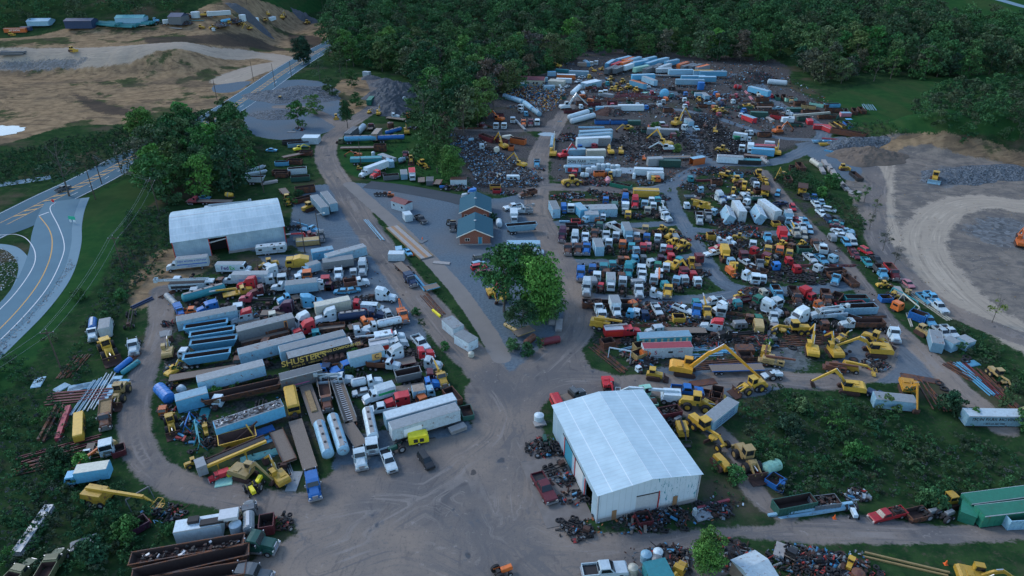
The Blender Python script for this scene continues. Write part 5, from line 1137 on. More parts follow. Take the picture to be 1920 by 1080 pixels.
# ---------------- buildings ----------------
def m_roofmetal(name,c1,c2,seam=.9):
    n=NT(name); tc=n.new('TexCoord').outputs['Object']; sx=n.new('SeparateXYZ'); n.link(tc,sx.inputs[0])
    f=n.noise(.35,n.scale(tc,(1,.25,1)),5,.6); f2=n.noise(1.5,n.scale(tc,(2,.35,1)),4,.6)
    w=n.math('FRACT',n.math('MULTIPLY',sx.outputs[0],1/seam)); line=n.math('LESS_THAN',w,.12)
    sheet=n.math('LESS_THAN',n.math('FRACT',n.math('MULTIPLY',sx.outputs[1],.31)),.03)
    c=n.mix(n.ramp(f,.3,.7),c1,c2); c=n.mix(n.math('MULTIPLY',n.ramp(f2,.55,.7),.3),c,(.22,.22,.22)); c=n.mix(n.math('MULTIPLY',line,.16),c,(.16,.17,.18)); c=n.mix(n.math('MULTIPLY',sheet,.35),c,(.75,.78,.8))
    n.bump(line,.4,.05); return n.fin(c,.55,.1,.35)
MT['roofm']=m_roofmetal('metal_roof',(.26,.37,.43),(.35,.47,.53)); MT['wallm']=m_roofmetal('metal_wall',(.22,.33,.41),(.32,.45,.53),.6)
def m_wallw():
    n=NT('peeling_white_wall'); tc=n.new('TexCoord').outputs['Object']; sx=n.new('SeparateXYZ'); n.link(tc,sx.inputs[0])
    f=n.math('MULTIPLY',n.ramp(n.noise(.7,n.scale(tc,(3,3,.9)),5,.7),.575,.60),n.ramp(sx.outputs[0],-2,2)); l=n.math('LESS_THAN',n.math('FRACT',n.math('MULTIPLY',sx.outputs[0],.9)),.08)
    c=n.mix(n.noise(.5,tc,5,.6),(.46,.56,.62),(.60,.68,.73)); c=n.mix(n.math('MULTIPLY',l,.3),c,(.25,.3,.33)); c=n.mix(n.ramp(sx.outputs[2],1.6,.4),c,(.36,.36,.34)); return n.fin(n.mix(f,c,(.06,.26,.32)),.7)
MT['wallw']=m_wallw()
def m_brick():
    n=NT('brick_wall'); tc=n.new('TexCoord').outputs['Object']; b=n.new('TexBrick'); b.inputs['Scale'].default_value=4.5; sx=n.new('SeparateXYZ'); n.link(tc,sx.inputs[0]); cx=n.new('CombineXYZ'); n.link(n.math('ADD',sx.outputs[0],sx.outputs[1]),cx.inputs[0]); n.link(sx.outputs[2],cx.inputs[1]); n.link(cx.outputs[0],b.inputs['Vector'])
    b.inputs['Color1'].default_value=(.30,.10,.06,1); b.inputs['Color2'].default_value=(.21,.07,.045,1); b.inputs['Mortar'].default_value=(.22,.18,.16,1); b.inputs['Mortar Size'].default_value=.015
    return n.fin(b.outputs['Color'],.9)
MT['brick']=m_brick()
MT['shingle']=simple('shingle_roof',(.012,.062,.095),(.022,.095,.135),1.2,.85,.2); MT['doorblue']=m_plain('door_blue',(.04,.22,.32),.5); MT['shut']=m_plain('shutter_white',(.45,.48,.50),.6); MT['doorwood']=m_plain('door_wood',(.28,.16,.08),.7)
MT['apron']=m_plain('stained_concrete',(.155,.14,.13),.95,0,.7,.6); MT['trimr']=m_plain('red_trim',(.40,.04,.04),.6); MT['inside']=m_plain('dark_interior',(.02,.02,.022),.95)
MATS+=['roofm']
def quadfit(fl,fr,bl,br,e):
    """rectangle from four eave corners, returns centre, heading of the long front (fl->fr), length, depth"""
    c=(fl+fr+bl+br)/4; u=((fr-fl)+(br-bl)).normalized(); u.z=0; u.normalize(); v=Vector((-u.y,u.x,0))
    L=((fr-fl).dot(u)+(br-bl).dot(u))/2; D=((bl-fl).dot(v)+(br-fr).dot(v))/2
    return Vector((c.x,c.y,0)),math.atan2(u.y,u.x),L,D
def part(root,n,m,**k): return link(n,m.mesh(n),root,**k)
# hangar on the left: long side towards the camera
e=6.0
c,th,L,D=quadfit(at(240+365/4.154,300+638/4.154,e),at(240+1235/4.154,300+515/4.154,e),at(240+335/4.154,300+410/4.154,e),at(240+1130/4.154,300+300/4.154,e),e)
c.z=H1(c.x,c.y); hg=link('metal_hangar',None,None,c,(0,0,th)); tag(hg,'long pale metal hangar with arched roof and an open dark doorway','hangar')
a,b=L/2,D/2; dx0,dx1=-a+L*.315,-a+L*.465
wl_=M().box(-a,dx0,-b,-b+.25,0,e,'wallm').box(dx1,a,-b,-b+.25,0,e,'wallm').box(dx0,dx1,-b,-b+.25,e-.5,e,'wallm').box(-a,a,b-.25,b,0,e,'wallm')
rise=3.0
pr=[(-b-.3,e-.05),(-b*.55,e+rise*.62),(-b*.15,e+rise*.95),(b*.15,e+rise*.95),(b*.55,e+rise*.62),(b+.3,e-.05)]
for sx in(-1,1):
    x=sx*(a-.12); vs=[(x,y,z) for y,z in pr]+[(x,b,0),(x,-b,0)]; wl_.add(vs,[tuple(range(8))],'wallm')
part(hg,'wall',wl_)
rf=M()
for (y0,z0),(y1,z1) in zip(pr,pr[1:]): rf.add([(-a-.4,y0,z0+.1),(a+.4,y0,z0+.1),(a+.4,y1,z1+.1),(-a-.4,y1,z1+.1)],[(0,1,2,3)],'roofm')
rf.bar((-a-.4,0,e+rise*.95+.14),(a+.4,0,e+rise*.95+.12),.3,.06,'alu'); part(hg,'roof',rf)
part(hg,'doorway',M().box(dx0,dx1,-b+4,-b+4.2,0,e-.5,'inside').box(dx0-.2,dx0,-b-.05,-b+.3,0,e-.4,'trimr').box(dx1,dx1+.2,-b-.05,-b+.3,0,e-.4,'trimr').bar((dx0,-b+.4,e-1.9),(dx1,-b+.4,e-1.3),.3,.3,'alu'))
part(hg,'corner_trim',M().box(-a-.15,-a+.1,-b-.12,-b+.15,0,e,'trimr').box(a-.1,a+.15,-b-.12,-b+.15,0,e,'trimr').box(-a-.15,-a+.1,b-.15,b+.1,0,e,'trimr'))
part(hg,'base_kerb',M().box(dx1,a,-b-.35,-b-.02,0,.7,'conc'))
# workshop on the right: gable end towards the camera
e=6.6; s_=3.692
c,th,L,D=quadfit(at(980+548/s_,700+835/s_,e),at(980+1253/s_,700+690/s_,e),at(980+195/s_,700+230/s_,e),at(980+812/s_,700+122/s_,e),e)
c.z=0; ws=link('workshop_building',None,None,c,(0,0,th)); tag(ws,'big white roofed metal workshop with peeling gable wall and overhead door','workshop')
a,b=L/2,D/2; rz=1.25
# left long wall (x=-a) openings measured from the front
def lw(f): return -b+D*f
ops=[(.105,.245,4.6,'open'),(.30,.46,4.8,'shut'),(.53,.70,4.8,'doorblue')]
m=M(); y=-b
for f0,f1,h,_ in ops: m.box(-a,-a+.25,y,lw(f0),0,e,'wallm'); m.box(-a,-a+.25,lw(f0),lw(f1),h,e,'wallm'); y=lw(f1)
m.box(-a,-a+.25,y,b,0,e,'wallm').box(a-.25,a,-b,b,0,e,'wallm'); m.add([(-a,b-.1,0),(a,b-.1,0),(a,b-.1,e),(0,b-.1,e+rz),(-a,b-.1,e)],[(0,1,2,3,4)],'wallm')
g0,g1,gh=-a+L*.375,-a+L*.60,4.4
fw=M().box(-a+.02,g0,-b,-b+.25,.8,gh,'wallw').box(g1,a,-b,-b+.25,.8,gh,'wallw').add([(-a+.02,-b,gh),(a,-b,gh),(a,-b,e),(0,-b,e+rz),(-a+.02,-b,e)],[(0,1,2,3,4)],'wallw').box(-a-.02,g0,-b-.06,-b+.2,0,.8,'conc').box(g1,a,-b-.06,-b+.2,0,.8,'conc')
part(ws,'wall',m); part(ws,'gable_wall',fw)
for i in range(11):
    x=-a+L*(i+.5)/11
    if g0<x<g1: continue
part(ws,'overhead_door',M().box(g0+.03,g1-.03,-b+.08,-b+.16,0,gh-.02,'shut').box(g1-.05,g1+.15,-b-.06,-b+.05,0,gh+.1,'trimr').box(g0,g1,-b-.03,-b+.03,gh-.25,gh,'dark'))
part(ws,'side_door',M().box(-a+L*.145,-a+L*.19,-b-.09,-b-.05,.0,2.2,'doorwood')); part(ws,'side_door',M().box(-a+L*.75,-a+L*.795,-b-.09,-b-.05,.3,2.5,'doorwood'))
for f0,f1,h,k in ops:
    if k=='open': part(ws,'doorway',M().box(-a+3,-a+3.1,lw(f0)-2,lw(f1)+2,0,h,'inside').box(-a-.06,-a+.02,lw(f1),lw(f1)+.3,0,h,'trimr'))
    else: part(ws,'sliding_door',M().box(-a+.04,-a+.1,lw(f0),lw(f1),0,h,k).box(-a-.06,-a+.02,lw(f1),lw(f1)+.3,0,h+.1,'trimr').box(-a-.1,-a+.0,lw(f0)-1,lw(f1)+1,h,h+.15,'dark'))
rf=M().add([(-a-.35,-b-.35,e+.02),(0,-b-.35,e+rz+.12),(0,b+.35,e+rz+.12),(-a-.35,b+.35,e+.02),(a+.35,-b-.35,e+.02),(a+.35,b+.35,e+.02)],[(0,1,2,3),(1,4,5,2)],'roofn').box(-.12,.12,-b-.35,b+.35,e+rz+.08,e+rz+.15,'roofn')
MT['roofn']=(lambda n:None)(0) or None
def m_roof2():
    n=NT('workshop_roof'); tc=n.new('TexCoord').outputs['Object']; sx=n.new('SeparateXYZ'); n.link(tc,sx.inputs[0])
    f=n.noise(.3,tc,5,.6); f2=n.noise(1.0,n.scale(tc,(.3,2.5,1)),4,.6)
    l1=n.math('LESS_THAN',n.math('FRACT',n.math('MULTIPLY',sx.outputs[1],1.1)),.14); l2=n.math('LESS_THAN',n.math('FRACT',n.math('MULTIPLY',sx.outputs[0],.28)),.04)
    c=n.mix(n.ramp(f,.3,.7),(.37,.49,.54),(.44,.57,.62)); c=n.mix(n.math('MULTIPLY',n.ramp(f2,.5,.7),.25),c,(.35,.40,.45)); c=n.mix(n.math('MULTIPLY',l1,.2),c,(.25,.28,.31)); c=n.mix(n.math('MULTIPLY',l2,.5),c,(.78,.8,.82))
    n.bump(l1,.4,.05); return n.fin(c,.5,.1,.35)
MT['roofn']=m_roof2(); part(ws,'roof',rf)
part(ws,'apron',M().box(-a-8.5,-a-.1,-b+1,lw(.72),.02,.09,'apron'))
part(ws,'corner_trim',M().box(-a-.08,-a+.1,-b-.08,-b+.05,0,e,'alu').box(a-.1,a+.1,-b-.08,-b+.1,0,e,'alu'))
# brick office: two gabled wings, one behind the other
def gable(name,pf,W,D,eave,rise,label,ridge_px=None):
    root=link(name,None,None,pf,(0,0,math.atan2(-pf.x*0,1)-0)); root.rotation_euler=(0,0,R(2)); tag(root,label,'office building')
    w=W/2
    part(root,'wall',M().box(-w,w,D-.2,D,0,eave,'brick').box(-w,-w+.2,0,D-.2,0,eave,'brick').box(w-.2,w,0,D-.2,0,eave,'brick').add([(-w+.2,0,0),(w-.2,0,0),(w-.2,0,eave),(w,0,eave),(0,0,eave+rise*.92),(-w,0,eave),(-w+.2,0,eave)],[(0,1,2,3,4,5,6)],'brick').add([(-w,D,eave),(w,D,eave),(0,D,eave+rise*.92)],[(0,1,2)],'brick').box(-w-.3,w+.3,-.4,0,0,.3,'conc'))
    q=w+.9; t=.14; rr=eave-.25
    rf=M()
    for y0,y1,mm in((-.7,D+.5,'shingle'),): rf.add([(-q,y0,rr),(0,y0,eave+rise),(0,y1,eave+rise),(-q,y1,rr),(q,y0,rr),(q,y1,rr)],[(0,1,2,3),(1,4,5,2)],mm)
    rf.bar((-q,-.72,rr-.12),(0,-.72,eave+rise-.12),.08,.26,'lamp').bar((0,-.72,eave+rise-.12),(q,-.72,rr-.12),.08,.26,'lamp')
    rr_=part(root,'roof',rf); part(rr_,'vent',M().box(-.35,.35,D*.45,D*.45+.5,eave+rise,eave+rise+.25,'alu'))
    return root
p1=at(892,459); p2=at(891,423,4.9)
b1=gable('brick_office',at(891,458.5),9.4,12.5,3.1,2.3,'front brick office wing with teal gable roof and blue door')
part(b1,'door',M().box(1.0,2.1,-.06,.02,.3,2.5,'doorblue').box(.92,1.0,-.08,.02,.3,2.58,'lamp').box(2.1,2.18,-.08,.02,.3,2.58,'lamp'))
wn_=part(b1,'window',M().box(-3.1,-1.6,-.06,.02,1.2,2.2,'lamp')); part(wn_,'pane',M().box(-3.0,-2.4,-.09,-.05,1.28,2.12,'glass').box(-2.3,-1.7,-.09,-.05,1.28,2.12,'glass'))
b2=gable('brick_office',at(891,421,0)+Vector((0,2.5,0)),9.0,12,3.6,2.3,'rear brick office wing standing directly behind the front one')
for x in(-3.6,2.6):
    wn_=part(b2,'window',M().box(x,x+1.0,-.06,.02,1.6,2.6,'lamp')); part(wn_,'pane',M().box(x+.1,x+.9,-.09,-.05,1.7,2.5,'glass'))
# truck scale in the concrete lane
A=at(735,424,.5);B_=at(800,482,.5); P=(A+B_)/2; th=math.atan2(B_.y-A.y,B_.x-A.x); L=(B_-A).length
ts_=link('truck_scale',None,None,P,(0,0,th)); tag(ts_,'truck weighbridge deck with rust-brown centre strip and yellow side','weighbridge')
part(ts_,'deck',M().box(-L/2,L/2,-1.9,1.9,.12,.42,'conc')); part(ts_,'centre_strip',M().box(-L/2,L/2,-.55,.55,.42,.45,'rustt')) if 0 else part(ts_,'centre_strip',M().box(-L/2,L/2,-.55,.55,.42,.45,'doorwood')); part(ts_,'side_beam',M().box(-L/2,L/2,-2.1,-1.92,.1,.62,'load')); part(ts_,'side_beam',M().box(-L/2,L/2,1.92,2.1,.1,.62,'load'))
# poles and wires
POLES={}
def pole(k,px,py,h,arm=True,lamp=0,label='',th=0,lean=0):
    P=at(px,py); root=link('utility_pole' if not lamp else 'street_lamp',None,None,P,(0,R(lean),th)); tag(root,label,'utility pole' if not lamp else 'street lamp')
    part(root,'pole',M().cyl((0,0,-.5),(0,0,h),.19,'pole',8,.12))
    if arm: part(root,'crossarm',M().box(-1.4,1.4,-.08,.08,h-.9,h-.72,'pole')); part(root,'insulators',M().box(-1.35,-1.25,-.05,.05,h-.72,h-.45,'shut').box(-.05,.05,-.05,.05,h,h+.3,'shut').box(1.25,1.35,-.05,.05,h-.72,h-.45,'shut'))
    if lamp: part(root,'lamp_arm',M().bar((0,0,h-.6),(lamp,0,h-.1),.08,.08,'alu').box(min(lamp,lamp*1.25),max(lamp,lamp*1.25),-.15,.15,h-.2,h-.02,'lamp'))
    POLES[k]=(P,h,th)
for a in [('a',119,703.5,12,1,0,'tall wooden pole with crossarm beside the steel ladder frames',R(10)),('b',232,511,11.5,1,0,'wooden pole in the brush below the moving truck',R(10)),('c',298,398,12,1,0,'wooden pole with pale crossarm left of the hangar',R(10)),('d',-60,1000,12,1,0,'wooden pole',R(10)),
 ('e',228,325,12,1,0,'dark wooden pole with transformer at the highway edge',0),('f',191,345,11,0,0,'leaning wooden pole between two roadside poles',0),('g',179,374,13,0,0,'pale slender pole nearest the highway junction',0),
 ('h',407,187,12,0,0,'thin pole on the tan slope by the gravel shoulder',0),('i',475.5,151.5,12,0,0,'thin pole standing on the tan cut field',0),('j',516,163,13,0,0,'pole at the near kerb of the highway beside the rock heap',0),('k',547,146,10,0,0,'pole at the highway end of the rock heap',0),
 ('l',572,474,11,0,0,'wooden pole right of the hangar by the yellow tank',0),('m',601,461,11,0,2.2,'wooden street lamp right of the hangar',0),('n',495,361,11,0,0,'wooden pole by the white scrap boats behind the hangar',0),('o',652,140,9,0,2.0,'street lamp among the trees at the lane end',0),('p',677,311,10,0,0,'thin pole in front of the teal container',0),('q',463,10,13,0,0,'far pole beyond the distant lot',0),('r',607,32,14,0,0,'far pole beside the pale gravel cone',0)]:
    if a[0]!='d' : pole(a[0],a[1],a[2],a[3],bool(a[4]),a[5],a[6],a[7])
    else: P=at(20,900); POLES['d']=(P+Vector((-25,-14,0)),12,R(10))
def wire(k1,k2,offs,label):
    P,h,t=POLES[k1];Q,g_,u=POLES[k2]; m=M()
    for o in offs:
        a=P+Vector((o*math.cos(t),o*math.sin(t),h-(.5 if o else -.3)));b=Q+Vector((o*math.cos(u),o*math.sin(u),g_-(.5 if o else -.3)))
        N=14; pts=[a.lerp(b,i/N)-Vector((0,0,1.4*4*(i/N)*(1-i/N))) for i in range(N+1)]
        for p,q in zip(pts,pts[1:]): m.cyl(p,q,.024,'cgr',4)
    o=link('power_cables',m.mesh('power_cables')); tag(o,label,'cables')
wire('d','a',(-1.3,0,1.3),'overhead cables running off the left edge from the ladder frame pole'); wire('a','b',(-1.3,0,1.3),'overhead cables between the two nearest crossarm poles'); wire('b','c',(-1.3,0,1.3),'overhead cables rising to the pole left of the hangar'); wire('c','f',(-.3,0,.3),'overhead cables from the hangar pole to the highway')
# signs
def sign(px,py,h,c,label,w=.8,oct_=False):
    P=at(px,py); root=link('road_sign',None,None,P,(0,0,R(-15))); tag(root,label,'sign')
    part(root,'post',M().cyl((0,0,0),(0,0,h),.05,'alu',6))
    m=M()
    if oct_: m.cyl((0,-.06,h),(0,-.02,h),w*.6,'ink',8)
    else: m.box(-w/2,w/2,-.07,-.03,h-w*.4,h+w*.4,'ink')
    link('panel',m.mesh('panel'),root,color=tuple(c)+(1,))
sign(103,388,2.3,(.6,.03,.04),'red octagonal stop sign at the ramp junction',1.0,True)
P=at(138,419); root=link('direction_sign',None,None,P,(0,0,R(-12))); tag(root,'green and white direction sign on two posts beside the ramp','sign')
part(root,'post',M().box(-1.0,-.9,0,.1,0,2.2,'alu')); part(root,'post',M().box(.9,1.0,0,.1,0,2.2,'alu'))
link('panel',M().box(-1.3,1.3,-.08,-.02,1.4,2.6,'ink').mesh('panel'),root,color=(.03,.4,.25,1)); link('panel',M().box(-1.2,-.5,-.08,-.02,.5,1.38,'ink').box(.3,1.1,-.08,-.02,.6,1.38,'ink').mesh('panel'),root,color=(.6,.65,.68,1))
for i,(x,y,l) in enumerate([(792,449,'orange traffic cone on the grass by the weighbridge'),(775,479,'orange traffic cone left of the weighbridge'),(1564,972,'orange cone on the dirt in front of the steel plank'),(1773,1058,'small orange cone in the bottom right lane')]):
    P=at(x,y); o=link('traffic_cone',M().cyl((0,0,.03),(0,0,.9),.24,'ink',10,.05).box(-.3,.3,-.3,.3,0,.05,'ink').mesh('traffic_cone'),None,P,color=(.8,.14,.03,1)); tag(o,l,'traffic cone')
def barn(px,py,px2,py2,w,h,wc,rc,label,rise=2,name='far_building'):
    A=at(px,py,h);B_=at(px2,py2,h); P=(A+B_)/2; P.z=H1(P.x,P.y); th=math.atan2(B_.y-A.y,B_.x-A.x); L=(B_-A).length/2
    root=link(name,None,None,P,(0,0,th)); tag(root,label,'building')
    link('wall',M().box(-L,L,-w,w,0,h,'panel').mesh('wall'),root,color=COL[wc][0]+(.9,))
    link('roof',M().add([(-L-.3,-w-.3,h),(L+.3,-w-.3,h),(L+.3,0,h+rise),(-L-.3,0,h+rise),(-L-.3,w+.3,h),(L+.3,w+.3,h)],[(0,1,2,3),(3,2,5,4)],'panel').add([(-L,-w,h),(-L,w,h),(-L,0,h+rise)],[(0,1,2)],'panel').add([(L,-w,h),(L,w,h),(L,0,h+rise)],[(0,1,2)],'panel').mesh('roof'),root,color=COL[rc][0]+(.9,))
    return root
barn(126,38,176,36,5,5,'N','N','far dark blue steel shed at the top left edge',1.2); barn(220,32,272,32,5,3.5,'w','T','long low far shed with pale roof',1.5); barn(322,28,346,30,6,5,'s','N','far dark blue roofed shed beside the storage lot',2); barn(56,39,96,37,5,3,'w','w','far low white house among trees',1.5)
bb_=barn(962,146,1021,148,4.2,3.2,'C','r','long cream office building with brown-red roof beside the woods',1.3,'long_office')
link('window',M().box(3,3.8,-4.28,-4.2,1.2,2.2,'glass').box(5,5.8,-4.28,-4.2,1.2,2.2,'glass').box(-5,-4.2,-4.28,-4.2,1.2,2.2,'glass').mesh('window'),bb_)
# ---------------- the yard's contents, block by block (coordinates are read off enlarged views) ----------------
items(280,440,5.4,'at the back of the left yard','''
bt 600 258 165 300 WS Hb=3.7 id=deily | white moving truck parked in front of the hangar
sv 695 330 1015 330 WS id=fed L=9.5 | white parcel delivery van facing right below the hangar door
cp 1080 150 1390 120 WS id=camp | white travel trailer with blue stripe against the hangar wall
wl 1200 285 190 Y | yellow wheel loader between the parcel van and the sweeper
sw 1490 285 185 Y scale=1.25 | yellow street sweeper truck right of the wheel loader
la 185 500 680 475 WS scale=.92 | white aerial ladder fire truck with raised basket over its tail
bt 1215 425 735 435 WS id=mov | long white straight box truck with blue lettering
tr 1270 365 190 WW L=7
co 1350 405 262 WW
co 1165 455 8 W L=5
tk 330 645 765 525 TT r=1.15 | teal tanker trailer with a walkway along its top
cy 170 600 270 700 S r=.8
bb 300 750 300 BB scale=.8
pu 430 770 5 O scale=1.1
tr 655 705 195 BB fair=0
kt 900 560 12 YY L=8 | yellow boom crane truck with its boom lowered to the right
tr 1050 490 180 RR
dc 1130 555 190 rr
rt 1200 640 985 640 EE L=10
co 905 700 265 W
tr 1010 815 190 WR | white sleeper tractor with a red roof fairing and white hood
tr 1420 735 180 PP
fb 1130 790 1370 780 ss
tr 1590 680 5 bb
ft 1400 640 195 bE L=6
tl 270 855 885 735 wS | whitish box semi trailer behind the four light blue dump trailers
fb 900 915 1125 865 ww wh=0
db 345 935 795 865 bb lip=.28 id=db1 | light blue dump trailer at the back of four in a row
db 400 1012 865 940 bb lip=.28 | light blue dump trailer second from the back of four
tR 880 955 1455 812 SS id=rib | ribbed silver semi trailer with an orange door frame
fb 930 1100 1415 985 uu sides=.8 wh=1
tr 1580 850 200 WW
lc 1240 820 190 C
kt 1430 510 182 WW L=11
lc 1500 440 190 W
lc 1195 330 200 W
co 1600 380 265 OO L=5
bt 1720 300 1500 370 wS Hb=3.2
be 260 560 25 u L=9
sc 560 680 20 s L=5 seed=3
ax 800 690 15 S
ds 420 790 10 O L=3 Hb=1.3
pl 150 1000 100 S
sc 180 900 0 s L=3 seed=5
''')
items(560,440,5.4,'on the right side of the left yard','''
ct 130 165 345 128 bw Hb=2.9 | light blue box with a white roof beside the gravel lane
tl 345 190 598 122 wS L=12
tl 240 262 550 220 SS Hb=3.6 | grey box trailer half hidden by green cabs
lc 380 300 200 g scale=1.5
lc 640 310 262 WW scale=1.3
tr 650 300 262 WW | white tall sleeper cab beside the gravel lane
dc 405 380 262 WE
lc 555 385 270 WR
dt 590 475 8 WU L=7
co 275 440 262 RW L=5
fr 420 480 20 s L=5
lc 300 520 180 u
ca 440 570 180 b | light blue old car between the semi cabs
ca 540 560 10 b
dc 225 500 5 WW
tl 160 710 515 637 CC Hb=4.0 | cream roofed trailer coupled to a red tractor
dc 585 705 0 RR L=5
tl -140 490 185 455 wS | white box trailer with a side door in the cab rows
lc 315 520 0 P
fr 660 640 5 s L=6
tr 820 600 -5 WW id=bigw | white sleeper tractor facing right with its hood over the lane
va 745 730 -2 W | white cargo van beside the cream roofed trailer
tr 345 805 190 WW
tk 400 830 690 795 NN r=1.1
dc 745 795 0 NN
pu 905 800 120 W | white pickup with an empty tyre bed and red stripes
wt 1055 795 292 OO | orange tow truck with a raised boom at the lane edge
tr 125 925 195 RR id=redbig | bright red sleeper tractor with a rounded fairing
tt 1000 870 690 935 WW L=10
ft 640 890 15 OO L=7
fb 200 960 470 930 uu sides=.7
am 770 1050 1080 1000 WW | white box ambulance with a blue star on its roof
dc 590 980 10 WR L=5
lc 180 1000 10 T
tr 60 670 10 bb
kt 880 1030 10 WW L=8
fr 640 1060 30 s L=6
sc 600 1060 0 u L=5 seed=11
''')
items(280,620,5.4,'in the middle of the left yard','''
db 405 125 890 60 bb lip=.28 | light blue dump trailer third from the back of four
db 335 265 825 195 bb lip=.28 | light blue dump trailer nearest of the four with rusty inside
lc 345 225 180 W scale=1.2
tl 897 210 1565 38 wS | pale blue-white trailer behind the black lettered one
tl 1312 185 1975 15 wS | grey roofed trailer directly behind the black lettered trailer
tl 1392 250 2040 88 KS id=shu | black trailer with yellow lettering and a white front cap
tl 1320 468 1738 362 ss id=pink | dark grey trailer with a magenta stripe
lc 1800 380 0 N
tl 478 490 1155 318 wS | white-blue trailer in front of the nearest dump trailer
db 640 640 1215 515 uu L=16 Hb=2.4 | long rust brown gondola trailer behind a small bush
cb 257 680 585 592 bw Hb=3.4 | short light blue box with a red corner
cy 95 580 210 700 B r=1.3 | blue tank lying at the left edge of the yard
cy 300 610 350 570 W r=1.0
tl 655 955 1345 725 bs Hb=4.0 id=debris | trailer with torn dark roof nearest the conveyor
bu 1415 560 1465 800 YY | yellow school bus without its hood facing the camera
ex 235 385 30 YY scale=.7
ex 185 190 80 yy pose=f | rust-faded yellow excavator standing beside the left dirt track
be 200 60 85 S L=6 n=3
sc 250 370 0 Y L=5 seed=8
sc 220 550 0 Y L=3.5 seed=9
fb 200 480 880 370 uu wh=0
sc 180 780 0 s L=4 seed=12
lc 135 800 250 O scale=.8
wl 215 920 280 YY scale=1.05 | yellow wheel loader with bucket towards the burnt machine
af 480 1020 100 T L=5
af 395 930 70 B L=4
pl 560 840 70 T L=4
gr 560 960 100 YY scale=.6
pl 420 790 10 b L=3
sc 420 900 0 b L=6 seed=14
''')
items(560,620,5.4,'in the lower left yard','''
pu 1235 120 312 W scale=1.2 | white heavy pickup parked alone on the dirt lane
lc 255 390 0 B
tl 500 252 855 165 wS id=cc | white box trailer with an orange square sign
pu 475 370 200 B scale=1.3
fb 240 330 490 280 OO load=drums wh=0 | orange-rust frame loaded with steel drums
tr 1010 215 200 WW | white sleeper tractor facing left behind the orange square trailer
dt 870 330 -5 WU L=8
dc 1240 225 10 RR
dc 1310 320 -5 WW
pf 740 160 1080 95 WR L=9 | white and red fire engine behind the white sleeper tractor
fb 960 330 1180 290 rr wh=1
db 975 440 1235 385 SD Hb=2.9 slope=.2
dc 1330 450 5 rr
bo 1150 620 1375 580 wD Hb=2.8 | white box body with tan roof and dark open door
ft 1020 580 1400 520 BS L=10
kt 1440 460 300 YY L=6
tr 1080 675 190 RR fair=0
lc 1240 700 200 O
bt 965 570 645 665 WW Hb=3.2 id=grn | white box truck with a green band on its side
ca 650 615 190 W
pu 830 785 190 W scale=1.15 | white crew cab pickup nosed against the two big trailers
tt 525 540 860 480 WW
ut 250 490 500 470 WW L=8
tl 870 862 1580 662 wW Hb=4.1 | long white trailer behind the nearest grey roofed one
tl 925 965 1612 762 WS Hb=4.1 id=front | long white trailer nearest the open yard with grey roof
ds 1500 560 1610 690 UU Hb=1.5 w=1.2
ds 1680 730 1720 840 gg Hb=1.3
sl 1610 985 20 D L=3.4 n=4
ge 1210 1085 10 L scale=1.15 | bright yellow towable generator in front of the trailers
fb 70 555 195 915 sS load=sand L=15 | grey flatbed carrying a tan load
dt 240 480 290 760 UD L=12 | orange cabbed dump truck facing the camera
fb 390 530 510 870 SS load=chain L=16 | grey live floor trailer with a chain conveyor
ds 520 885 275 U L=2.4 Hb=1
lc 620 160 20 u
fr 640 120 30 u L=6
sc 600 170 0 u L=4 seed=22
''')
items(340,780,5.4,'at the front of the left yard','''
tk 1392 70 1490 395 ww r=1.15 wh=1 | silver-blue tanker left of a matching pair
tk 1530 0 1645 360 ww r=1.15 | silver-blue tanker right of a matching pair
fb 1165 80 1290 480 DD L=15 | long weathered flatbed coupled to the blue tractor
tr 1320 620 280 BB fair=0 | blue tractor with chrome grille facing the camera
fb 1690 100 1790 250 sS L=8 wh=1
dc 1805 390 280 WW | white day cab tractor beside the white bulk truck
tk 1895 -10 1930 160 WS r=1.1 L=9
co 1925 250 275 WW L=5
pu 2095 440 292 W scale=1.1 | white pickup with a dark bed below the trailers
su 2475 440 305 K | black SUV parked alone on the open dirt
fa 2190 310 200 g
tm 230 470 850 240 YS | long yellow truss conveyor lying across the lower left yard
ho 570 230 15 YY L=7 | rusty cream crusher hopper beside the torn-roof trailer
ex 640 560 345 yY scale=1.1 | dusty yellow excavator whose boom bends down to the right
ex 985 590 130 YY reach=1.1 | yellow excavator whose boom reaches back over the conveyor
bb 365 570 200 RR scale=.55 | small red cab chassis left of the green round bin
vt 470 520 0 L r=.9 h=1 | bright yellow-green round bin in the grass
fa 700 720 300 L
fa 760 690 60 L
pl 850 390 15 T L=9
fb 960 150 1100 460 uu wh=1 sides=.4
pl 1140 660 250 S L=5
be 1100 540 290 S L=6 n=3
pl 810 160 20 B L=5
pl 900 230 20 b L=4
af 180 220 100 T L=6
sc 60 200 0 b L=5 seed=31
sc 300 250 0 u L=4 seed=32
wl 120 430 20 YY scale=.6
sc 1010 640 20 u L=3 seed=33
pl 430 670 10 M L=3
fr 980 520 10 s L=4
ty 130 370 0 s n=4
''')
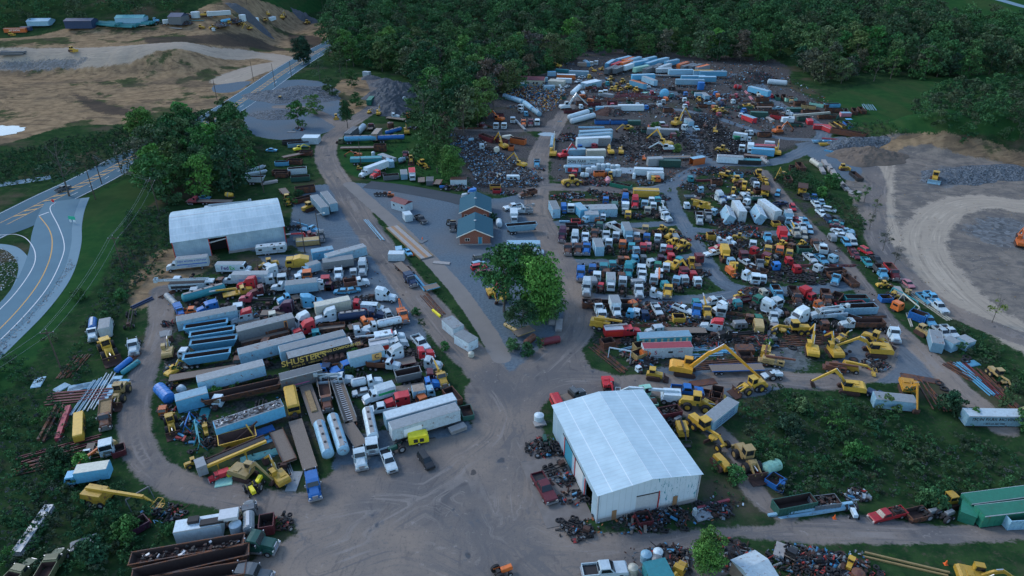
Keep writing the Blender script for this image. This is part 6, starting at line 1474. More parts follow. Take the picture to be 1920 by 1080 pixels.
items(60,560,5.4,'on the left edge of the yard','''
tt 625 160 598 450 WB L=9 | white tank truck with cabover front facing the camera
bt 735 380 765 160 WS Hb=3.6 L=8 | white reefer box body beside the tank truck
wl 765 510 295 YY scale=1.45 | large yellow wheel loader nosed under the white box body
dc 1025 465 265 WW
cy 840 720 1000 590 B r=.7 | blue pipe-like tank on the pipe heap
cy 900 740 1085 610 T r=.6 | teal tank on the pipe heap
pi 985 630 40 U L=7 n=2
fr 990 200 260 E L=9
pi 1110 40 25 N L=6 n=3
be 415 680 50 u n=7 L=9 gap=.55
be 560 980 55 w n=5 L=12 gap=.5
be 690 930 58 W n=4 L=13 gap=.6
pl 790 920 58 w L=10
pl 880 845 0 b L=4
pl 520 885 10 w L=6
pl 640 870 10 b L=5
pl 300 900 30 w L=3
pl 450 915 20 w L=3
be 480 980 5 r n=9 L=12 gap=.5
pl 65 845 60 w L=4
wl 880 945 240 yY scale=1.2 | faded yellow wheel loader with its bucket down towards the lower left
''')
items(60,740,5.4,'on the lower left edge of the yard','''
be 90 480 270 125 u n=2 gap=.7 th=.5
be 270 450 375 120 E n=1 th=.9 gap=.8
be 300 220 80 r n=3 L=8
ge 475 320 88 Y L=8 scale=1.05
df 740 190 265 uu L=9
co 755 500 265 WW L=4
bl 720 540 215 yO | tan boom lift with an orange elbow beside the white cab
ds 860 520 280 r L=2.5 Hb=1.4
ft 560 540 250 WS scale=.6
bo 790 760 330 830 bC Hb=3.3 | light blue box truck swallowed by bushes at the left
be 300 560 15 r n=5 L=14 gap=.9
be 300 660 12 u n=4 L=16 gap=.9
bl 700 1020 352 YY scale=1.3 L=9 | yellow boom lift lying along the lower left track
af 1080 1040 30 s L=4
''')
items(0,900,3.4286,'in the lower left corner','''
sl 220 320 55 w L=10 n=5 mat=alu | stack of pale roof panels in the brush at the lower left
dt 330 540 60 FF L=7
dt 130 590 45 FF L=6
ds 880 260 30 P L=3 Hb=1.5
sc 1000 210 0 b L=6 seed=41
sc 1100 200 0 U L=5 seed=42
cb 1120 300 1420 250 WW Hb=3.0 id=mob | white mobile unit with two black roof cages and a white cooler box
tt 1600 300 1600 150 sS L=8
db 945 490 1465 400 uU L=17 Hb=3.0 fill=3 | rusty open gondola trailer heaped with scrap
db 965 590 1490 470 uU L=17 Hb=3.0 | empty rusty gondola trailer in front of the scrap-filled one
db 1010 660 1480 580 uU L=15 Hb=3.0
dc 1640 400 -5 gg scale=1.15 | dark green day cab tractor with chrome stacks facing right
tr 1560 590 -3 ss fair=0 | dark tractor with chrome hood below the dark green one
ds 1712 265 85 r L=3 Hb=2.2
vt 1515 300 0 W r=1 h=2.4
sc 1780 270 0 s L=5 seed=43
ax 1850 290 30 S
sc 1480 250 0 s L=4 seed=44
pl 540 400 20 S L=4
ty 1850 250 10 s n=5
''')
items(640,560,2.0769,'in the centre of the yard','''
sh 412 75 455 110 WS Hb=2.6 w=1.5 L=5.4 | white shed with rusty doors on the grass strip
sh 465 135 505 158 WS Hb=2.6 w=1.5 L=5.2 | second white shed nearer the lane junction
vt 505 200 0 C r=.7 h=1
bu 843 385 298 RR L=6 scale=.8 | red van body behind the workshop
ft 905 370 20 sb L=6
vt 770 450 0 W r=1.0 h=1.6 | white plastic tank beside the workshop corner
sl 773 480 10 s L=2.4 n=2
pu 790 735 300 r scale=1.25 | dark red crew cab pickup beside the workshop
sc 790 575 0 s L=7.5 h=1.2 n=90 seed=51 | heap of axles and engine parts beside the workshop door
ty 820 580 0 s n=9 L=5 r0=.6
fa 795 560 100 g
sc 860 700 10 s L=4.5 seed=52 n=60
fr 830 655 20 s L=5
ty 920 780 20 s n=9 L=6
sc 900 770 0 u L=5 seed=53
fr 920 890 340 s L=5
sc 915 900 0 s L=6 seed=54 n=60 h=1.1
ty 900 880 0 s n=8 L=5
ax 880 885 30 S
sl 822 60 85 w L=9 n=4 | long stack of grey concrete slabs beside the central trees
sl 848 100 85 w L=5 n=3
cy 735 155 40 U r=.8 L=4
cy 815 160 10 r r=.9 L=5
fb 710 125 20 yy L=5 wh=0
cy 660 105 150 y r=.5 L=5
kt 628 -15 240 YY L=5 scale=.9
fa 620 1060 20 O
''')
items(1060,860,2.2326,'in front of the workshop','''
sc 350 250 0 r L=6 seed=61 n=60
ty 365 268 0 s n=8 L=5
ty 450 260 0 s n=9 L=5
sc 440 230 0 s L=6 seed=62 n=70
sc 300 260 0 u L=6 seed=63 n=60
ds 330 235 10 r L=2.6 Hb=1.5
be 560 205 690 172 E n=1 th=.45 | faded red boom lying in the weeds beside the workshop corner
be 560 212 625 192 W n=1 th=.3
pl 575 238 15 S L=3
t1 560 190 0 s r0=.8
sc 640 210 0 s L=5 seed=64 n=60
vt 545 205 0 W r=.4 h=1.3
ds 875 190 1045 170 gg Hb=2.1 L=7.5 | dark green dumpster with rusty inside at the foot of the bank
ds 1035 175 1140 170 ss Hb=1.9 fill=2 L=5
be 1020 225 5 w n=2 L=16 gap=.6 th=.5 | long pale steel plank in front of the green dumpster
pl 1220 155 10 W L=5
bundle
''' .replace('bundle','sc 1215 150 0 W L=5 seed=65 n=40')+'''
fa 1200 210 300 W
ps 1350 230 190 RR L=7 | red pickup with a rusty flat bed facing left by the bank
ds 1480 215 190 u L=4 Hb=1.4
bz 1600 180 190 YY blade=0 scale=1.15 | yellow bulldozer between the red pickup and the green bins
fa 1520 225 10 S
fa 1590 235 20 S
dl 1690 215 85 GG L=3.4 Hb=2.3 | small green lidded bin beside the long green containers
ct 1690 170 1990 120 GG Hb=2.9 L=15 | long green container at the right edge, the rear one
ct 1745 220 2060 175 GG Hb=2.9 L=15 | long green container in front of the other green one
ds 1840 250 2010 235 wU Hb=2.4 L=7
pu 165 465 5 W scale=1.25 | white crew cab pickup at the bottom edge
vt 340 395 0 w r=.9 h=1.6
vt 390 380 0 W r=.8 h=1.4
vt 385 410 0 S r=.9 h=1.4
vt 285 450 0 C r=.8 h=1.6
sc 430 420 0 s L=8 seed=66 n=90 h=1.5
sc 480 390 0 w L=4 seed=67
kt 480 450 60 YY L=5 scale=.8
sh 345 480 440 460 TT Hb=2.4 w=2 | teal roofed shed at the bottom edge
sc 680 390 0 s L=9 seed=68 n=110 h=1.6
sc 730 420 0 b L=6 seed=69 n=60
sg 745 480 840 440 DW Hb=3 w=2.6 | brown roofed hut at the bottom edge
sc 950 410 0 s L=8 seed=70 n=90 h=1.2
sc 1060 420 0 u L=7 seed=71 n=80 h=1.2
sc 1140 440 0 s L=7 seed=72 n=80 h=1.2
ty 1010 460 0 s n=12 L=7
bz 1195 430 250 YY blade=0 scale=.7
ft 955 380 60 Ks L=4 scale=.7
sl 900 385 75 w L=3 n=3
vt 1230 470 0 U r=1 h=1.4
sc 1250 460 0 U L=6 seed=73 n=60
be 1245 400 1600 480 y n=2 gap=.6 th=.28 | long rusty yellow crane jib lying at the bottom edge
ex 1720 485 350 YY pose=f scale=1.05 | yellow excavator cut by the bottom right edge
ty 1060 455 10 s n=8 L=5
sc 1100 470 0 u L=7 seed=74 n=80
''')
items(980,700,3.6923,'beside the workshop','''
ro 860 150 300 MM scale=1.1 | mint green drum roller behind the workshop roof
bl 1000 150 175 WW L=9 scale=1.25 | white boom lift with its arm pointing left
pu 1140 115 -5 B scale=1.2 | bright blue pickup behind the workshop
wl 1215 200 -8 YY scale=1.3 | yellow wheel loader with dark cab between blue pickup and lettered trailer
ds 950 270 1090 245 rU Hb=2.2 fill=1
ct 1300 305 1440 195 wS Hb=2.9 L=9.5 id=sideb | grey roofed box with dark blue lettering on its flank
gr 1270 385 318 YY scale=1.25 | yellow motor grader parked behind the workshop
bl 1110 390 290 YK L=4
bz 1375 610 310 YY cab=0 blade=0 scale=1.2 | low yellow crawler without cab on the dirt trail
wl 1560 590 305 yY scale=1.35 | faded yellow wheel loader with an orange-white cab on the trail
cy 1720 650 20 M r=1.2 L=4 | mint green tank lying in the brush
ds 1750 710 40 B L=3 Hb=1.3
pu 1795 760 70 B scale=.7
ds 1350 130 85 u L=4.5 Hb=2
ds 1285 120 85 u L=3 Hb=1.2
pl 1250 65 8 U L=6
bt 1410 150 300 Y scale=.35
wl 1580 80 195 YY scale=1.2 | yellow wheel loader at the tip of the long reach boom
ex 590 60 285 RW pose=L scale=.9 | red and white excavator behind the workshop
ds 1335 145 80 u L=3 Hb=1.6
fa 1050 330 30 S
sc 1010 330 0 U L=5 seed=81
sc 1640 690 0 U L=4 seed=82
ty 1260 900 0 s n=2
''')
items(1090,600,5.3333,'in the right yard','''
pf 250 110 575 90 RR L=9 | red pumper fire truck facing left at the lane corner
ds 265 190 10 U L=3 Hb=1.6
pl 335 225 15 U L=7
fr 490 200 5 s L=5
pl 260 270 10 u L=5
tr 790 70 185 WK fair=0 scale=.8
fb 860 100 1140 100 KK L=12 wh=1
ct 665 150 1000 135 Tw Hb=2.9 L=12.5 id=teal2 | teal ribbed container with a pale roof
ct 705 255 1015 245 WE Hb=2.9 L=11.5 id=sbox | white storage box with a faded red roof
ds 600 250 10 y L=3.5 Hb=2.2
ds 590 320 20 y L=3.5 Hb=2.0
mx 665 310 15 OO scale=.8 | orange mixer drum beside the red roofed box
af 385 330 350 W L=5 | white a-frame gantry by the rusty beams
be 500 270 15 w L=7 n=2
be 270 380 320 u n=5 L=12 gap=.5
sc 620 400 0 s L=7 seed=91 n=90 h=1.4
sc 520 340 0 u L=6 seed=92 n=60
lc 575 470 320 W scale=.6
tl2 725 540 -8 YY scale=1.05 | yellow crawler loader facing right in the right yard
ex 1040 480 -8 AA reach=1.75 pose=u scale=1.35 | large amber long reach excavator with its boom arched to the right
be 1500 430 4 u n=8 L=20 gap=.4
fb 1290 480 1820 465 BB wh=1 | blue lowboy trailer loaded with rusty beams
tr 1380 60 170 WR L=7 | white tractor with red roof pulling bare rails
rt 1700 110 1440 130 Ks L=11
ge 1770 70 100 y scale=1.3
pl 1330 290 355 w L=9
be 1130 290 5 w n=3 L=8 gap=.5
be 1200 345 3 w n=3 L=10 gap=.5
be 1510 320 350 b n=3 L=6
sc 1230 200 0 u L=9 seed=93 n=90
fr 1450 180 10 w L=6
fr 1610 210 10 b L=5
sc 1800 215 10 U L=9 seed=94 n=120 h=1.8 | tangled heap of rust orange scrap
ds 1650 320 0 u L=3 Hb=1.3
dl 1640 260 0 u L=4 Hb=1.6
kt 1850 330 250 YY L=4 scale=.8
sl 680 165 10 s L=2 n=3
be 640 140 350 r n=4 L=9
ca 1905 540 190 W
''')
items(1340,480,5.3333,'in the rear of the right yard','''
ex 190 90 280 YY scale=.9 | yellow excavator with a raised boom at the left end of its row
bo 170 130 320 O scale=.6
pu 320 60 330 W
dt 450 60 285 su L=7
bz 525 50 250 YY blade=0
dc 310 185 340 WW
co 405 200 280 WW L=5
lc 480 230 280 W
tg 555 200 0 s rimm=rust
tg 595 255 0 Y rimm=load
ty 700 180 0 s n=10 L=6 r0=1.0 | big heap of earthmover tyres in the middle of the row
tg 690 150 0 s lift=.9
tg 640 220 0 s
tg 760 250 0 s
ty 860 230 0 s n=8 L=6 r0=.9
tg 970 215 0 s rimm=rust
tg 1085 230 0 s
tg 1075 265 0 s
ty 1040 190 0 s n=6 L=4 r0=.7
ty 920 240 0 s n=6 L=5 r0=.8
lc 825 130 0 R scale=1.3
lc 610 100 180 B scale=1.3
lc 1035 120 20 W scale=1.3
lc 745 45 0 R
pl 920 150 0 u L=5
pl 1160 140 340 S L=6
ft 1215 220 250 bS L=6
be 1050 90 0 r n=3 L=20 gap=.5
ds 1210 110 5 u L=6 Hb=1.2
ds 1320 175 1400 240 uU Hb=1.3 L=6
ds 1230 150 10 u L=5 Hb=1.2
wl 260 365 10 YY scale=.6
sc 420 360 0 u L=9 seed=101 n=110 h=1.5
lc 490 365 10 C
dt 630 370 300 bb L=7
pu 250 440 190 rN L=7
lc 430 440 200 G scale=1.4
tr 510 490 340 WW
co 595 450 330 WW L=4
dc 590 590 290 WW scale=.85
dc 80 500 200 WW L=6
dt 810 390 300 uK L=8
bo 870 330 1000 400 RR Hb=3 | red box truck with its nose to the lower right
dc 1030 470 330 OW scale=.85
dt 1120 410 290 uu L=7
ds 1220 385 50 u L=5 Hb=1.6
ds 1330 385 1520 385 Tu Hb=1.3 L=6
ds 1260 460 1480 440 RS Hb=1.2 L=8
ds 1300 510 1590 500 wU Hb=2.2 L=9 | long white open tub with sloped ends beside the lane
tr 880 590 200 WW id=w2 scale=1.1 | white sleeper tractor facing left near the yellow excavators
ut 1130 560 185 WW L=10
ds 1270 560 1400 600 wu Hb=1.5 L=6
dt 1660 670 1275 670 Wu L=11 | white dump truck facing left with a rusty bed
dc 1790 760 300 WW | white day cab truck nosed down beside the lane
be 1540 605 2 u n=3 L=9
gr 770 720 180 YY scale=1.2 | yellow motor grader standing between two excavators
ex 980 920 100 YY reach=1.1 pose=u scale=1.1 | yellow excavator with its boom pointing away beside a grader
ex 1200 930 125 YY pose=n scale=1.1 | yellow excavator with a round tail facing the camera
ex 1610 930 175 YY pose=f reach=1.0 scale=1.35 | big yellow excavator with its boom stretched to the left
wl 1620 820 340 YY scale=1.1
kt 1270 790 200 YY L=4 scale=.7
pl 350 820 0 U L=5
pl 40 930 350 w L=8
be 180 965 350 b n=3 L=9
bl 510 960 260 YU L=4
be 1000 800 5 u n=6 L=16 gap=.4
be 850 870 3 u n=5 L=12 gap=.4
tg 780 910 0 s
tg 1390 1030 0 s rimm=rust
ty 1340 980 0 s n=3
sl 590 700 80 w L=4 n=4
sl 570 770 80 s L=5 n=2
be 230 580 350 u n=4 L=9
lc 350 620 90 u
lc 440 630 0 G
sc 1040 720 0 s L=6 seed=102
cr 570 1020 350 yU L=7 scale=.8
be 900 480 350 u n=5 L=12
''')
items(1420,580,3.84,'on the right side of the right yard','''
ex 665 550 172 YY pose=n reach=1.15 scale=1.2 id=exr | yellow excavator alone on the grass with its boom to the left
cb 900 620 1085 640 wS Hb=2.6 L=8 | white box half sunk in bushes beside the amber excavator
pu 880 620 150 N
ex 1090 560 290 AA pose=n reach=1.2 scale=1.15 | amber excavator reaching down towards the camera
ct 1565 745 1835 740 wW Hb=2.7 L=11 id=don2 | white storage box with black lettering alone at the right edge
cb 1285 170 1300 225 wS Hb=2.6 L=6.5 | white box with striped rear leftmost of three by the lane
so 1365 200 1440 240 wS | open white box in the middle of three by the lane
so 1470 190 1550 235 wS | open white box rightmost of three by the lane
pu 1335 160 320 W
pu 1390 155 320 W
bz 1190 150 330 yY blade=0
t1 1510 345 0 C r0=1.0
t1 1500 370 0 s r0=1.0
pl 1550 390 10 b L=3
be 1460 440 330 u n=6 L=7 gap=.5
be 1560 490 320 b n=6 L=12 gap=.35
be 1620 510 318 r n=4 L=13 gap=.4
be 1710 570 316 u n=5 L=14 gap=.7
be 1760 590 312 u n=3 L=12 gap=.8
gr 1750 470 320 yY scale=.9
pl 1175 500 350 u L=8
be 1230 590 300 u n=3 L=12 gap=1.0
be 1300 640 310 u n=2 L=8 gap=.8
t1 1345 570 0 C r0=.9
t1 1310 530 0 S r0=.9
cr 560 400 350 UU L=6 scale=.8
bl 700 405 350 YY L=5 scale=1
sc 850 390 0 U L=7 seed=111 n=80
ax 820 360 0 S
ca 1240 80 310 w
be 1095 70 290 C n=2 L=7
va 1890 760 200 y
pu 1235 70 310 b
ds 1165 30 340 B L=4 Hb=2.2
fa 120 470 0 W
fa 10 550 0 Y
''')
items(1000,340,6,'in the first two islands','''
ct 215 220 260 310 wS Hb=3.3 L=8 | white box standing on end of the first island
bo 345 280 280 B scale=.7
co 425 280 268 WW L=5
ct 500 250 560 310 bw Hb=3.1 L=6.5
pl 580 210 0 U L=9
cp 580 265 0 W scale=.55 L=6
sh 620 350 690 350 wS Hb=2.6 w=2 L=4.5
sh 690 290 880 285 wS Hb=2.9 w=2.2 L=9 | pale shed with sliding doors in the first island
lc 720 415 270 O scale=.8
lc 785 400 270 W scale=.9
lc 590 425 200 w
ds 480 410 0 R L=3 Hb=1.0
cy 350 430 0 w r=.4 L=4
lc 815 215 268 B scale=1.2
tr 915 260 268 gg fair=0
tr 1035 190 268 BB | blue sleeper tractor left of the red one in the first island
tr 1145 210 272 RR | red sleeper tractor right of the blue one in the first island
bo 1035 300 268 WW L=4.5
lc 1065 375 268 Y scale=1.3
lc 1250 260 262 w scale=1.7
lc 1350 280 272 W scale=1.3
lc 1285 330 268 C scale=1.5 | cream truck cab at the front of the first island
fr 1170 370 268 w L=6
fr 1380 370 290 u L=6
ut 1470 330 290 WW L=8
dc 1480 380 330 WW
ct 1190 85 1355 90 YY Hb=2.9 L=9 | yellow container on the back edge of the first island
lc 1330 215 280 W
lc 1400 210 300 T
sc 1430 180 0 g L=7 seed=121 n=80 h=1.4
sc 660 100 0 g L=4 seed=122
sc 450 150 0 w L=9 seed=123 n=110 h=1.3
sc 320 170 0 s L=8 seed=124 n=90
sc 780 140 0 w L=8 seed=125 n=90 h=1.2
sc 850 180 0 u L=8 seed=126 n=80
lc 1040 120 0 U
sc 1170 140 0 w L=5 seed=127
sc 1170 380 0 w L=5 seed=128
tr 330 570 262 PP | purple sleeper tractor at the left end of the second island
dc 390 740 268 uu
dc 505 740 270 uu
dc 600 740 265 BB L=5
tr 470 610 265 WW | white sleeper tractor in the second island left of a day cab
dc 585 620 268 WW
ds 430 490 0 K L=4 Hb=2.2
dc 690 580 268 us
dc 820 600 268 WW
cb 720 655 745 720 wS Hb=3.1 L=6.5 id=rdoor | white box with a rusty door in the second island
lc 850 695 268 W scale=1.5
lc 930 620 262 WU scale=1.6
dt 930 510 150 WW L=9
bo 1030 505 1085 640 wS Hb=3.6 | long pale box truck in the middle of the second island
lc 1005 710 268 O scale=1.5
fr 1015 790 268 Y L=4
lc 1105 740 268 T scale=1.3
lc 1160 620 265 W scale=1.2
lc 1275 635 268 B scale=1.4
lc 1400 640 268 W scale=1.3
lc 1235 740 268 R scale=1.2
lc 1290 730 268 k
lc 1465 755 268 W scale=1.1
lc 1530 765 268 R scale=1.1
wl 1560 580 30 YY
wl 1600 690 330 YY
wl 1670 720 200 YY scale=1.1 | yellow wheel loader at the right end of the second island
wl 1440 520 200 YY scale=.8
lc 1260 535 268 y scale=1.2
fb 1110 540 1200 560 ry L=6
lc 745 500 250 g scale=1.3
sc 620 510 0 s L=7 seed=129
fr 860 770 268 s L=5
fr 1390 730 268 s L=5
sc 1680 640 0 s L=5 seed=130
''')
items(1050,480,6,'in the third island','''
tr 235 150 268 BB fair=0
lc 365 145 268 B scale=1.3
lc 490 140 270 T scale=1.9
tr 300 310 270 WW | white sleeper tractor at the front left of the third island
lc 415 235 268 W scale=1.7
bo 570 215 575 345 WS Hb=3.0 id=grn2 | white box truck with a green band in the third island
lc 705 295 268 W scale=1.8
lc 460 330 250 R scale=.8
fr 460 370 268 b L=4
fr 700 390 260 K L=5
tr 770 130 272 TT | teal aerodynamic sleeper tractor in the third island
co 915 125 268 WE L=5
dc 925 210 268 WW
lc 1025 80 320 W scale=1.2
lc 1100 110 268 G scale=1.1
cr 1115 185 268 WO L=6 scale=.9
lc 1195 130 268 W scale=1.2
lc 1055 270 268 W scale=1.8
dc 885 370 285 WW
dc 1045 400 350 WW scale=.9
dc 1215 370 268 YY | yellow short nosed truck at the front of the third island
fr 1170 270 268 K L=6
fr 920 270 268 w L=5
lc 1310 280 250 w scale=1.4
lc 1400 270 300 W scale=1.3
lc 1545 290 300 W scale=1.3
lc 1500 220 0 R scale=1.5
lc 1390 210 20 E scale=1.2
ex 1270 110 340 YY pose=n scale=1.1 | yellow excavator with a drooping boom in the third island
wl 1480 80 280 YY scale=1.1
ax 1600 200 0 S
sc 1600 180 0 u L=5 seed=131
sc 640 150 30 w L=7 seed=132 n=70
sc 1480 310 0 s L=6 seed=133
fr 1340 350 280 s L=5
lc 690 45 0 u
lc 850 35 0 b scale=1.3
lc 755 30 0 O scale=.8
lc 945 30 0 s
lc 1140 30 0 P
lc 1255 15 0 R scale=1.4
ds 360 500 0 u L=5 Hb=1.8 fill=2
ft 430 570 290 WU L=7
dc 470 660 285 WY
cr 455 740 350 YY L=5
bt 600 480 655 640 WS Hb=3.4 id=long4 | pale long box truck standing behind the red fire truck
ds 730 520 0 Kw L=4 Hb=2.2
lc 820 550 330 O
lc 865 640 350 W
lc 790 640 170 b
pu 1090 590 300 W
pu 1385 590 340 W
lc 960 660 0 N
pl 1280 575 0 B L=4
dc 1540 590 270 BB | blue day cab tractor facing the camera in the fourth row
pu 1715 510 190 W scale=1.2
co 1820 560 265 WW
kt 1650 600 290 YY L=6
ds 1340 660 0 Y L=3 Hb=1.6
be 1180 760 320 u n=3 L=12 gap=.6
be 1030 770 0 u n=5 L=9
be 1430 700 5 y n=3 L=10 gap=.5
be 1480 760 345 u n=5 L=14
mx 1775 705 90 OO scale=.6
sc 930 560 0 u L=8 seed=134 n=90
sc 1200 640 0 u L=8 seed=135 n=100
sc 1250 560 0 u L=7 seed=136 n=70
sc 830 690 0 u L=7 seed=137 n=60
sc 1480 760 0 u L=9 seed=138 n=80
''')
items(1280,300,6,'in the rear right islands','''
ht 930 340 262 YU scale=.85 | yellow haul truck with rusty bed left of the dirt lane
ht 1350 320 262 YU scale=.9 | yellow haul truck with rusty bed right of the dirt lane
ds 1190 200 300 u L=5 Hb=2
ex 1120 150 210 YY pose=u scale=.9
gr 860 160 300 YY scale=1.1
sp 930 220 300 YY scale=.7
gr 520 175 345 YY scale=1.1
bz 620 230 0 YY blade=0 scale=1.2
bz 690 300 270 YY blade=0 scale=1.2
wl 570 340 250 YY scale=.9
bz 750 360 0 YY blade=0 scale=.8
lc 830 280 300 W
ft 800 240 290 ss L=5
tr 405 400 320 WW
lc 450 440 330 B scale=1.6
pu 570 420 180 W
ft 680 410 5 Wb L=6
tk 770 430 900 430 gg r=.9
cr 230 500 170 YY L=7 boom=.3
dt 190 650 280 WS L=7 | white dump truck at the left end of the rear right island
dt 290 620 280 SS L=6
bo2 80 415 0 S L=4
lc 50 510 0 W
cb 455 480 520 650 wW Hb=3.6 L=9 tilt=-28 wear=.5 | white box tipped over leftmost of four
cb 600 455 680 575 WW Hb=3.9 L=10 wear=.55 | white box with rust stained roof second of four
cb 790 470 870 640 wW Hb=3.6 L=9 tilt=-28 wear=.5 | white box tipped over third of four
cb 905 450 1060 560 WW Hb=3.9 L=11 wear=.55 | white box with rust stained roof rightmost of four
lc 720 470 200 W
ds 1055 680 0 Y L=2.5 Hb=1.4
lc 1110 660 270 s
bo 1190 640 290 wS L=5
pu 1290 680 310 R
su 1240 530 290 R
pu 1100 480 10 N
pu 1370 680 310 b
pu 1260 740 305 w
ut 1350 745 310 WW L=5
su 1430 780 290 w
su 1370 840 285 C
bo 1110 800 1140 870 RR L=6
be 1160 750 310 w n=2 L=9 gap=.9
pl 1235 835 0 w L=4
wl 650 850 350 YY scale=.8
dc 410 890 0 WW scale=.8
dc 520 890 340 WW scale=.8
ft 950 860 300 bK L=6
ds 320 830 0 Y L=2.5 Hb=2
sc 450 820 0 U L=9 seed=141 n=110
sc 690 770 0 U L=9 seed=142 n=100
sc 560 720 0 U L=11 seed=143 n=90 h=.8
sc 420 700 0 U L=7 seed=144 n=60 h=.6
sc 830 830 0 s L=7 seed=145 n=90
sc 250 870 0 u L=6 seed=146 n=80
sc 200 130 0 U L=8 seed=147 n=120 h=2.0
sc 330 110 0 s L=8 seed=148 n=120 h=2.0
sc 470 110 0 Y L=8 seed=149 n=120 h=1.8
ds 630 150 0 b L=3 Hb=2
lc 90 210 0 T scale=1.2
be 210 235 0 r n=2 L=11 th=.4
ds 385 225 0 u L=4 Hb=2
sc 730 140 0 r L=4 seed=150
sc 100 290 0 U L=9 seed=151 n=100
su 1070 370 250 b
pu 400 985 190 R
bo 480 1030 290 Y scale=.9
pu 340 1040 190 W
lc 790 950 268 W scale=1.2
lc 810 1025 340 R scale=1.4
lc 960 1010 268 Y scale=1.4
lc 1090 1020 268 O scale=1.6
wl 1110 930 190 YY scale=.8
wl 1340 920 200 YY scale=.7
ds 1370 980 0 g L=4 Hb=2
dt 1580 990 100 WW L=6
lc 1200 1050 268 Y
sc 680 980 0 s L=7 seed=152
lc 1230 970 20 u
pu 1395 400 300 N
pu 1480 410 290 B
pu 1500 490 310 W
pu 1560 470 300 w
pu 1560 590 318 W
su 1650 550 350 W
su 1640 660 310 N
pu 1720 655 340 K
ca 1730 700 350 T
ca 1740 740 350 r
ca 1750 800 340 W
ca 1800 845 350 W
ca 1850 790 0 w
su 1840 920 310 b
va 1900 900 310 W
sl 1600 50 300 w L=7 n=6
sl 1650 90 300 w L=7 n=5
sl 1700 150 300 w L=8 n=5
sl 1750 210 300 w L=7 n=4
sl 1800 270 310 w L=7 n=3
sl 1570 110 300 w L=7 n=4
sl 1870 330 330 C L=6 n=2
tk 1500 -10 1560 30 CC r=1.0 wh=0
ds 1330 50 310 u L=7 Hb=1.8
ds 1240 70 290 u L=4 Hb=1.8
bz 1810 80 0 YY
''')
items(1440,300,3.6,'in the car row beside the hedge','''
ca 595 640 310 r
pu 575 620 300 r
su 660 610 330 R
pu 670 685 310 T
pu 730 665 320 KC
dt 765 750 310 bs L=7
dt 840 750 310 rR L=8
wl 790 825 0 YY scale=.7
ca 945 830 320 k
ex 950 875 260 yY pose=f scale=.6
wl 850 900 180 Y scale=.6
ds 800 910 0 B L=3 Hb=1.4
sl 885 890 300 w L=5 n=4
lc 875 985 20 O scale=1.7
be 1090 985 325 C n=4 L=14 gap=.4
pu 1060 930 320 b
pu 1110 920 320 b
pu 1150 985 320 W scale=1.15 | white pickup at the lower end of the car row
af 920 930 330 T L=8
af 960 970 320 C L=7
su 150 360 300 W
kt 190 480 310 CY L=5
fb 350 590 300 WW L=5
pu 370 585 300 W
pu 285 655 320 W
pu 360 665 320 b
lc 440 665 20 w scale=1.5
lc 560 500 0 w
bz 1125 125 262 Yw scale=1.5 | yellow bulldozer with a pale blade on the quarry floor
ds 600 90 320 K L=8 Hb=1.4
bz 510 45 0 YY scale=.8
sl 520 180 310 w L=6 n=3
pu 250 240 300 K
sl 590 215 10 C L=5 n=2
fa 835 905 30 Y
''')
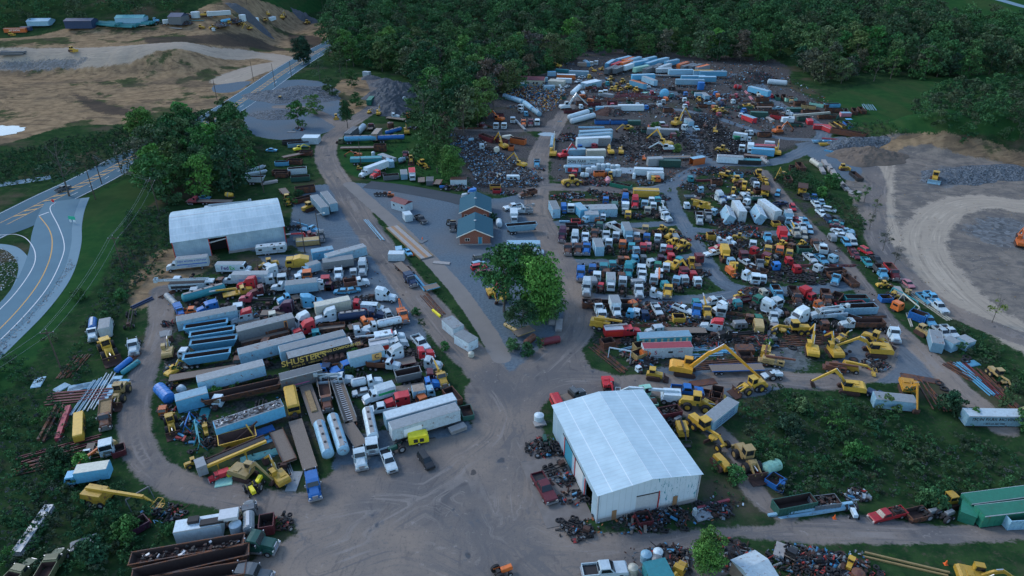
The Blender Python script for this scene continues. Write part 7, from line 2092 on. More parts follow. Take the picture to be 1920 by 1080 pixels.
items(1000,220,6,'in the back yard','''
ct 520 155 890 135 ww Hb=4 L=15
ct 490 200 900 165 ww Hb=4 L=15
ct 485 235 870 215 WW Hb=3.9 L=15
ct 515 225 870 225 SS Hb=3.8 L=13.5 | grey box trailer nearest of the stacked four with a dark door gap
ct 375 360 590 350 ww Hb=2.8 L=8
ct 600 365 810 360 CC Hb=3.2 L=8
tl 385 450 795 450 WW Hb=3.9 id=don | white trailer with bold black lettering in the back yard
ct 380 545 520 545 ww Hb=2.6 L=6 id=redw
cy 340 545 540 535 W r=.7
tk 540 520 700 510 WW r=.9 wh=0
vt 620 590 0 W r=1.1 h=2.4
vt 680 570 0 W r=1.1 h=2.4
vt 735 545 0 W r=1.0 h=2.6
vt 785 550 0 W r=1.0 h=2.6
vt 840 545 0 W r=1.0 h=2.6
vt 895 560 0 W r=1.0 h=2.6
vt 945 560 0 W r=1.1 h=2.6
vt 840 600 0 w r=1.1 h=2.4
vt 900 610 0 W r=1.1 h=2.4
vt 955 610 0 W r=1.2 h=2.6
ex 225 395 75 YY pose=h reach=1.2 scale=1.2 | yellow material handler with a tall bent boom
ex 350 415 10 RR pose=u scale=1.1 | red excavator reaching right in front of the white boxes
ex 870 370 120 YY pose=f scale=1.0
ex 990 370 80 YY pose=f scale=.9
ex 1480 290 165 YW pose=u reach=1.1 scale=1.3 | yellow scrap handler with a tall bent boom over the tyres
ex 1500 340 180 WR pose=f scale=1.2 | white excavator with a red boom beside the tyre heap
wl 440 720 5 YY scale=1.35 | yellow wheel loader on the dirt lane in the back yard
lc 460 630 268 R scale=1.2
mx 585 640 0 WO scale=.8
ds 740 620 0 O L=4 Hb=2.2
ds 780 610 0 O L=3 Hb=1.9
gr 870 650 290 YY scale=.9
mx 840 700 280 kC scale=.8
ds 880 715 1095 760 GS Hb=1.6 L=8 fill=1 | green open tub on the lane edge
sc 650 730 0 b L=7 seed=161 n=110 h=1.3
sc 750 740 0 R L=7 seed=162 n=110 h=1.2
sc 620 670 0 s L=6 seed=163 n=80
sc 720 690 0 s L=8 seed=164 n=110
cy 220 220 210 330 w r=1.0
ct 1160 570 1440 580 WW Hb=2.8 L=11
ct 1300 620 1455 615 WW Hb=2.8 L=6
vt 1135 640 0 W r=.6 h=2
ty 1210 660 0 s n=14 L=7
ty 1280 670 0 s n=12 L=6
ax 1355 500 0 S
lc 1360 690 0 Y
lc 1400 690 0 O scale=1.2
sc 1270 730 0 u L=8 seed=165 n=80
ct 1300 455 1440 450 SS Hb=3.4 L=6
fb 1440 445 1760 440 ww L=13
dl 1430 500 1640 505 gg Hb=2.8 L=8.5 | dark green lidded bin beside the orange box
so 1790 460 1910 440 Ow L=6 Hb=2.8 | orange open box at the end of the back row
ct 1280 120 1640 135 SS Hb=3.2 L=14 | grey box behind two bright bushes
ct 1290 90 1520 85 Or Hb=2 L=9
ex 1060 110 190 YK pose=f scale=1.0
ax 1170 120 0 W
tg 1170 130 0 W r0=1.3
sc 1130 430 0 s L=8 seed=166 n=80
sc 1100 480 0 U L=5 seed=167
ex 1250 440 80 OO pose=f scale=.6
dt 40 510 268 bW L=6
sc 30 590 0 w L=7 seed=168
sc 30 690 0 w L=6 seed=169
pu 45 35 268 W
be 300 40 0 w n=1 L=2
sc 300 250 0 w L=6 seed=170 n=60
sc 420 240 0 w L=7 seed=171 n=90 h=1.6
sc 400 190 0 u L=8 seed=172 n=90
be 650 110 0 w n=6 L=12
lc 530 335 0 B
lc 690 320 20 E
''')
items(1020,90,6,'at the far end of the yard','''
tl 680 190 815 110 bw L=15
tl 690 240 820 190 ss L=14
tl 800 230 870 200 ss L=12
tl 780 180 860 150 RR L=12
tl 830 120 960 90 bw L=14
tl 900 130 1000 100 OO L=13
tl 870 165 985 130 OO L=13
tl 960 130 1080 95 ww L=14
tl 890 205 1010 165 WW L=11
tl 1000 160 1160 130 bw L=15
tl 1110 125 1260 90 bw L=14
tl 1020 220 1170 190 MM L=13
tl 1150 170 1280 130 bw L=14
tl 1120 240 1270 190 ss L=15
tl 1280 130 1385 105 ww L=12
tl 1200 230 1330 160 ss L=14
tl 1380 150 1500 125 bw L=13
tl 1280 220 1440 165 WW L=14
tl 1510 185 1620 150 OO L=12
tl 1550 205 1700 170 ss L=13
tl 1640 205 1780 175 ss L=12
tl 1720 215 1850 185 SO L=12
tl 1260 230 1440 225 WW Hb=3.6 L=10
tl 1400 245 1680 240 ww L=15
tl 1690 250 1900 250 wY L=12
tl 1760 260 2050 260 bw L=16
tl 1570 310 1790 310 bw L=14
tl 1760 320 1920 320 bw L=10
tl 1500 350 1790 355 ww L=16 | pale long trailer nearest the teal round tank
tl 985 300 1250 290 bw L=14
tl 1110 310 1270 370 wS L=13
tl 990 360 1130 400 bO L=12
fb 1260 300 1550 310 ww L=16
bb 1150 420 0 WW scale=.8
cy 1350 540 1351 539 b r=2.4 L=3 | teal-white round tank in the middle of the back yard
vt 1765 430 0 B r=2.0 h=4 | blue upright tank near the far trailers
co 535 170 260 WW L=5
co 590 160 240 WW L=5
ct 450 130 510 170 bw L=8
cb 400 160 470 165 DD L=6
ct 305 255 480 260 ww L=12 Hb=3.2
dl 150 235 260 245 TT L=8
ex 160 190 170 YY pose=f scale=.9
ex 640 225 340 Y scale=.7
ex 560 240 170 YY scale=.7
ct 50 265 125 265 wb L=5
ct 160 295 340 300 OW L=11
ct 150 340 300 345 WW L=9
sh 80 360 210 370 CC L=9 w=3
pu 385 370 200 W
ca 425 325 180 W
ct 10 425 110 420 ww L=6
ct -30 330 20 330 ww L=5
ut 200 465 330 WW L=6
sh 420 400 640 355 wW Hb=3.2 w=2.5 L=12 open_=0 | pale open roof shelter at the far end of the yard
cy 320 515 400 440 W r=1.4
bo2 435 505 300 W L=6
wl 755 340 20 YY
wl 880 370 200 YY
wl 820 420 30 YY
wl 940 430 190 YY
bz 770 460 0 YY
wl 720 380 180 y
lc 510 320 0 Y scale=1.3
lc 715 400 0 T scale=1.5
co 690 490 260 WW L=5
ft 570 450 270 rr L=5
ex 250 660 5 WR pose=u reach=1.3 scale=1.35 | white and red excavator on top of a red tub
ds 220 690 500 690 rr Hb=1.6 L=12
cy 280 785 495 720 W r=1.3 | white tank upper of a pair beside the dirt lane
cy 305 830 565 760 W r=1.3 | white tank lower of a pair beside the dirt lane
ct 670 655 860 650 SS L=9 Hb=2.6
ct 830 640 1130 640 WW L=13 Hb=2.9
ct 590 660 670 660 bw L=4
sc 790 730 0 u L=14 seed=181 n=120 h=3
ds 590 810 720 810 BB L=7
ds 760 810 950 810 BB L=9
dl 950 815 1080 815 gg L=6
ex 1500 840 20 YY pose=u reach=1.3 scale=1.35 | yellow scrap handler with a high arched boom in the back yard
be 900 530 8 r n=9 L=24 gap=.6
be 1100 545 355 r n=9 L=22 gap=.6
be 950 570 2 u n=8 L=24 gap=.6
be 800 585 2 u n=8 L=22 gap=.6
be 1650 480 0 U n=5 L=12
pl 1180 500 0 M L=7
sc 1590 550 0 w L=9 seed=182 n=100
sc 1700 550 0 b L=8 seed=183 n=90
sc 1850 560 0 w L=12 seed=184 n=110
sc 1470 550 0 s L=10 seed=185 n=90
ds 1250 870 1400 880 Ur L=7 Hb=2
tg 1050 910 0 W r0=1.5
pl 1230 630 0 s L=6
ds 600 610 0 r L=4
ds 770 600 0 r L=5
''')
items(780,110,6,'in the back left of the yard','''
cb 1015 275 1245 275 TW L=12 Hb=2.5
cy 990 420 1070 450 w r=1.3
cy 1080 450 1200 490 w r=1.3
cy 1220 500 1310 570 w r=1.3
cy 1320 580 1390 630 w r=1.3
ex 930 670 170 OO pose=n reach=1.2 scale=1.1 | orange excavator with a white cab near the fallen pipes
co 1090 670 265 WW
co 905 740 250 WW L=6
co 995 740 250 WW L=6
cy 1120 680 1230 790 S r=.6
dc 1210 715 268 OO
dc 1290 710 268 rW
co 1365 700 265 WW L=6
ds 930 620 0 r L=5
lc 1240 620 0 b scale=1.4
co 1190 540 200 W L=4
sc 1100 540 0 w L=7 seed=191
ft 740 740 340 r L=6
be 620 780 0 u n=7 L=12
ex 980 970 150 YY pose=u reach=1.1 scale=1.15 | yellow excavator sorting the scrap at the red tubs
ds 730 850 870 900 rU L=9 Hb=2.2
ds 880 880 1010 920 rU L=8 Hb=2.2
ds 1090 900 1210 920 OU L=7 Hb=2.4
lc 1180 580 200 W
va 1040 885 10 C
mx 910 1020 70 CC
lc 745 990 0 W scale=1.6
cy 590 910 650 900 w r=.8
ds 1070 980 80 O L=3
pi 830 760 340 u n=3 L=8
''')
items(620,200,4.91,'on the grass in the middle left','''
tl 145 250 235 180 ss L=11 | dark grey box trailer behind the white round tank
cy 250 240 305 185 W r=1.4 | white round tank with tan stains among the trailers
tl 400 250 445 200 DD L=9
tk 135 295 415 285 bB r=1.2 L=14 | light and dark blue ribbed tanker nearest the lane
tk 505 240 650 200 BB r=.9
tk 430 285 680 275 BB r=1.0
lc 95 315 180 F scale=1.5
fb 90 375 420 370 rr wh=0
ft 370 180 60 rr L=7
vt 550 160 0 u r=1.5 h=2.5
ex 700 220 100 YY pose=u scale=1.0 | yellow excavator with arched boom behind the blue tankers
sc 770 190 0 s L=7 seed=201
ex 240 430 180 O pose=f scale=.8
vt 390 415 0 W r=.8 h=1.6
ds 455 370 0 u L=5 Hb=3
tR 180 470 470 460 TT Hb=2.9 id=tealc | teal ribbed container trailer on the grass
tl 475 440 560 470 SS Hb=2.6 L=9
cb 530 460 560 520 ww L=5 Hb=2.6
bt 515 520 270 610 WW Hb=3.4 | white box truck facing left on the grass
dc 430 610 200 RR
bz 260 555 0 YY blade=0 scale=.6
ds 495 630 615 620 sY Hb=1.9 L=6
cb 670 580 675 620 wS L=6 Hb=2.2
bo 745 560 755 670 WR Hb=3 L=8 | red and white truck among the small trailers on the grass
fb 835 650 835 690 rD L=5
cb 915 640 910 690 ss L=5 Hb=1.8
fb 1000 670 975 710 RS L=5
ft 690 430 250 rr L=7
mx 660 480 20 wr scale=.8
wl 740 480 270 YY
gr 850 520 330 YY scale=1.0
sh 1115 660 1240 660 WU L=6 w=1.5 Hb=2.5 | white hut with rust red roof beside the row of bins
sc 1160 740 0 w L=9 seed=202 n=110 h=1.3
sc 1250 750 0 w L=7 seed=203 n=80
fa 1050 740 180 B
tr 1320 800 180 WB | white tractor with blue roof behind the office roof
sg 590 850 715 890 Wr Hb=2.9 w=1.9 id=ofc | small white office with a brown roof beside the lane
cb 690 960 720 1000 WW L=3.5 Hb=2.5
pu 830 1030 320 Kw scale=1.1 | black pickup parked below the small white office
bz 550 800 0 O blade=0 scale=.7
fr 460 800 0 s L=5
ex 1750 520 165 YY pose=u reach=1.1 scale=1.0 | yellow excavator working in the scrap field
sc 1570 660 0 w L=11 seed=204 n=90
ge 1680 650 0 W L=5
pl 1550 640 70 C L=7
pl 1480 620 70 U L=6
ds 1515 715 0 Y L=4 Hb=1.5
ds 1530 745 0 R L=3 Hb=1.2
dt 1810 790 190 uu L=7
sc 1640 790 0 s L=6 seed=205
pu 1680 920 190 W scale=1.2
ut 1780 940 180 WS L=6
fa 1100 1060 0 y
''')
items(620,340,3.6,'beside the office','''
cy 1135 260 1138 300 W r=1.0 L=4
dt 825 295 268 Ks L=5.5 scale=.9
db 1225 295 1350 285 wR Hb=3 L=10 | grey ribbed dump trailer beside the brick office
bo 1235 190 1240 260 WW Hb=3 L=7
su 1010 510 10 s
su 1000 555 15 w
su 1000 575 10 R | red SUV parked left of the central trees
su 1035 610 10 r
ex 1085 740 300 YY pose=f reach=.9 scale=.85 | small yellow excavator at the edge of the central thicket
cy 1120 690 80 R r=.7 L=3
tl 1245 410 1360 410 ww L=10 Hb=3
va 1375 470 0 W
lc 1440 560 0 W
be 290 320 310 w n=3 L=18 gap=.5 | long pale beams on the grass beside the lane
cb 405 480 480 480 WW Hb=2.5 L=4.6 id=smallb | small white box with a green mark beside the weighbridge
fb 440 540 530 620 us L=7 wh=1
fr 520 600 310 s L=6
pi 590 670 310 b n=3 L=12
fb 640 720 720 700 bw wh=0 L=4
be 690 830 310 u n=5 L=12 gap=.45
be 715 890 320 L n=1 L=4 th=.5
bb 540 660 310 NN L=6
sl 750 540 355 C L=5 n=1
pl 620 405 30 s L=3
pu 520 470 310 b scale=.8
pl 460 450 100 w L=3
''')
items(240,300,4.154,'behind the hangar','''
fb 435 315 830 320 ru L=16 wh=1
ca 590 290 0 b
mx 790 260 0 YW scale=.7
ft 550 310 180 EE L=8
la 1140 330 320 400 WR L=13 scale=.9
bo2 1000 70 20 W L=8
bo2 1000 100 10 W L=8
db 925 130 1055 130 WC L=7 Hb=3
sl 1100 170 10 w L=6 n=3
fb 1190 210 1240 270 Ub L=6
gr 1240 300 290 YY scale=1.0
bz 1400 370 200 YY blade=0 scale=1.2 | low yellow crawler beside the two white trailers
tl 1440 265 1540 375 wS L=13 Hb=3.9 | white trailer left of the pair beside the dirt lane
tl 1520 240 1605 345 wS L=13 Hb=3.9 | white trailer right of the pair beside the dirt lane
ds 1300 225 1455 205 uu L=7 Hb=2.4
ds 1300 300 1420 270 UU L=7 Hb=1.6
ds 1270 130 1410 120 gg L=7
ds 1250 75 1385 65 WU L=7 Hb=2.4
ds 1140 80 1250 80 uu L=7
ds 1140 100 1250 95 uu L=5
ds 1150 10 1240 5 bB L=6 scale=.9
cb 1340 620 1460 610 yy L=7 Hb=1.9 | faded yellow tank box on a red frame near the hangar
kt 1400 580 10 rR L=7
kt 1420 530 350 bb L=7
bb 1500 590 280 ss L=5
fb 1300 610 1480 590 ww L=8
fr 1290 520 0 s L=5
''')
items(430,110,4.8,'around the gravel lot','''
bz 465 360 0 YY scale=1.0 | yellow bulldozer on the broken rock heap
bz 960 520 280 YY scale=.9 | small yellow dozer on the gravel lot
dl 1270 370 50 GG L=9 Hb=2.8 | green box in front of the gravel cone
ex 1345 480 60 YY pose=u scale=.9
ex 1260 465 30 YY pose=f scale=.6
sc 1390 400 0 u L=12 seed=211 n=110 h=2
mx 1575 365 90 WW scale=1.1
sw 1610 500 80 OO scale=.9
fb 1420 525 1580 545 DD L=10 wh=0
dc 1475 510 0 W
sh 1205 115 1265 120 WW L=4.5
sh 685 700 785 700 WW L=7 w=2.5 Hb=2.8 | white hut at the edge of the grass by the gravel lane
ds 500 735 640 730 KK L=9
ds 550 760 690 750 wU L=9
ex 620 800 10 LY pose=f scale=.8
ds 690 830 0 u L=5 Hb=2
fb 500 880 650 850 rr L=9 wh=0
ds 540 905 630 910 uu L=6
ca 380 820 0 b
pl 560 660 0 s L=4
sc 620 630 0 s L=6 seed=212
lc 1660 330 0 W
''')
items(1300,90,4.8,'at the back right of the yard','''
ex 770 740 8 OO pose=n reach=1.3 scale=1.15 | orange excavator reaching right beside the curved lane
ct 470 600 540 625 Rw L=8 Hb=2.6 | red box with a white roof beside the dark green one
dl 530 585 655 590 gg L=8 Hb=2.6
ds 725 600 785 610 RU L=6 Hb=2
cb 810 625 870 625 WW L=4
cb 885 600 885 650 WW L=5
dt 430 810 0 WG L=6
bo 375 790 510 810 WW L=8 id=grn3
co 438 890 268 WW L=5
bo 515 865 515 930 WW L=6
ct 555 870 710 875 EE L=10 Hb=3
ct 555 900 705 910 bb L=9 Hb=2.9
ct 660 840 720 845 WW L=4
ct 255 965 415 975 WS L=10 Hb=3 id=grw | white box covered in dark scribbles at the rear island
ex 760 930 95 YO pose=u scale=1.1 | orange-yellow excavator with its boom pointing away behind white boxes
dl 430 1000 580 1005 KT L=9
tk 620 960 680 1010 SS r=.8 wh=0
fb 480 960 640 975 rw L=9
ds 600 760 690 760 uu L=6
wl 270 910 350 YY scale=1.1
ex 200 740 90 YY pose=f scale=.9
lc 520 760 0 W
wl 200 545 190 YY
wl 265 560 0 YY
tl 520 345 675 385 bw L=14 | light blue trailer beside the grey scrap heap
cy 670 310 840 325 W r=1.6 | long white tank at the edge of the woods
sc 520 280 0 w L=30 seed=221 n=420 h=7
sc 590 270 0 w L=22 seed=222 n=300 h=6
ds 620 450 0 u L=7
ds 650 500 0 u L=8
dt 590 410 300 CW L=6
sc 320 310 0 r L=6 seed=223
mx 405 350 0 RR
pi 480 400 310 k n=3 L=7
pi 520 450 310 k n=3 L=7
be 430 480 5 u n=6 L=12
dl 910 540 0 gg L=7
ds 820 430 300 uu L=8
ds 880 450 0 MM L=6
ds 760 430 300 gg L=7
ds 1080 490 1150 500 MU L=7
ds 1120 480 1210 510 uu L=7
ds 1200 500 1300 500 bb L=8
ds 1210 540 1340 550 uU L=9
ds 1180 580 1290 600 gU L=8
ds 1130 600 1290 600 uu L=9
ct 1340 580 1405 580 kw L=5 Hb=2
ds 1350 520 1400 600 gU L=8
ds 1430 510 1480 600 uu L=8
ds 1490 520 1550 570 uU L=8
ds 1000 510 1080 520 yU L=7
ds 990 560 1130 560 uU L=9
ct 1040 630 1060 660 RR L=5 Hb=2
ds 1000 620 0 g L=6
ct 1120 690 1200 690 RR L=7 Hb=2.2
ct 1190 700 1250 720 RR L=6 Hb=2.2
ds 1230 670 1330 720 yg L=9
ds 1260 660 1400 700 YU L=9 | yellow-brown tilted tub on the red dumpsters
ds 1330 660 1480 700 BB L=9
ds 1270 750 1530 750 UU Hb=2.4 L=15 | long rusty orange dumpster at the end of the red row
be 1070 635 5 C n=1 L=20 th=1.0 lift=2
be 1580 530 305 w n=6 L=12 gap=1.0
be 1240 815 0 R n=3 L=8 gap=.8
bo2 1180 865 0 Y L=5
bo2 1120 840 0 w L=5
bo2 1180 840 0 b L=6
be 1280 935 350 b n=4 L=9
tk 1070 985 1150 1040 CC r=1.1 wh=0
be 900 520 340 u n=5 L=6
sc 250 430 0 w L=14 seed=224 n=110
sc 100 430 0 s L=14 seed=225 n=110
ty 250 460 0 w n=8 L=6 r0=1.0
sc 410 550 0 g L=9 seed=226 n=90
be 590 560 0 u n=6 L=14
dt 500 520 0 Y L=6
sc 600 640 0 w L=8 seed=227 n=40
pl 1400 640 0 b L=3
''')
items(0,0,3,'at the distant lot beyond the highway','''
ct 30 160 135 155 OO L=14 Hb=3 id=hy | orange-red container with white lettering at the far left
ct 120 150 170 150 NN L=7 Hb=2.6
bz 60 190 0 YY
bz 405 280 340 YY scale=1.3 | yellow bulldozer on the bare tan terrace
be 70 302 5 s n=6 L=16 gap=1.4 th=.9 | dark bundle of pipes on the tan terrace
tl 660 92 810 92 wM L=17
pi 600 135 345 T n=8 L=26 th=.9 gap=1.3
pi 700 145 350 T n=8 L=22 th=.9 gap=1.3
pi 790 130 345 T n=6 L=20 th=.9 gap=1.2
tl 1170 70 1290 72 WW L=16
vt 1100 85 0 W r=3 h=4
ex 1150 80 0 YY pose=f scale=1.1
dc 1060 85 0 UU
vt 1365 105 0 W r=2.4 h=4.5
wl 1490 110 180 YY
ex 1590 95 20 YY pose=u scale=1.2 | far yellow digger between the two gravel heaps
wl 1725 125 180 YY scale=1.2
ex 1855 80 90 YY pose=f scale=1.2
ex 1510 75 90 YY pose=f scale=1.1
ex 1400 155 170 YY pose=u scale=1.0
wl 1200 150 0 YY
bz 1290 125 20 YY
wl 1350 130 200 YY
ex 1000 105 10 YY pose=f
bt 950 120 10 WW L=8
cy 1270 115 20 b L=9
bz 1130 150 0 YY
ct 1500 95 1560 95 WW L=8
sc 1320 120 0 b L=14 seed=234 n=110 h=3
sc 1240 140 0 s L=16 seed=231 n=120 h=3
sc 1030 130 0 s L=16 seed=232 n=120 h=3
sc 900 130 0 b L=12 seed=233 n=90
pl 1100 115 0 T L=12
vt 1200 160 0 W r=1.2 h=2
vt 1440 110 0 W r=2 h=3
dc 870 110 0 bb
ca 800 140 0 W
sl 980 155 350 D L=12 n=2
''')
items(0,200,4,'on the highway','''
pu 470 608 22 s | dark pickup driving on the highway behind the thin tree
''')
items(1560,180,2.571,'in the quarry','''
ex 915 700 110 OO pose=n scale=1.2 | orange excavator cut off by the right edge of the quarry
''')
# ---- lettering and marks ----
def mark(idk,s,size,color,fx,z,w,bold=True,both=False,dep=0):
    root,pos,th,L=BYID[idk]; sd_=facing_side(pos,th)
    letter(root,s,size,color,fx*L,z,sd_,w+dep,bold); return sd_
sd_=mark('shu',"SHUSTER'S",2.1,(.75,.5,.12),-.27,2.75,1.28); root,_,_,L=BYID['shu']
letter(root,'BUILDING COMPONENTS',.95,(.75,.5,.12),.25*L,3.25,sd_,1.28,True); letter(root,'IRWIN, PA    1-800-720-9013',.62,(.75,.5,.12),-.2*L,1.5,sd_,1.28,True)
link('front_cap',M().box(L/2-.35,L/2+.02,-1.29,1.29,3.2,4.12,'ink').mesh('front_cap'),root,color=(.6,.62,.64,1))
sd_=mark('fed','Fed',1.5,(.07,.02,.16),-.22,1.9,1.15); letter(BYID['fed'][0],'Ex',1.5,(.04,.38,.06),-.22*BYID['fed'][3]+sd_*-1*2.05,1.9,sd_,1.15,True)
mark('deily','DEILY MOVING & STORAGE',.62,(.03,.08,.35),-.14,3.1,1.25); mark('deily','1-800-426-3700',.42,(.03,.08,.35),-.1,1.5,1.25)
root,pos,th,L=BYID['deily']; sd_=facing_side(pos,th); patch(root,-L/2+.3,L/2-3.2,1.95,2.25,(.03,.12,.40),sd_,1.26,'blue_stripe')
root,pos,th,L=BYID['mov']; sd_=facing_side(pos,th); letter(root,'Atlantic',.9,(.03,.15,.5),-.25*L,2.5,sd_,1.25,True); patch(root,-.2*L,.12*L,1.9,2.1,(.03,.15,.5),sd_,1.26,'blue_stripe')
root,pos,th,L=BYID['cc']; sd_=facing_side(pos,th); patch(root,L*.12,L*.40,1.9,3.7,(.62,.36,.12),sd_,1.30,'sign_panel'); letter(root,'C',1.6,(.05,.04,.04),L*.26,2.85,sd_,1.32,True)
for k in('grn','grn2','grn3'):
    root,pos,th,L=BYID[k]; sd_=facing_side(pos,th); patch(root,-L/2+.2,L/2-3.1,1.9,2.5,(.02,.36,.13),sd_,1.26,'green_band')
root,pos,th,L=BYID['pink']; sd_=facing_side(pos,th); patch(root,-L/2+.3,L/2-3,1.9,2.05,(.5,.08,.25),sd_,1.3,'magenta_stripe')
root,pos,th,L=BYID['rib']; sd_=facing_side(pos,th); patch(root,L*.30,L*.36,1.4,3.7,(.55,.22,.05),sd_,1.35,'door_frame'); patch(root,L*.31,L*.35,1.6,3.5,(.04,.03,.03),sd_,1.37,'door_opening')
root,pos,th,L=BYID['front']; sd_=facing_side(pos,th); patch(root,-L*.34,-L*.08,1.6,3.3,(.72,.76,.82),sd_,1.30,'repainted_patch')
root,pos,th,L=BYID['debris']
m=M(); rr=random.Random(5)
for i in range(170):
    x,y=rr.uniform(-L/2+.3,L/2-.3),rr.uniform(-1.1,1.1); m.bar((x,y,4.08),(x+rr.uniform(-.6,.6),y+rr.uniform(-.3,.3),4.1+rr.uniform(0,.15)),rr.uniform(.05,.35),.05,rr.choice(('dark','dark','alu','dark','rust')))
link('torn_roofing',m.mesh('torn_roofing'),root)
mark('don','DON FARR',1.5,(.03,.03,.03),-.25,2.6,1.28); letter(BYID['don'][0],'MOVING',.8,(.03,.12,.2),BYID['don'][3]*.22,2.9,facing_side(BYID['don'][1],BYID['don'][2]),1.28,True)
mark('don2','DON FARR MOVING',1.0,(.03,.03,.03),0,1.9,1.28); mark('don2','1-800-32-MOVER',.6,(.03,.03,.03),0,.8,1.28)
mark('sbox','S',1.5,(.30,.04,.06),-.25,1.7,1.28); mark('sbox','SAFE',.6,(.30,.04,.06),.25,1.8,1.28); mark('sbox','SPARTAN',.45,(.1,.08,.1),-.25,.7,1.28)
root,pos,th,L=BYID['sbox']; patch(root,.0,1.1,1.5,2.0,(.02,.02,.02),facing_side(pos,th),1.3,'window')
mark('hy','HYUNDAI',1.6,(.7,.7,.7),0,1.7,1.28)
for z in(.9,1.5,2.1): mark('sideb','LOADING LEASING STORAGE',.5,(.02,.06,.2),0,z,1.28)
root,pos,th,L=BYID['redw']; sd_=facing_side(pos,th)
for i in range(2): patch(root,-L*.38+i*L*.4,-L*.08+i*L*.4,.6,2.2,(.35,.03,.03),sd_,1.32,'red_panel')
root,pos,th,L=BYID['teal2']; sd_=facing_side(pos,th)
for i in range(8): patch(root,-L*.45+i*L*.12,-L*.41+i*L*.12,.4,2.5,(.45,.42,.28),sd_,1.32,'faded_strip')
root,pos,th,L=BYID['mob']
link('roof_cage',M().box(-1.5,.2,-.2,1.0,3.1,3.7,'dark').mesh('roof_cage'),root); link('roof_cage',M().box(.5,4.2,-1.1,.1,3.1,3.5,'dark').mesh('roof_cage'),root); link('cooler_box',M().box(3.4,6.4,-.9,1.3,3.1,3.8,'shut').mesh('cooler_box'),root)
# ---- uncountable scrap and tyres ----
def strew(name,poly,n,seed,mats,size,hmax,label,cat,tyre=False):
    V=g2(poly); r=random.Random(seed); lo,hi=V.min(0),V.max(0); m=M(); k=0; P=[]
    while len(P)<n:
        c=np.array([[r.uniform(lo[0],hi[0]),r.uniform(lo[1],hi[1])] for _ in range(400)]); c=c[poly_sd(c,V)>0]; P+=list(c)
        k+=1
        if k>60: break
    for p in P[:n]:
        z=H1(*p)+hmax*r.random()**2
        if tyre: m.tyre(p[0],p[1],z+.15,r.uniform(.4,.62),.3,2 if r.random()<.75 else 1,'tyre','shut' if r.random()<.22 else None,8)
        else:
            d=Vector((r.uniform(-1,1),r.uniform(-1,1),r.uniform(-.4,.5))).normalized()*r.uniform(.3,1)*size
            q=Vector((p[0],p[1],z+abs(d.z)*.5+.05)); mt=r.choice(mats)
            if r.random()<.15: m.cyl(q-d*.4,q+d*.4,r.uniform(.12,.3)*size,mt,7)
            else: m.bar(q-d*.5,q+d*.5,r.uniform(.08,.55)*size,r.uniform(.05,.3)*size,mt)
    o=link(name,m.mesh(name),kind='stuff'); tag(o,label,cat)
dk=('rust','dark','rust','dark','cgr','rust','cblue','dark','rust','cor','dark','tyre','cwh'); br=('cwh','cgr','cblue','dark','rust','dark','cgr','dark','tyre','rust')
strew('scrap_field',[(838,250),(900,262),(960,300),(1010,330),(1008,352),(900,352),(880,320),(850,295)],2600,1,br,1.0,.9,'field of shredded white and grey scrap left of the dirt lane','scrap field')
strew('scrap_field',[(940,165),(1020,158),(1062,178),(1040,205),(1010,215),(975,195),(950,185)],2000,2,('dark','rust','cor','cblue','cyel','cwh','cgr','dark'),1.2,2.0,'dense heap of engines and parts behind the fallen pipes','scrap field')
strew('tyre_field',[(1150,262),(1200,240),(1300,250),(1400,245),(1395,290),(1330,296),(1300,285),(1180,292),(1150,280)],900,3,(),1,1.3,'field of heaped black tyres in the back yard','tyre field',True)
strew('tyre_field',[(1300,225),(1345,230),(1380,262),(1385,290),(1350,292),(1330,262)],380,4,(),1,1.3,'tyre heap beside the curved gravel lane','tyre field',True)
strew('scrap_clutter',[(1040,400),(1060,372),(1150,358),(1225,368),(1262,412),(1050,415)],241,5,dk,.8,.4,'loose parts strewn through the first island','scrap clutter')
strew('scrap_clutter',[(1050,440),(1290,432),(1290,475),(1065,480)],163,6,dk,.7,.3,'loose parts strewn through the second island','scrap clutter')
strew('scrap_clutter',[(1080,500),(1310,490),(1330,545),(1100,550)],163,7,dk,.7,.3,'loose parts strewn through the third island','scrap clutter')
strew('scrap_clutter',[(1110,570),(1390,565),(1640,545),(1640,600),(1440,690),(1250,690),(1130,680)],507,8,dk,.8,.3,'loose parts strewn through the right yard','scrap clutter')
strew('scrap_clutter',[(1310,455),(1560,450),(1610,525),(1400,535)],351,9,dk,.8,.5,'loose parts strewn through the rear right rows','scrap clutter')
strew('scrap_clutter',[(1285,330),(1410,318),(1520,425),(1310,420)],312,10,dk,.8,.5,'loose parts strewn around the yellow machines','scrap clutter')
strew('scrap_clutter',[(1050,110),(1440,118),(1560,190),(1500,250),(1200,235),(1080,200),(1030,170)],2600,11,dk+('cgr','cgr','conc'),1.2,.8,'loose parts strewn over the far end of the yard','scrap clutter')
strew('scrap_clutter',[(1045,290),(1300,290),(1290,340),(1180,350),(1045,345)],429,12,dk,.9,.5,'loose parts strewn over the middle of the back yard','scrap clutter')
strew('scrap_clutter',[(320,520),(680,475),(820,660),(860,740),(700,790),(560,860),(330,860),(300,720)],351,13,dk,.7,.2,'loose parts strewn between the rows of the left yard','scrap clutter')
strew('scrap_clutter',[(1080,975),(1340,930),(1400,945),(1330,985),(1110,1010)],163,14,dk,.6,.5,'loose parts strewn in front of the workshop','scrap clutter')
strew('scrap_clutter',[(1170,1030),(1410,1030),(1420,1085),(1150,1085)],163,15,dk,.6,.6,'loose parts strewn along the bottom edge','scrap clutter')
strew('scrap_clutter',[(1450,1025),(1620,1035),(1640,1090),(1460,1085)],163,16,dk,.6,.6,'loose parts strewn in the bottom right corner','scrap clutter')
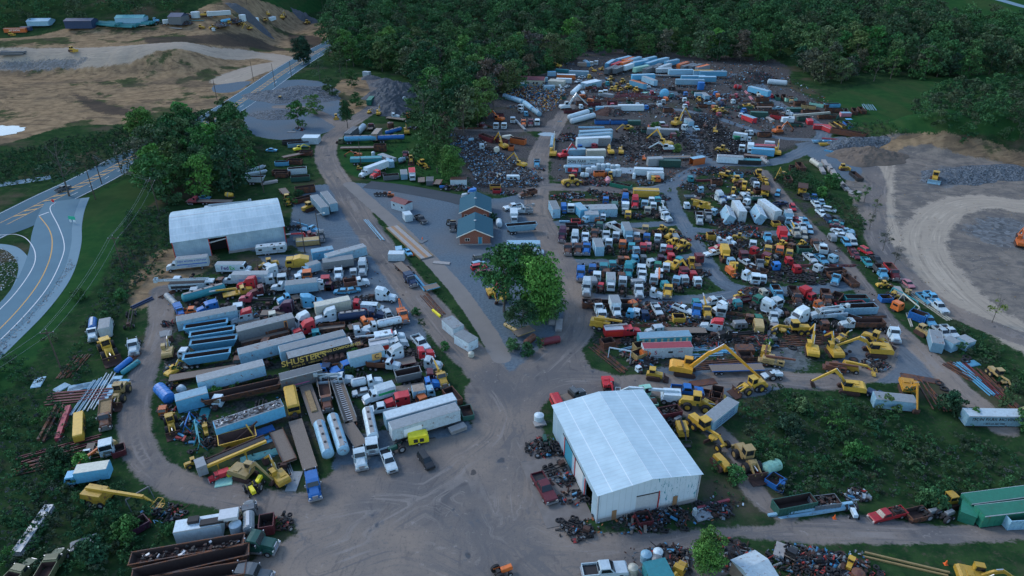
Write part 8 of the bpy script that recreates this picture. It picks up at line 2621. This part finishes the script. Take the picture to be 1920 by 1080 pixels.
strew('scrap_clutter',[(1060,300),(1110,345),(1010,350),(1000,310)],0,17,dk,.6,.3,'loose parts beside the loader','scrap clutter')
strew('quarry_stones',[(1540,262),(1620,250),(1780,320),(1925,320),(1925,660),(1700,520),(1600,380)],500,18,('conc','conc','load'),.4,.05,'loose stones lying over the quarry floor','stones')
strew('roadside_stones',[(0,640),(40,600),(100,540),(135,480),(140,500),(60,600),(0,670)],320,19,('conc','cgr'),.4,.1,'pale stones along the ramp shoulder','stones')
strew('roadside_stones',[(-60,470),(0,462),(35,485),(35,520),(-10,560),(-80,600)],900,20,('conc','cgr','shut','wood'),.5,.2,'pale stones inside the ramp curve','stones')

items(1300,90,4.8,'at the far right of the back yard','''
pi 290 420 5 w n=4 L=6
pi 200 480 340 S n=5 L=6
ty 150 470 0 s n=9 L=7 r0=.8
cy 235 460 80 w r=.9 L=3
cy 265 465 80 w r=.9 L=3
sc 330 430 0 s L=9 seed=301 n=80 h=1.5
sc 380 470 0 u L=9 seed=302 n=80 h=1.4
ds 700 560 0 u L=7 Hb=1.6
ds 470 520 0 g L=7
be 380 530 2 g n=4 L=14
dt 880 460 300 yU L=7
bz 620 455 0 OO
lc 700 430 0 R
fb 640 530 0 uu L=8 wh=0
sl 690 640 330 D L=6 n=4
be 640 620 80 C n=5 L=4 gap=.7
ge 500 760 0 S
ex 110 690 90 uu pose=f scale=.8
sc 170 610 0 w L=10 seed=303 n=90 h=1.4
sc 60 600 0 w L=8 seed=304 n=90 h=1.4
lc 250 500 200 N
ds 960 480 0 u L=6
''')
items(1020,90,6,'in the far centre of the yard','''
sc 560 480 0 s L=8 seed=305 n=90 h=1.5
sc 660 450 0 s L=8 seed=306 n=90 h=1.5
wl 860 460 200 YY scale=.8
co 640 500 250 WW L=5
sc 480 550 0 s L=9 seed=307 n=80
sc 640 545 0 s L=9 seed=308 n=80
sc 900 500 0 u L=10 seed=309 n=90
ds 510 610 0 r L=4
sc 350 610 0 u L=8 seed=310 n=70
ct 690 510 760 520 SS L=6 Hb=2
lc 560 430 200 G
ds 490 430 560 430 uu L=6
be 250 330 350 w n=4 L=6
ca 260 430 20 W
sc 1200 650 0 K L=8 seed=311 n=80
ax 1340 690 0 b
ds 1400 680 0 u L=5
sc 1500 760 0 u L=12 seed=312 n=110 h=2
sc 1650 790 0 u L=14 seed=313 n=118 h=2.4
ty 1700 770 0 s n=14 L=9
sc 1850 780 0 s L=12 seed=314 n=100 h=1.6
''')
# further small machines and cabs in the gaps, kept clear of the lanes and of everything already placed
def infill(poly,n,seed,zone,kinds,gap):
    r=random.Random(seed); V=g2(poly); lo,hi=V.min(0),V.max(0); k=0
    occ=[(d['pos'].x,d['pos'].y,(d['L'] or 6)) for d in PLACED if d['code'] not in('sc','shrub')]
    for _ in range(6000):
        if k>=n: break
        p=np.array([[r.uniform(lo[0],hi[0]),r.uniform(lo[1],hi[1])]])
        if poly_sd(p,V)[0]<0 or len(okgrass(p,lim=.35))==0: continue
        x,y=p[0]
        if any(abs(x-a)<gap+l*.25 and abs(y-b)<gap*.9 for a,b,l in occ): continue
        c,cols=r.choice(kinds).split(':'); px,py=project((x,y,H1(x,y)+1)); opt={}
        if c=='ds': opt=dict(L=round(r.uniform(3.5,6)),Hb=1.5)
        if c=='fr': opt=dict(L=5)
        if c=='ct': opt=dict(L=6,Hb=2.4)
        if c=='co' or c=='ft': opt=dict(L=6)
        place(c,x,y,r.choice((-1.5,-1.6,-1.4,.1,3.1,-.7)),cols,opt,px,py,None,zone); occ.append((x,y,5)); k+=1
kk=['fr:ss','fr:uu','lc:uu','ds:uu','fr:KK','co:rr','ax:ss','ty:ss','lc:TT','fa:ss','sc:ss','lc:ww','fr:ss','ge:SS']
kd=['lc:WW','lc:TT','lc:uu','co:WW','co:rr','ds:uu','ds:gg','fr:ss','ft:Wu','pu:ww','wl:YY','lc:BB','ge:OO','ct:wS','fr:uu','ds:Ku','sc:ss','ty:ss','ax:ss','lc:EE']
infill([(1180,190),(1440,170),(1500,240),(1300,215)],34,1,'in the far right of the back yard',kd,3.6)
infill([(1040,180),(1230,165),(1440,185),(1300,215),(1100,215)],30,2,'in the far centre of the yard',kd,3.6)
infill([(1200,240),(1300,232),(1330,235),(1310,262),(1220,262)],8,3,'in the back yard',kd,3.6)
infill([(1060,440),(1270,435),(1285,475),(1070,480)],16,4,'in the second island',kk,2.3)
infill([(1090,500),(1310,490),(1325,542),(1105,548)],16,5,'in the third island',kk,2.3)
infill([(1290,340),(1430,325),(1520,420),(1310,420)],24,6,'in the rear right islands',kk,2.6)
infill([(1330,455),(1560,450),(1600,520),(1400,532)],24,7,'in the rear of the right yard',kk,2.6)
infill([(1120,575),(1380,570),(1620,560),(1600,620),(1400,650),(1140,640)],24,8,'in the right yard',kk,2.6)
infill([(320,520),(690,480),(800,620),(840,720),(560,780),(330,800)],26,9,'in the middle of the left yard',['fr:ss','ax:ss','lc:WW','sc:ss','fr:uu','lc:uu','fr:KK'],2.3)
# ---------------- labels: each singles out one thing ----------------
GR={'semi_tractor':'junked semi tractors','day_cab_tractor':'junked day cab tractors','truck_cab':'loose truck cabs','semi_trailer':'box semi trailers','dumpster':'roll-off dumpsters','excavator':'excavators','wheel_loader':'wheel loaders'}
def screen(d): return project((d['pos'].x,d['pos'].y,d['pos'].z+1))
for d in PLACED: d['s']=screen(d)
used=set(d['label'] for d in PLACED if d['label'])
for k in list(used): assert sum(d['label']==k for d in PLACED)==1,k
def short(d):
    return (d['col']+' '+d['phrase'].replace(' with rusty bed','').replace(' on the ground','').replace(' with bare rails','').replace(' with scrap in its bed','').replace(' lying down','').replace(' with rear boom','').replace(' with wheels',''))
from collections import Counter,defaultdict
allc=Counter(short(d) for d in PLACED)
for d in PLACED:
    o=d['o']; base=short(d)
    if d['code'] in('sc','ty','ax','t1','tg','fr','sl'):
        base=d['phrase']
        if d['code'] in('sc','sl','fr'): base=d['col']+' '+base
    if not d['label']:
        cands=[]
        nb=sorted((q for q in PLACED if q is not d),key=lambda q:(q['s'][0]-d['s'][0])**2+(q['s'][1]-d['s'][1])**2)[:26]
        for q in nb:
            if q['code'] in('sc','ty','shrub') : continue
            dx,dy=d['s'][0]-q['s'][0],d['s'][1]-q['s'][1]
            rel='left of' if dx<0 and abs(dx)>abs(dy)*1.1 else 'right of' if dx>0 and abs(dx)>abs(dy)*1.1 else 'behind' if dy<0 else 'in front of'
            cands.append(f"{base} just {rel} the {short(q)}")
            cands.append(f"{base} just {rel} the {short(q)} {q['zone'] or d['zone']}")
        cands=[c for c in cands if 4<=len(c.split())<=16]
        lab=next((c for c in cands if c not in used and allc[c.split(' the ',1)[1]]==1),None) or next((c for c in cands if c not in used),None)
        lab=lab or f"{base} {d['zone']}"
        d['label']=lab
    used.add(d['label'])
    o['label']=d['label']; o['category']=d['cat']
cnt=Counter(K[d['code']][0] if d['code'] in K else 'shrub' for d in PLACED)
for d in PLACED:
    nm=K[d['code']][0] if d['code'] in K else 'shrub'
    if cnt[nm]>1: d['o']['group']=GR.get(nm,nm.replace('_',' ')+'s')+' stored around the yard' if nm!='shrub' else 'shrubs growing in the yard'
